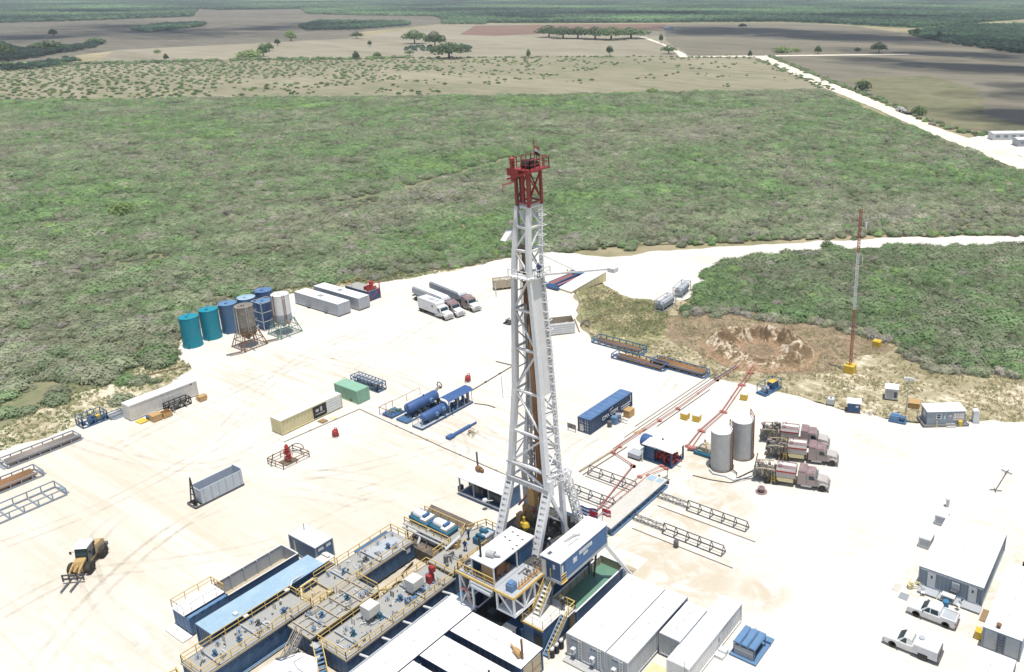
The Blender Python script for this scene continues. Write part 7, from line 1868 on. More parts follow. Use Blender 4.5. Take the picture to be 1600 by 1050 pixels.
# bottom beam and the four spread legs
m = MB().beam((MX-3.1, -12.4, 15.0), (MX+3.3, -12.4, 15.0), .45, .6).beam((MX-3.2, -12.4, 17.2), (MX+3.2, -12.35, 17.2), .22)
part('base_beam', m, 'mastgrey', T, world=True)
def leg(p, q, w, mat='mast'):
    p, q = Vector(p), Vector(q); m = MB(); u = Vector((1, 0, 0))*(w/2)
    m.beam(p-u, q-u, .2, .5, up=(0, 1, 0)); m.beam(p+u, q+u, .2, .5, up=(0, 1, 0)); n = 11
    for k in range(n):
        a, b = p.lerp(q, k/n), p.lerp(q, (k+.62)/n); m._add([a-u*.9-Vector((0, .2, 0)), a+u*.9-Vector((0, .2, 0)), b+u*.9-Vector((0, .2, 0)), b-u*.9-Vector((0, .2, 0))], [(0, 1, 2, 3)])
        m._add([a-u*.9+Vector((0, .2, 0)), a+u*.9+Vector((0, .2, 0)), b+u*.9+Vector((0, .2, 0)), b-u*.9+Vector((0, .2, 0))], [(3, 2, 1, 0)])
    return part('leg', m, mat, T, world=True)
leg((MX-2.9, -12.3, 14.9), (MX-3.0, -14.9, FZ), .95); leg((MX+2.95, -12.3, 14.9), (MX+2.95, -14.9, FZ), .95)
part('leg', MB().beam((MX+3.0, -9.8, 14.9), (MX+3.05, -9.6, FZ), .55, .55).lattice((MX+3.2, -8.8, 15), (MX+3.6, -7.2, FZ), .9, .7, 1.1, .12), 'mast', T, world=True)
part('leg', MB().beam((MX-3.0, -9.8, 14.9), (MX-3.05, -9.6, FZ), .5, .5).lattice((MX-1.6, -10.4, 15.2), (MX-.6, -10.0, FZ+1.2), 1.2, .9, 1.2, .12), 'mastgrey', T, world=True)
part('leg_brace', MB().beam((MX+2.9, -12.0, 14.5), (MX+3.1, -9.2, FZ+.3), .36).beam((MX+2.9, -12.2, 11.5), (MX+3.0, -9.6, 9.0), .16).lattice((MX+3.0, -12.1, 16.4), (MX+3.2, -8.6, 15.6), .8, .9, .9, .12), 'mast', T, world=True)
part('gusset', MB().box(MX+2.7, -12.5, 14.3, MX+3.5, -11.7, 16.4).box(MX-3.4, -12.5, 14.4, MX-2.7, -11.7, 15.6), 'mast', T, world=True)
# ladder and wind panels on the visible side face
m = MB()
for i in range(len(lev)-1):
    p = pt(i, 1, -1).lerp(pt(i, 1, 1), .78); q = pt(i+1, 1, -1).lerp(pt(i+1, 1, 1), .78); p.x += .3; q.x += .3; m.ladder(p, q, .5, (0, 1, 0), .42, .07)
part('ladder', m, 'mast', T, world=True)
m = MB()
for z in np.arange(16, 48, 1.1):
    i = max(k for k in range(len(lev)) if lev[k][0] <= z); i = min(i, len(lev)-2); t = (z-lev[i][0])/(lev[i+1][0]-lev[i][0]); p = pt(i, 1, -1).lerp(pt(i+1, 1, -1), t); q = pt(i, 1, 1).lerp(pt(i+1, 1, 1), t); c = p.lerp(q, .78)
    m.tube([(c.x+.3, c.y-.35, z), (c.x+.95, c.y-.3, z), (c.x+.95, c.y+.3, z), (c.x+.3, c.y+.35, z)], .04, 4)
part('ladder_cage', m, 'mast', T, world=True)
def panel(i0, i1, face, t0, t1, off, mat, name):
    m = MB()
    for i in range(i0, i1):
        def q(k, t):
            if face == 'side': v = pt(k, 1, -1).lerp(pt(k, 1, 1), t); v.x += off
            elif face == 'left': v = pt(k, -1, -1).lerp(pt(k, -1, 1), t); v.x -= off
            else: v = pt(k, -1, 1).lerp(pt(k, 1, 1), t); v.y += off
            return v
        m._add([q(i, t0), q(i, t1), q(i+1, t1), q(i+1, t0)], [(0, 1, 2, 3)])
    return part(name, m, mat, T, world=True)
panel(3, 6, 'side', .1, .66, .26, 'white', 'wind_panel')
panel(3, 6, 'back', .0, .5, -.2, 'mastgrey', 'wind_panel')
# racking board
m = MB().box(MX-1.3, -12.1, 41.0, MX+1.5, -11.4, 41.15).box(MX+1.2, -11.4, 41.0, MX+2.0, -8.8, 41.12)
for k in range(5): m.beam((MX-1.1+k*.55, -12.3, 41.08), (MX-1.1+k*.55, -11.5, 41.08), .1)
part('racking_board', m, 'mast', T, world=True)
part('board_rail', MB().rail([(MX-1.3, -12.1, 41.1), (MX+1.5, -12.1, 41.1)], .9, 1.2, .07, mid=False).rail([(MX+2.0, -11.4, 41.1), (MX+2.0, -8.8, 41.1)], .9, 1.2, .08), 'white', T, world=True)
part('boom', MB().beam((MX+1.6, -9.6, 41.1), (12.7, -3.9, 41.2), .2, .2).box(12.3, -4.5, 40.9, 13.2, -3.6, 41.4).beam((MX+1.3, -9.4, 43.4), (MX+4.2, -7.0, 41.3), .08), 'white', T, world=True)
part('cable_arm', MB().tube([(MX-1.3, -12, 40.6), (MX-2.2, -12.4, 40.8), (MX-2.9, -12.6, 40.1), (MX-2.9, -12.6, 38.5)], .06, 5).tube([(MX-2.0, -12, 26.0), (MX-3.1, -12.4, 25.6), (MX-3.2, -12.4, 28.5)], .05, 5), 'mast', T, world=True)
part('service_basket', MB().prism([(-12.2, 45.2), (-11.0, 46.2), (-11.0, 45.2)], MX-2.1, MX-1.3, 'x'), 'white', T, world=True)
# crown
CZ = 53.0; m = MB(); hw = .86; yf, yb = -10.45, -8.35
for sx in (-1, 1):
    for y in (yf, yb): m.beam((MX+sx*hw, y, 49.0), (MX+sx*hw, y, CZ), .28)
for z in (49.4, CZ-.2):
    for y in (yf, yb): m.beam((MX-hw, y, z), (MX+hw, y, z), .2)
    for s in (-1, 1): m.beam((MX+s*hw, yf, z), (MX+s*hw, yb, z), .2)
m.beam((MX+.15, yf, 49.4), (MX+.15, yf, CZ), .26).beam((MX-.5, yf+.3, 49.4), (MX-.5, yf+.3, CZ), .2)
for s in (-1, 1): m.beam((MX+s*hw, yf, 49.5), (MX+s*hw, yb, CZ-.3), .13).beam((MX+s*hw, yb, 49.5), (MX+s*hw, yf, CZ-.3), .13)
m.beam((MX-hw, yb, 49.5), (MX+hw, yb, CZ-.3), .12).beam((MX+hw, yb, 49.5), (MX-hw, yb, CZ-.3), .12)
part('crown_frame', m, 'crownred', T, world=True)
part('crown_platform', MB().box(MX-1.1, -10.9, CZ, MX+1.7, -7.6, CZ+.16).box(MX-1.3, -11.3, CZ-.5, MX+.2, -11.1, CZ+.3).beam((MX-1.2, -11.4, CZ-.9), (MX+1.9, -10.8, CZ+.1), .2), 'crownred', T, world=True)
part('crown_rail', MB().rail([(MX-1.0, -10.8, CZ+.16), (MX-1.0, -7.7, CZ+.16), (MX+1.6, -7.7, CZ+.16), (MX+1.6, -10.8, CZ+.16), (MX+.4, -10.8, CZ+.16)], 1.15, .75, .08), 'crownred', T, world=True)
part('sheave', MB().cyl((MX-.3, -9.6, CZ+.5), (MX+.9, -9.6, CZ+.5), .62, n=20).cyl((MX-.9, -8.6, CZ+.4), (MX+.6, -8.6, CZ+.4), .45, n=16), 'black', T, world=True)
part('crown_post', MB().beam((MX-.6, -11.15, 51.9), (MX-.6, -11.15, CZ+1.0), .34, .34).lathe([(.28, CZ+1.0), (.3, CZ+1.4), (.1, CZ+1.6)], (MX-.6, -11.15, 0), 10).beam((MX-1.0, -11.15, CZ+.8), (MX-.2, -11.15, CZ+.8), .14), 'crownred', T, world=True)
part('crown_arm', MB().beam((MX-1.2, -10.5, 51.6), (MX-2.4, -11.0, 51.2), .22).beam((MX-2.35, -11.0, 51.1), (MX-2.35, -11.0, 50.4), .06), 'flare', T, world=True)
p = part('flag_pole', MB().cyl((MX+.9, -9.2, CZ), (MX+.9, -9.2, CZ+3.3), .05, n=6), 'red', T, world=True)
T = thing('flag', 'small red white and black flag on the pole over the crown', 'flag', (MX+.9, -9.2, CZ+1.7))
for k, mat in enumerate(('flare', 'flagwhite', 'black')):
    m = MB(); n = 6
    vs = [(i*.16+.06, .08*math.sin(i*.9), (.66-k*.33)-i*.05+dz) for i in range(n) for dz in (0, .33)]
    m._add(vs, [(2*i, 2*i+2, 2*i+3, 2*i+1) for i in range(n-1)]); part('stripe', m, mat, T)
# travelling gear and pipe stands
g = random.Random(9)
PS = MB().cyl((0, 0, 0), (0, 0, 32.5), .1, n=7).mesh('drill_pipe', 'brownpipe'); PS2 = MB().cyl((0, 0, 0), (0, 0, 28.5), .11, n=7).mesh('drill_pipe', 'rust')
for k in range(8):
    o = bpy.data.objects.new('drill_pipe', PS if k % 3 else PS2); i, j = k % 4, k//4
    o.location = (MX+.3+i*.2, -10.8+j*.35, FZ+.02); o.rotation_euler = (R(-.3+.1*j), R(-.9-.1*i+g.uniform(-.1, .1)), 0)
    link(o); props(o, 'brown stand of drill pipe racked upright inside the mast', 'drill pipe', 'drill pipe stands racked in the mast')
o = single('drill_string', MB().cyl((0, 0, 0), (0, 0, 12), .14, n=8).cyl((0, 0, 30), (0, 0, 37), .16, n=8), 'brownpipe', 'long brown pipe hanging from the travelling gear under the racking board', 'pipe', (MX-.5, -10.4, FZ))
T = thing('travelling_block', 'orange and grey travelling block hanging low inside the mast', 'travelling block', (MX-.7, -10.9, FZ+3.6))
part('block', MB().box(-.5, -.4, 0, .5, .4, 2.2).cyl((0, -.42, 1.2), (0, .42, 1.2), .6, n=16), 'orange', T); part('hook', MB().tube([(0, 0, 0), (0, 0, -.6), (.3, 0, -1.0), (0, 0, -1.3), (-.3, 0, -1.0)], .12, 7), 'red', T)
m = MB()
for x in (-.3, -.1, .1, .3): m.cyl((x, 0, 2.2), (x*.6, .4, 46-FZ+3.5), .03, n=5)
part('drilling_line', m, 'dgrey', T)
T = thing('floor_machinery', 'dark drilling floor machinery with yellow and red tongs under the mast', 'machinery', (MX, -11.5, FZ))
part('rotary_table', clutter(MB().lathe([(1.2, 0), (1.2, .35), (.5, .4)], (0, 0, 0), 18), -3, 3, -2.5, 3.4, 0, 1.5, 34, 55, .7), 'mudsteel', T)
part('tong', MB().box(-1.4, -1.2, 1.2, -.2, -.8, 1.7).cyl((-.9, -1.0, .2), (-.9, -1.0, 2.6), .16).lathe([(.35, 1.0), (.5, 1.4), (.3, 1.9)], (-.6, -1.0, 0), 10), 'cyellow', T)
part('tong', MB().box(-3.0, 1.0, .6, -1.6, 1.5, 2.4).beam((-3.2, .4, .3), (-1.8, 1.6, 3.2), .2).box(-2.6, -.6, .3, -1.9, .2, 2.2), 'orange', T)
part('red_frame', MB().beam((-1.7, 1.2, .2), (-1.7, 1.2, 4.4), .16).beam((-1.0, 1.2, .2), (-1.0, 1.2, 4.4), .16).beam((-1.7, 1.2, 4.4), (-1.0, 1.2, 4.4), .16).beam((-1.7, 1.2, 2.3), (-1.0, 1.2, 2.3), .16).beam((-3.4, .8, 2.4), (-1.9, 1.8, 4.6), .22), 'flare', T)
# flags drooping at the back of the doghouse
def banner(label, x, y, z, seq, tri, L=2.6, ang=35):
    T = thing('flag', label, 'flag', (x, y, z), R(ang)); n = 8; h = .26
    for k, mt in enumerate(seq):
        m = MB(); vs = [(i*L/n, .12*math.sin(i*1.1+.3), -i*i*.012-k*h+dz+.06*math.sin(i)) for i in range(n+1) for dz in (0, h)]
        m._add(vs, [(2*i, 2*i+2, 2*i+3, 2*i+1) for i in range(n)]); part('stripe', m, mt, T)
    if tri: part('triangle', MB()._add([(-.02, -.12, h), (-.02, -.12, -4*h), (1.1, -.17, -1.5*h)], [(0, 1, 2)]).shift(L-.95, .0, -.5), 'flagred', T)
    part('pole', MB().cyl((L if tri else 0, 0, -2.4), (L if tri else 0, 0, .9), .04, n=6), 'galv', T)
banner('blue and white striped flag with a red triangle behind the doghouse roof', 8.6, -7.3, FZ+2.4, ('flagblue', 'flagwhite', 'flagblue', 'flagwhite', 'flagblue'), True)
banner('small red and white flag right of the striped flag behind the doghouse', 11.3, -5.6, FZ+1.9, ('flagred', 'flagred', 'flagwhite', 'flagred'), False, 1.2, 60)

# ---- catwalk with its ramp, triangular pipe racks
T = thing('catwalk', 'grey decked catwalk on a blue truss running out from the rig', 'catwalk', (5.9, 8.4, 0))
part('deck', MB().box(-1.5, -7.2, 1.1, 1.5, 7.2, 1.22), 'concrete', T); part('deck_end', MB().box(-1.3, 5.6, 1.225, -.2, 6.9, 1.26).box(.2, 5.9, 1.225, 1.1, 6.8, 1.26), 'skyroof', T)
m = MB()
for s in (-1, 1):
    m.beam((s*1.45, -7.2, 1.0), (s*1.45, 7.2, 1.0), .16).beam((s*1.45, -7.2, .15), (s*1.45, 7.2, .15), .2)
    for k in range(12): y = -7.2+k*1.2; m.beam((s*1.45, y, .2), (s*1.45, y+1.2, 1.0), .1); m.beam((s*1.45, y, .2), (s*1.45, y, 1.0), .1)
for k in range(7): m.beam((-1.4, -7.1+k*2.36, .15), (1.4, -7.1+k*2.36, .15), .16)
part('truss', m, 'slateblue', T)
part('side_rail', MB().beam((1.62, -7, .2), (1.62, 7.0, .2), .14, .14), 'powder', T)
part('winch', clutter(MB(), -.6, 1.2, 7.3, 8.3, 0, 1.0, 8, 57, .4), 'machine', T)
T = thing('pipe_ramp', 'steel ramp sloping from the catwalk up to the drill floor', 'ramp', (5.9, -2.6, 0))
part('plate', MB().prism([(-3.6, FZ-.1), (3.6, 1.15), (3.6, 1.0), (-3.6, FZ-.3)], -1.3, 1.3, 'x'), 'lgrey', T); part('side_plate', MB().prism([(-3.6, FZ+.2), (3.6, 1.5), (3.6, 1.1), (-3.6, FZ-.2)], -1.42, -1.3, 'x').prism([(-3.6, FZ+.2), (3.6, 1.5), (3.6, 1.1), (-3.6, FZ-.2)], 1.3, 1.42, 'x'), 'slateblue', T)
def trirack(label, x0, x1, y, mat='dgrey', tail=None):
    T = thing('triangular_pipe_rack', label, 'pipe rack', ((x0+x1)/2, y, 0), 0, 'triangular pipe racks by the catwalk'); a = (x1-x0)/2; m = MB()
    m.beam((-a, 0, 1.4), (a, 0, 1.4), .1)
    for s in (-1, 1): m.beam((-a, s*.6, .12), (a, s*.6, .12), .09)
    part('chord', m, mat, T); n = round(2*a/2.0); m = MB()
    for k in range(n+1):
        x = -a+2*a*k/n; m.beam((x, -.6, .12), (x, 0, 1.4), .09).beam((x, .6, .12), (x, 0, 1.4), .09).beam((x, -.6, .12), (x, .6, .12), .08)
    part('strut', m, mat, T)
    if tail:
        m = MB(); t0 = tail-(x0+x1)/2; m.lattice((t0, 0, .6), (-a-.1 if t0 < 0 else a+.1, 0, .6), .3, .8, 1.2, .06); part('link_truss', m, mat, T)
    return T
trirack('triangular pipe rack right of the catwalk, farther one with a link truss', 13.0, 22.6, 12.4, tail=7.8)
trirack('triangular pipe rack right of the catwalk, nearer one with a link truss', 13.0, 22.4, 6.0, tail=7.8)
trirack('triangular pipe rack left of the catwalk, farther one', -4.9, 3.8, 12.3)
trirack('triangular pipe rack left of the catwalk, nearer one', -4.9, 3.7, 6.9)
for x0, x1, y, lab in ((-4.9, 3.5, 11.2, 'thin bar lying along the near side of the farther left pipe rack'), (-4.9, 3.5, 5.8, 'thin bar lying along the near side of the nearer left pipe rack'), (8.8, 24.8, 10.6, 'thin bar edging the mat of the farther right pipe rack'), (8.8, 24.8, 4.2, 'thin bar edging the mat of the nearer right pipe rack')):
    single('edge_bar', MB().beam((x0, y, .05), (x1, y, .05), .09), 'pipegrey', lab, 'bar')
single('drum', MB().lathe([(.33, 0), (.35, .05), (.35, .95), (.33, 1.0), (.02, .98)], n=16), 'dgrey', 'dark grey drum standing on the near edge of the nearer right pipe rack', 'drum', (16.2, 4.0, 0))
T = thing('lamp_stand', 'thin leaning lamp stand with a black head on the mat by the catwalk end', 'lamp', (6.9, 16.2, 0)); part('pole', MB().tube([(0, 0, 0), (-.2, .4, 1.6), (-.2, .4, 2.4)], .05), 'dgrey', T); part('head', MB().box(-.15, -.1, 0, .25, .2, .5), 'black', T)
for k in range(3): single('timber_mat', MB().box(-1.4, -.34, 0, 1.4, .34, .12).box(-1.3, -.2, .12, 1.3, -.05, .16), 'tan', ('first', 'second', 'third')[k]+' of three weathered timber mats behind the water tank, counted from the water tank', 'mat', (13.0, -4.6+k*.78, .02), 0, 'timber mats behind the water tank')
# pump house left of the mast
T = thing('pump_house', 'open sided navy pump shed with a long white roof left of the mast', 'shed', (-13.2, -.9, 0))
L = 4.4
part('base', MB().box(-L, -1.9, .05, L, 1.9, .45), 'cblue', T); part('floor_edge', MB().box(-L-.05, -2.0, .45, L+.05, -1.7, .6), 'lgrey', T)
m = MB()
for x in (-L+.15, -1.4, 1.6, L-.15):
    for y in (-1.8, 1.8): m.beam((x, y, .45), (x, y, 3.1), .18)
m.beam((-L+.2, -1.8, .6), (-1.5, -1.8, 2.9), .14)
part('post', m, 'bluegrey', T)
part('roof', MB().box(-L-.2, -2.05, 3.1, L+.2, 2.05, 3.22), 'roofwhite', T)
part('back_wall', MB().box(-L+.1, 1.7, .46, L-.1, 1.78, 3.08).box(L-.1, -1.5, .46, L-.02, 1.7, 3.08), 'navy', T)
part('pump', clutter(MB().box(-2.8, -1.0, .46, -.4, .9, 1.6).box(.8, -1.0, .46, 3.6, .9, 1.7).cyl((-1.6, -1.1, 1.5), (-1.6, 1.0, 1.5), .6, n=16), -3.8, 3.8, -1.4, 1.4, .46, 2.2, 20, 58, .5), 'dgrey', T)
part('tool_board', MB().box(-3.9, -.4, .46, -3.0, 1.2, 2.4), 'wood', T)
part('exhaust_stack', MB().cyl((-3.4, 1.2, 3.2), (-3.4, 1.2, 6.0), .14, n=10), 'dgrey', T); part('muffler', MB().cyl((-3.2, .9, 3.6), (-2.3, .7, 3.6), .42, n=12).box(-2.3, .5, 3.22, -1.8, .9, 3.8), 'rust', T)
part('side_box', MB().box(-L-.5, -1.7, .3, -L-.05, -.9, 1.2), 'dgrey', T)
part('light', MB().tube([(2.6, -2.0, 1.6), (1.7, -2.4, 1.5)], .06).lathe([(.05, -.15), (.4, .0), (.35, .25), (.05, .35)], (1.5, -2.5, 1.45), 12), 'cloudy', T)
# ------------------------------------------------------------------ mud tanks
def agitator(T, x, y, z, seed):
    g = random.Random(seed); k = g.uniform(.75, .95); m = MB().box(-.3, -.3, 0, .3, .3, .2).cyl((0, 0, .2), (0, 0, .62), .2, .17, 10).box(-.15, -.2, .62, .15, .2, .85).cyl((.1, 0, .75), (.5, 0, .75), .14, n=10)
    m.xf(Matrix.Translation((x, y, z)) @ Matrix.Rotation(g.choice((0, 1.57, 3.14, -1.57)), 4, 'Z') @ Matrix.Scale(k, 4))
    part('agitator', m, g.choice(('petrol', 'slateblue', 'dgrey')), T)
def mudtank(label, x0, y0, x1, y1, h, nag, seed, rails='WESN', walk=True, wall='navy', railmat='yellow', bars=0, levers=True):
    cx, cy = (x0+x1)/2, (y0+y1)/2; a, b = (x1-x0)/2, (y1-y0)/2; g = random.Random(seed)
    T = thing('mud_tank', label, 'mud tank', (cx, cy, 0), 0, 'mud tanks')
    part('wall', MB().corr((-a, -b), (a, -b), .35, h-.1, .8, .05).corr((a, -b), (a, b), .35, h-.1, 1.2, .05).corr((a, b), (-a, b), .35, h-.1, .8, .05).corr((-a, b), (-a, -b), .35, h-.1, 1.2, .05), wall, T)
    part('skid', MB().box(-a+.1, -b-.3, .02, -a+.5, b+.3, .35).box(a-.5, -b-.3, .02, a-.1, b+.3, .35), 'black', T)
    part('deck', MB().box(-a, -b, h-.1, a, b, h), 'deck', T)
    part('edge_trim', MB().box(a, -b-.1, h-.16, a+.1, b+.1, h+.06).box(-a-.1, -b-.1, h-.16, -a, b+.1, h+.06).box(-a, -b-.1, h-.16, a, -b, h+.06), 'tan' if railmat == 'yellow' else railmat, T)
    for r, ps in (('W', [(-a, -b, h), (-a, b, h)]), ('E', [(a, -b, h), (a, b, h)]), ('S', [(-a, -b, h), (a, -b, h)]), ('N', [(-a, b, h), (a, b, h)])):
        if r in rails: part('guard_rail', MB().rail(ps, 1.1, 1.6, .075), railmat, T)
    for k in range(nag): agitator(T, g.uniform(-.3, .5), -b+1.2+(2*b-2.4)*(k+.5)/nag, h, seed+k)
    if levers:
        m = MB(); lm = MB()
        for k in range(int(b*2.2)):
            y = g.uniform(-b+.6, b-.6); x = g.choice((-.55, .6))*a+g.uniform(-.15, .15)
            if g.random() < .55:
                for q in range(3): lm.beam((x+q*.25-.25, y, h), (x+q*.25-.2, y+.05, h+.75), .05)
            else: m.cyl((x, y, h), (x, y, h+.5), .08).tube([(x+.25*math.cos(t), y+.25*math.sin(t), h+.52) for t in np.linspace(0, 6.28, 9)], .035, 4)
        if lm.v: part('gate_lever', lm, 'machine', T)
        if m.v: part('valve_wheel', m, 'powder', T)
        m = MB()
        for k in range(int(b*1.1)):
            y = -b+1+(2*b-2)*g.random(); m.cyl((g.uniform(-.8, .8)*a, y, h+.005), (g.uniform(-.8, .8)*a, y, h+.01), .01)
        m = MB()
        for k in range(int(b*.9)):
            x, y = g.uniform(-.75, .75)*a, g.uniform(-b+.6, b-.6); part('hatch', MB().box(x-.2, y-.15, h, x+.2, y+.15, h+.04), 'lgrey' if k % 3 else 'dgrey', T)
    m = MB()
    for k in range(int(b/2.4)):
        y = -b+2+k*4.6; m.cyl((-a*.9, y, h+.25), (a*.9, y, h+.25), .1, n=8)
    part('cross_pipe', m, 'lgrey', T)
    if levers:
        part('deck_piping', clutter(MB(), -a*.8, a*.8, -b+.8, b-1.2, h, h+.45, int(b*3.2), seed+40, .22), 'machine', T)
        part('deck_fitting', clutter(MB(), -a*.85, a*.85, -b+.8, b-1.2, h, h+.3, int(b*2.4), seed+41, .2), 'cloudy', T)
    return T
T1 = mudtank('long grey decked mud tank with yellow rails beside the pale blue roofed tank', -16.2, -44.2, -12.3, -31.2, 2.75, 4, 71, 'WESN')
T = mudtank('mud tank with a pale deck plate at the far end of the outer row', -15.9, -28.2, -11.6, -16.5, 2.7, 3, 72, 'WEN')
part('deck_plate', MB().box(-1.4, 1.0, 2.705, 1.9, 5.2, 2.76), 'lgrey', T); part('trough', MB().box(-2.9, .5, 2.4, -2.2, 5.6, 2.6), 'steelblue', T); part('white_plate', MB().box(2.17, 4.6, 1.6, 2.2, 5.2, 2.2), 'cloudy', T)
T = thing('tank_bridge', 'tan stepped bridge of pipes and rails between the two outer mud tanks', 'walkway', (-13.6, -29.7, 0))
part('platform', MB().box(-1.6, -1.4, 2.3, 1.6, 1.4, 2.4), 'tan', T); part('guard_rail', MB().rail([(-1.6, -1.4, 2.4), (-1.6, 1.4, 2.4)], 1.1, .8, .08).rail([(1.6, -1.4, 2.4), (1.6, 1.4, 2.4)], 1.1, .8, .08), 'yellow', T)
part('piping', clutter(MB().tube([(-2.0, 1.2, 3.3), (-1.8, -.6, 3.4), (-.6, -1.4, 2.6)], .14), -1.4, 1.4, -1.3, 1.3, 2.4, 3.1, 10, 74, .4), 'cream', T)
T = mudtank('mud tank with white cross bars over its deck in the middle row', -11.6, -34.6, -7.7, -25.3, 2.7, 2, 75, 'N', levers=True)
m = MB()
for k in range(6): y = -4.2+k*1.6; m.box(-1.95, y, 2.85, 1.95, y+.13, 2.93)
for x in (-1.2, 0, 1.2): m.box(x, -4.5, 2.76, x+.08, 4.5, 2.85)
part('cross_bar', m, 'tan', T)
T3 = mudtank('mud tank with hoppers and heavy yellow rails along the inner row', -6.5, -34.5, -1.6, -18.8, 2.7, 4, 76, 'WESN')
for x, y in ((-.5, -2.2), (.2, 3.6)):
    part('hopper', MB().prism([(-.8, 3.6), (-.8, 4.7), (.8, 4.7), (.8, 3.6), (.4, 3.1), (-.4, 3.1)], y-.75, y+.75, 'y').shift(x, 0, 0), 'offwhite', T3)
    m = MB()
    for sx in (-.7, .7):
        for sy in (-.65, .65): m.beam((x+sx, y+sy, 2.7), (x+sx, y+sy, 3.7), .1)
    part('hopper_leg', m, 'machine', T3)
part('red_unit', MB().box(.1, 5.4, 2.7, .8, 6.2, 3.8).cyl((.5, 6.0, 3.8), (.5, 6.0, 5.0), .25, .2).box(.3, 5.8, 4.2, 1.0, 6.3, 4.9), 'red', T3)
part('pump', clutter(MB(), -.6, 1.6, 1.0, 6.6, 2.7, 3.6, 22, 77, .4), 'powder', T3)
part('fittings', clutter(MB(), -1.8, 1.8, -4.6, -.6, 2.7, 3.1, 34, 78, .28), 'lgrey', T3)
m = MB()
for k in range(5): y = -6.2+k*3.0; m.cyl((2.45, y, 2.2), (4.2, y+.1, 2.45), .13, n=8)
part('outlet_pipe', m, 'cloudy', T3)
T = thing('tank_stairs', 'yellow railed stairs with blue treads at the near end of the inner mud tank', 'stairs', (-4, -36, 0))
stair(T, (-6.0, -34.9, 2.6), (-3.4, -36.2, .2), (1, 2, 0), .9, 7, 'yellow', 'powder', 'lgrey', True)
part('landing', MB().box(-7.0, -35.2, 2.55, -5.9, -34.6, 2.65), 'lgrey', T, world=True)
T = thing('tank_stairs', 'grey steep stairs at the near end of the middle mud tank', 'stairs', (-9.5, -36, 0)); stair(T, (-9.4, -34.8, 2.6), (-8.9, -37.6, .3), (1, 0, 0), .9, 8, 'tan', 'machine', 'lgrey', True)
T = thing('canopy_roof', 'white topped unit with loose hose loops on its roof between mud tanks', 'container', (-6.1, -38.6, 0))
part('body', MB().box(-2.3, -2.6, .1, 3.0, 1.6, 2.1), 'navy', T); part('roof', MB().prism([(-2.6, -2.8), (3.2, -2.8), (3.2, 1.4), (1.0, 2.9), (-1.2, 2.5), (-2.6, .4)], 2.1, 2.22, 'z'), 'tarp', T)
part('hose', MB().tube([(-.4, 2.2, 2.28), (-.6, 1.2, 2.28), (.6, .8, 2.28), (2.9, .9, 2.28)], .05, 5).tube([(.5+.4*math.cos(t), -.3+.5*math.sin(t), 2.28) for t in np.linspace(0, 6.28, 18)], .05, 5), 'lgrey', T)
part('frame', MB().tube([(-1.9, 1.6, 2.25), (-1.9, .6, 2.6), (-1.2, 1.8, 3.4)], .1).tube([(-1.9, .6, 2.6), (-2.6, .4, 2.3)], .1), 'machine', T)
# blue container tank, open trough and its end box, grey house
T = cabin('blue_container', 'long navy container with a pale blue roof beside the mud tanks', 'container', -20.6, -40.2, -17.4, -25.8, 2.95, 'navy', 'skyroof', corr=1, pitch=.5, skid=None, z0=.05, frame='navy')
part('roof_fitting', MB().tube([(1.3, 4.5, 3.0), (1.5, 3.0, 3.2), (1.9, 2.0, 2.4)], .1).box(.7, -4.2, 2.95, 1.3, -3.8, 3.25).box(1.4, 1.6, 2.7, 2.2, 2.1, 2.85).box(1.4, -3.6, 2.7, 2.2, -3.1, 2.85), 'cloudy', T)
T = thing('open_tank', 'long open steel tank with pale ribbed sides behind the pale blue roof', 'tank', (-24.2, -30.6, 0)); a, b, h = 1.75, 4.7, 2.5
part('long_wall', MB().box(-a, -b, .05, -a+.08, b, h), 'lgrey', T); part('long_wall', MB().box(a-.08, -b, .05, a, b, h), 'navy', T); part('end_wall', MB().box(-a+.08, b-.08, .05, a-.08, b, h), 'lgrey', T)
m = MB()
for k in range(6): y = -b+.4+k*1.75; m.box(-a+.08, y, .3, -a+.24, y+.14, h-.02)
part('stiffener', m, 'lgrey', T)
part('rim', MB().box(-a-.05, -b, h, -a+.14, b, h+.07).box(a-.14, -b, h, a+.05, b, h+.07).box(-a+.14, b-.14, h, a-.14, b+.05, h+.07), 'offwhite', T)
part('sludge', MB().box(-a+.08, -b, .1, a-.08, b-.08, .5), 'tan', T)
T = thing('tank_end_box', 'white decked end box with thin yellow rails at the near end of the open tank', 'tank', (-24.3, -37.6, 0))
part('body', MB().corr((-1.75, -2.4), (1.75, -2.4), .2, 2.5, .9, .05).corr((1.75, -2.4), (1.75, 2.4), .2, 2.5, .9, .05).corr((1.75, 2.4), (-1.75, 2.4), .2, 2.5, .9, .05).corr((-1.75, 2.4), (-1.75, -2.4), .2, 2.5, .9, .05), 'slateblue', T)
part('deck', MB().box(-1.8, -2.5, 2.5, .9, 2.5, 2.58), 'roofwhite', T); part('trough', MB().box(.95, -2.4, 2.2, 1.7, 2.4, 2.3), 'powder', T)
part('guard_rail', MB().rail([(-1.75, 2.4, 2.58), (-1.75, -2.4, 2.58)], 1.1, 1.6, .07).rail([(-1.75, 2.4, 2.58), (.9, 2.4, 2.58)], 1.1, .6, .08), 'yellow', T); part('thin_rail', MB().rail([(-1.7, -2.4, 2.58), (.8, -2.4, 2.58)], 1.1, 1.2, .04, mid=False).rail([(.85, -1.5, 2.58), (.85, 1.5, 2.58)], 1.1, 1.2, .04, mid=False), 'machine', T)
part('skid', MB().box(-1.9, -3.6, .02, 1.9, -2.45, .2), 'roofwhite', T)
T = cabin('control_house', 'small blue grey house with a white roof at the far end of the open tank', 'house', -26.7, -24.3, -21.2, -21.8, 2.85, 'slateblue', 'roofwhite', skid='dgrey', frame='mgrey')
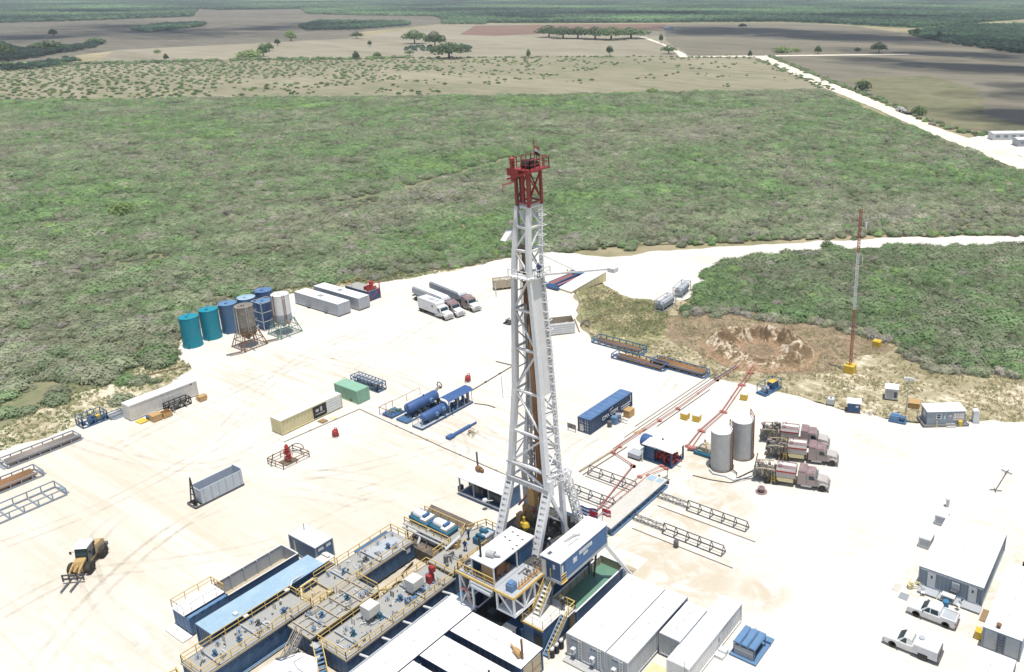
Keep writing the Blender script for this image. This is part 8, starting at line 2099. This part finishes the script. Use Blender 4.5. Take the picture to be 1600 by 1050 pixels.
part('side_bracket', MB().box(-2.95, -1.0, .6, -2.76, -.7, 2.4).box(-2.95, .3, .6, -2.76, .6, 2.4), 'cloudy', T); part('vent', MB().box(-1.9, -1.28, .6, -1.6, -1.255, 2.3), 'cream', T); part('lamp_bracket', MB().tube([(-2.2, .6, 2.85), (-2.3, .7, 3.4), (-1.7, .3, 3.0)], .07), 'machine', T)
w = part('window', MB().box(2.755, -.9, 2.0, 2.79, -.1, 2.4), 'cloudy', T); part('window', MB().box(2.755, .3, 2.0, 2.79, 1.0, 2.4), 'cloudy', T)
part('platform', MB().box(2.8, -1.6, 1.3, 4.6, .2, 1.4).box(2.9, -.6, 1.5, 4.2, -.2, 1.62), 'offwhite', T); part('platform_post', MB().beam((4.5, -1.5, 0), (4.5, -1.5, 1.3), .1).beam((4.5, .1, 0), (4.5, .1, 1.3), .1), 'cream', T)
single('corner_rail', MB().rail([(-17.4, -46.2, 0), (-16.9, -44.6, 0)], 1.9, 1.0, .1).rail([(-16.9, -44.6, 1.2), (-15.2, -45.0, 1.2)], 1.0, .9, .1), 'yellow', 'yellow stair rail at the near left corner of the long mud tank', 'rail')
# shaker platform
T = thing('shaker_platform', 'raised walkway with yellow rails and two white covered shale shakers', 'shaker platform', (-10.5, -13, 0)); SZ = 2.9
part('deck', MB().box(-15.4, -14.6, SZ-.1, -6.6, -11.4, SZ), 'deck', T, world=True)
m = MB()
for x in (-15.2, -12.4, -9.6, -6.8):
    for y in (-14.5, -11.5): m.beam((x, y, 0), (x, y, SZ-.1), .16)
part('post', m, 'machine', T, world=True)
part('guard_rail', MB().rail([(-15.4, -14.6, SZ), (-7.0, -14.6, SZ)], 1.1, 1.5, .09).rail([(-15.0, -11.4, SZ), (-7.2, -11.4, SZ)], 1.1, 1.5, .09).rail([(-7.2, -11.4, SZ), (-6.6, -12.8, SZ)], 1.1, .8, .09), 'yellow', T, world=True)
part('mud_box', clutter(MB().box(-13.6, -16.4, .1, -7.2, -14.7, 1.7), -14, -7, -16.3, -14.7, 1.5, 2.4, 16, 79, .5), 'mudsteel', T, world=True)
part('pipe_run', MB().cyl((-15.4, -14.8, SZ+.2), (-6.8, -14.8, SZ+.1), .16).cyl((-15.4, -15.0, SZ-.3), (-6.8, -15.0, SZ-.3), .14).tube([(-12, -15, 2.4), (-11.6, -15.8, 2.0), (-11.4, -15.8, 1.0)], .2), 'galv', T, world=True)
for x, lab in ((-13.6, 'white covered shale shaker at the left end of the shaker platform'), (-9.7, 'white covered shale shaker at the rig end of the shaker platform')):
    T = thing('shale_shaker', lab, 'shale shaker', (x, -12.9, SZ), 0, 'shale shakers')
    part('screen_bed', MB().box(-1.6, -1.0, .1, 1.6, 1.0, .5).prism([(-1.7, .5), (-1.7, .9), (1.7, .6), (1.7, .5)], -1.05, 1.05, 'y'), 'petrol', T)
    part('cover', MB().lathe([(.05, -1.0), (.5, -1.0), (.62, -.7), (.62, .7), (.5, 1.0), (.05, 1.0)], (-.5, 0, .95), 14, 'x').box(.3, -.85, .7, 1.3, .85, 1.05), 'tarp', T)
    part('motor', MB().cyl((.6, -.5, 1.3), (.6, .5, 1.3), .22).box(-1.9, -.5, .3, -1.5, .5, 1.0), 'steelblue', T)
single('steel_sheet', MB().box(-4.2, -.75, 0, 4.2, .75, .08).xf(Matrix.Rotation(R(30), 4, 'X')).shift(0, 0, 2.8), 'plate', 'long brown steel sheet leaning along the back of the shaker platform', 'steel sheet', (-11.2, -10.5, 0))
T = thing('flowline_walkway', 'grey walkway with yellow rails from the inner mud tank past the shakers', 'walkway', (-3.5, -13.5, 0)); WZ = 3.0
part('deck', MB().box(-6.6, -18.6, WZ-.1, -1.9, -9.4, WZ), 'deck', T, world=True)
m = MB()
for x in (-6.4, -2.0):
    for y in (-18.4, -14, -9.6): m.beam((x, y, 0), (x, y, WZ-.1), .18)
part('post', m, 'navy', T, world=True)
part('side_wall', MB().box(-1.9, -18.6, .2, -1.82, -9.4, WZ-.1), 'navy', T, world=True)
part('guard_rail', MB().rail([(-1.9, -18.4, WZ), (-1.9, -9.4, WZ), (-5.6, -9.2, WZ)], 1.1, 1.4, .09).rail([(-6.6, -17.6, WZ), (-6.6, -14.6, WZ)], 1.1, 1.2, .09).rail([(-5.6, -9.2, WZ), (-6.6, -11.4, WZ)], 1.1, 1.2, .09), 'yellow', T, world=True)
part('possum_belly', MB().box(-4.4, -12.9, WZ, -2.4, -10.2, WZ+.9).box(-4.1, -12.6, WZ+.9, -2.7, -12.3, WZ+1.4).cyl((-4.6, -11.2, WZ+1.0), (-3.4, -11.2, WZ+1.0), .3), 'petrol', T, world=True)
part('hopper_top', MB().box(-3.9, -12.0, WZ+.905, -2.6, -10.5, WZ+.93), 'lgrey', T, world=True)
part('orange_unit', clutter(MB().box(-5.9, -15.0, WZ, -5.2, -14.4, WZ+.7), -6.3, -4.8, -15.6, -13.8, WZ, WZ+.8, 6, 80, .4), 'orange', T, world=True)
part('motor', clutter(MB().cyl((-4.4, -17.5, WZ), (-4.4, -17.5, WZ+1.1), .3), -5.2, -3.2, -18.2, -15.6, WZ, WZ+.9, 10, 81, .5), 'machine', T, world=True)
part('chute', MB().beam((-6.3, -15.8, WZ+.2), (-5.2, -14.2, WZ+1.6), .5, .1), 'cloudy', T, world=True)
single('flow_hose', MB().tube([(-11, -23.5, .2), (-9.5, -22.0, .15), (-8.8, -19.5, .12), (-8.4, -17.6, .15), (-9.8, -15.9, .5)], .13, 7), 'cream', 'long pale hose snaking over the ground between the mud tanks towards the shakers', 'hose')
single('hose_coil', MB().tube([(-8.8+.9*math.cos(t)*(1-.012*t), -21.6+.8*math.sin(t), .1+.02*t) for t in np.linspace(0, 24, 70)], .08, 6), 'hose', 'coil of dark hose on the ground behind the white hoppers', 'hose')
single('pipe_stack', clutter(MB().box(-.8, -.8, 0, .8, .8, .8), -1, 1, -1, 1, .8, 1.7, 6, 82, .5), 'tan', 'tan steel manifold block on the ground behind the farther hopper', 'manifold', (-7.6, -23.6, 0))
single('mud_gutter', MB().box(-1.0, -.5, 0, 1.0, .5, .7), 'mudsteel', 'dark steel mud box on the ground below the walkway', 'box', (-8.0, -18.9, 0), R(25))
# engine and generator houses at the lower edge
def powerhouse(label, x0, y0, x1, y1, h, **k):
    return cabin('engine_container', label, 'container', x0, y0, x1, y1, h, 'navy', 'roofwhite', corr=1, pitch=.9, skid='black', z0=.1, frame='navy', group='white roofed navy engine containers', over=.1, **k)
T = powerhouse('long white roofed navy container lying along the inner mud tank', .6, -36.5, 4.5, -21.2, 3.0)
part('roof_pipe', MB().cyl((-2.05, -7.4, 3.1), (-2.05, 7.0, 3.15), .09), 'lgrey', T); part('side_light', MB().box(2.06, 3.6, 2.3, 2.2, 3.8, 2.7).box(2.06, -2.0, 2.3, 2.2, -1.8, 2.7), 'cloudy', T)
T = powerhouse('white roofed navy engine container with tan end grille, nearest the stair box', 4.9, -25.5, 15.3, -22.2, 3.0)
e = part('radiator_grille', MB().box(5.21, -1.4, .3, 5.3, 1.4, 2.7), 'tan', T); part('grille_bar', MB().box(5.3, -.06, .3, 5.34, .06, 2.7).box(5.3, -1.4, 1.4, 5.34, -.06, 1.5).box(5.3, .06, 1.4, 5.34, 1.4, 1.5), 'wood', e)
part('muffler', MB().cyl((3.2, -.3, 3.4), (4.3, -.7, 3.45), .3, n=12).tube([(2.2, .1, 3.3), (3.2, -.3, 3.4)], .13).box(3.0, -.6, 3.0, 3.5, .1, 3.3), 'orange', T); part('exhaust_stack', MB().cyl((4.5, -.6, 3.0), (4.5, -.6, 5.6), .13, n=10), 'rust', T)
part('side_panel', MB().box(2.0, 1.66, .6, 4.6, 1.72, 2.6), 'powder', T)
T = powerhouse('white roofed navy engine container in the middle of the lower edge', 4.9, -29.9, 15.0, -26.6, 3.0)
part('muffler', MB().cyl((2.8, -.4, 3.35), (3.6, -.6, 3.4), .28, n=12), 'orange', T); part('exhaust_stack', MB().cyl((4.0, -.5, 3.0), (4.0, -.5, 4.6), .12, n=10), 'black', T); part('side_light', MB().box(-3.0, 1.68, 2.2, -2.6, 1.8, 2.6).box(.6, 1.68, 1.8, 1.6, 1.75, 2.1), 'cloudy', T)
T = powerhouse('white roofed navy container cut by the lower picture edge', 4.9, -34.3, 14.8, -31.0, 3.0)
part('side_light', MB().box(-2.6, 1.68, 2.2, -2.2, 1.8, 2.6), 'cloudy', T)
single('cable_tray', MB().box(.6, -22.0, 2.2, 4.6, -21.85, 2.3).box(4.62, -30.2, 1.6, 4.8, -22, 1.75), 'cloudy', 'pale cable tray along the gap between the engine containers', 'cable tray')
single('junction_box', MB().box(-.7, -.4, 0, .7, .4, 2.5).box(-.8, -.5, 2.5, .8, .5, 2.6), 'offwhite', 'pale junction cabinet between the stair box and the engine container', 'cabinet', (9.7, -21.4, 0))

# ------------------------------------------------------------------ people
def person(label, loc, rz, suit, helmet, pose=0):
    """one continuous skinned figure, helmet and suit colour as told"""
    T = thing('person', label, 'person', loc, rz)
    V = []; E = []; RD = []
    def v(x, y, z, r, link=None):
        V.append((x, y, z)); RD.append(r)
        if link is not None: E.append((link, len(V)-1))
        return len(V)-1
    pel = v(0, 0, .95, .15); sp = v(0, 0, 1.18, .15, pel); ch = v(0, .01, 1.38, .165, sp); nk = v(0, 0, 1.5, .065, ch); hd = v(0, .02, 1.6, .09, nk); v(0, .03, 1.7, .095, hd)
    for s in (-1, 1):
        h = v(s*.1, 0, .9, .095, pel); k = v(s*.12, .04+.06*pose*s, .5, .065, h); a = v(s*.13, -.02+.08*pose*s, .1, .048, k); t = v(s*.14, .14+.08*pose*s, .05, .042, a)
        sh = v(s*.21, 0, 1.4, .062, ch); el = v(s*.28, -.02+.08*pose, 1.13, .048, sh); wr = v(s*.27, .14+.1*pose, .93, .034, el); pm = v(s*.26, .19+.1*pose, .87, .036, wr)
        for i, (dx, L) in enumerate(((-.03, .075), (-.01, .085), (.012, .08), (.032, .062))):
            f1 = v(s*.26+dx, .225+.1*pose, .835, .0095, pm); v(s*.26+dx*1.15, .24+.1*pose, .835-L*.6, .0085, f1)
        th = v(s*.215, .22+.1*pose, .86, .011, pm); v(s*.205, .25+.1*pose, .83, .0095, th)
    me = bpy.data.meshes.new('body'); me.from_pydata(V, E, []); o = bpy.data.objects.new('body', me); link(o, T)
    md = o.modifiers.new('skin', 'SKIN'); md.use_smooth_shade = True
    for i, sv in enumerate(me.skin_vertices[0].data): sv.radius = (RD[i], RD[i]); sv.use_root = i == 0
    o.modifiers.new('smooth', 'SUBSURF').levels = 1; o.modifiers['smooth'].render_levels = 1
    me.materials.append(MT[suit])
    part('face', MB().lathe([(.01, 1.52), (.075, 1.56), (.098, 1.64), (.1, 1.7), (.06, 1.75)], (0, .035, 0), 14).box(-.015, .125, 1.62, .015, .155, 1.66).box(-.02, -.06, 1.45, .02, 0, 1.52), 'skin', T)
    part('helmet', MB().lathe([(.15, 1.7), (.152, 1.715), (.125, 1.72), (.12, 1.79), (.08, 1.84), (.01, 1.855)], (0, .03, 0), 16).box(-.09, .12, 1.7, .09, .22, 1.715), helmet, T)
    part('boot', MB().box(-.19, -.08, 0, -.08, .2, .09).box(.08, -.08, 0, .19, .2, .09), 'black', T)
    return T
person('person in dark blue coveralls and white helmet standing on the white stair box deck', (13.7, -16.5, PZ), R(200), 'darkwear', 'white', .4)
person('person in grey blue coveralls and white helmet walking on the grey walkway by the shakers', (-5.4, -12.6, WZ), R(100), 'coverall', 'white', .8)
person('person in blue coveralls and white helmet beside the near mast leg', (9.2, -13.2, FZ), R(150), 'coverall', 'white', .5)
person('person in blue coveralls bending by the drawworks shed side of the walkway', (-4.0, -14.6, WZ), R(30), 'coverall', 'cyellow', .6)
person('person in blue coveralls on the racking board high in the mast', (MX+1.9, -10.6, 41.13), R(60), 'coverall', 'white', .5)

# loose lines and boxes on the ground between the tanks
for k, (pts, mt, lab) in enumerate((
    ([(-8.2, -24.8, .1), (-7.4, -22.6, .1), (-8.6, -20.4, .1), (-10.6, -19.6, .1), (-11.0, -17.4, .3)], 'hose', 'black hose curling over the ground beside the outer mud tank end'),
    ([(-7.2, -25.4, .3), (-7.0, -21.5, .3), (-7.4, -19.0, .3)], 'cloudy', 'straight pale pipe along the hopper side of the inner mud tank'),
    ([(-12.1, -44.0, .15), (-9.6, -41.2, .12), (-9.0, -38.8, .12), (-10.6, -36.4, .2)], 'lgrey', 'grey hose lying before the near end of the middle mud tank'),
    ([(-12.0, -42.0, .35), (-12.0, -31.5, .35)], 'powder', 'blue pipe running along the foot of the long mud tank'),
    ([(-1.2, -34, .4), (-1.0, -19.5, .4)], 'cloudy', 'pale pipe in the gap between the inner mud tank and the long white roof'))):
    single('ground_hose' if len(pts) > 3 else 'ground_pipe', MB().tube(pts, .12, 6), mt, lab, 'hose' if len(pts) > 3 else 'pipe')
T = thing('mixing_hopper', 'cream mixing hopper with bent pipes on the ground between the middle and inner mud tanks', 'hopper', (-7.2, -21.0, 0))
part('bowl', MB().lathe([(.25, .5), (.3, .8), (.9, 1.5), (.92, 1.6)], n=18), 'cream', T); part('stand', MB().beam((-.7, -.7, 0), (-.7, -.7, 1.4), .1).beam((.7, -.7, 0), (.7, -.7, 1.4), .1).beam((-.7, .7, 0), (-.7, .7, 1.4), .1).beam((.7, .7, 0), (.7, .7, 1.4), .1), 'tan', T)
part('pipe', MB().tube([(0, 0, .6), (0, -1.2, .5), (.9, -1.8, .5), (.9, -3.0, .8)], .16, 8).tube([(-.3, .8, .4), (-.8, 2.2, .4)], .14, 8), 'cream', T)
T = thing('control_cabinet', 'pale control cabinet with a post standing by the walkway stairs', 'cabinet', (-6.9, -18.6, 0)); part('body', MB().box(-.5, -.4, .1, .5, .4, 1.5), 'cream', T); part('post', MB().tube([(.7, 0, 0), (.7, 0, 2.6), (.4, 0, 2.8)], .05), 'black', T)
# ------------------------------------------------------------------ thin haze over the whole plain
def haze():
    m = bpy.data.materials.new('haze'); m.use_nodes = True; nt = m.node_tree; nt.nodes.remove(nt.nodes['Principled BSDF'])
    v = nt.nodes.new('ShaderNodeVolumeScatter'); v.inputs['Color'].default_value = (.86, .93, 1, 1); v.inputs['Density'].default_value = .00011; v.inputs['Anisotropy'].default_value = .1
    nt.links.new(v.outputs[0], nt.nodes['Material Output'].inputs['Volume'])
    try: m.cycles.homogeneous_volume = True
    except Exception: pass
    single('haze', MB().box(-9000, -600, -5, 9000, 12000, 260), m, None, None, kind='structure')
haze()
SC.cycles.volume_bounces = 0
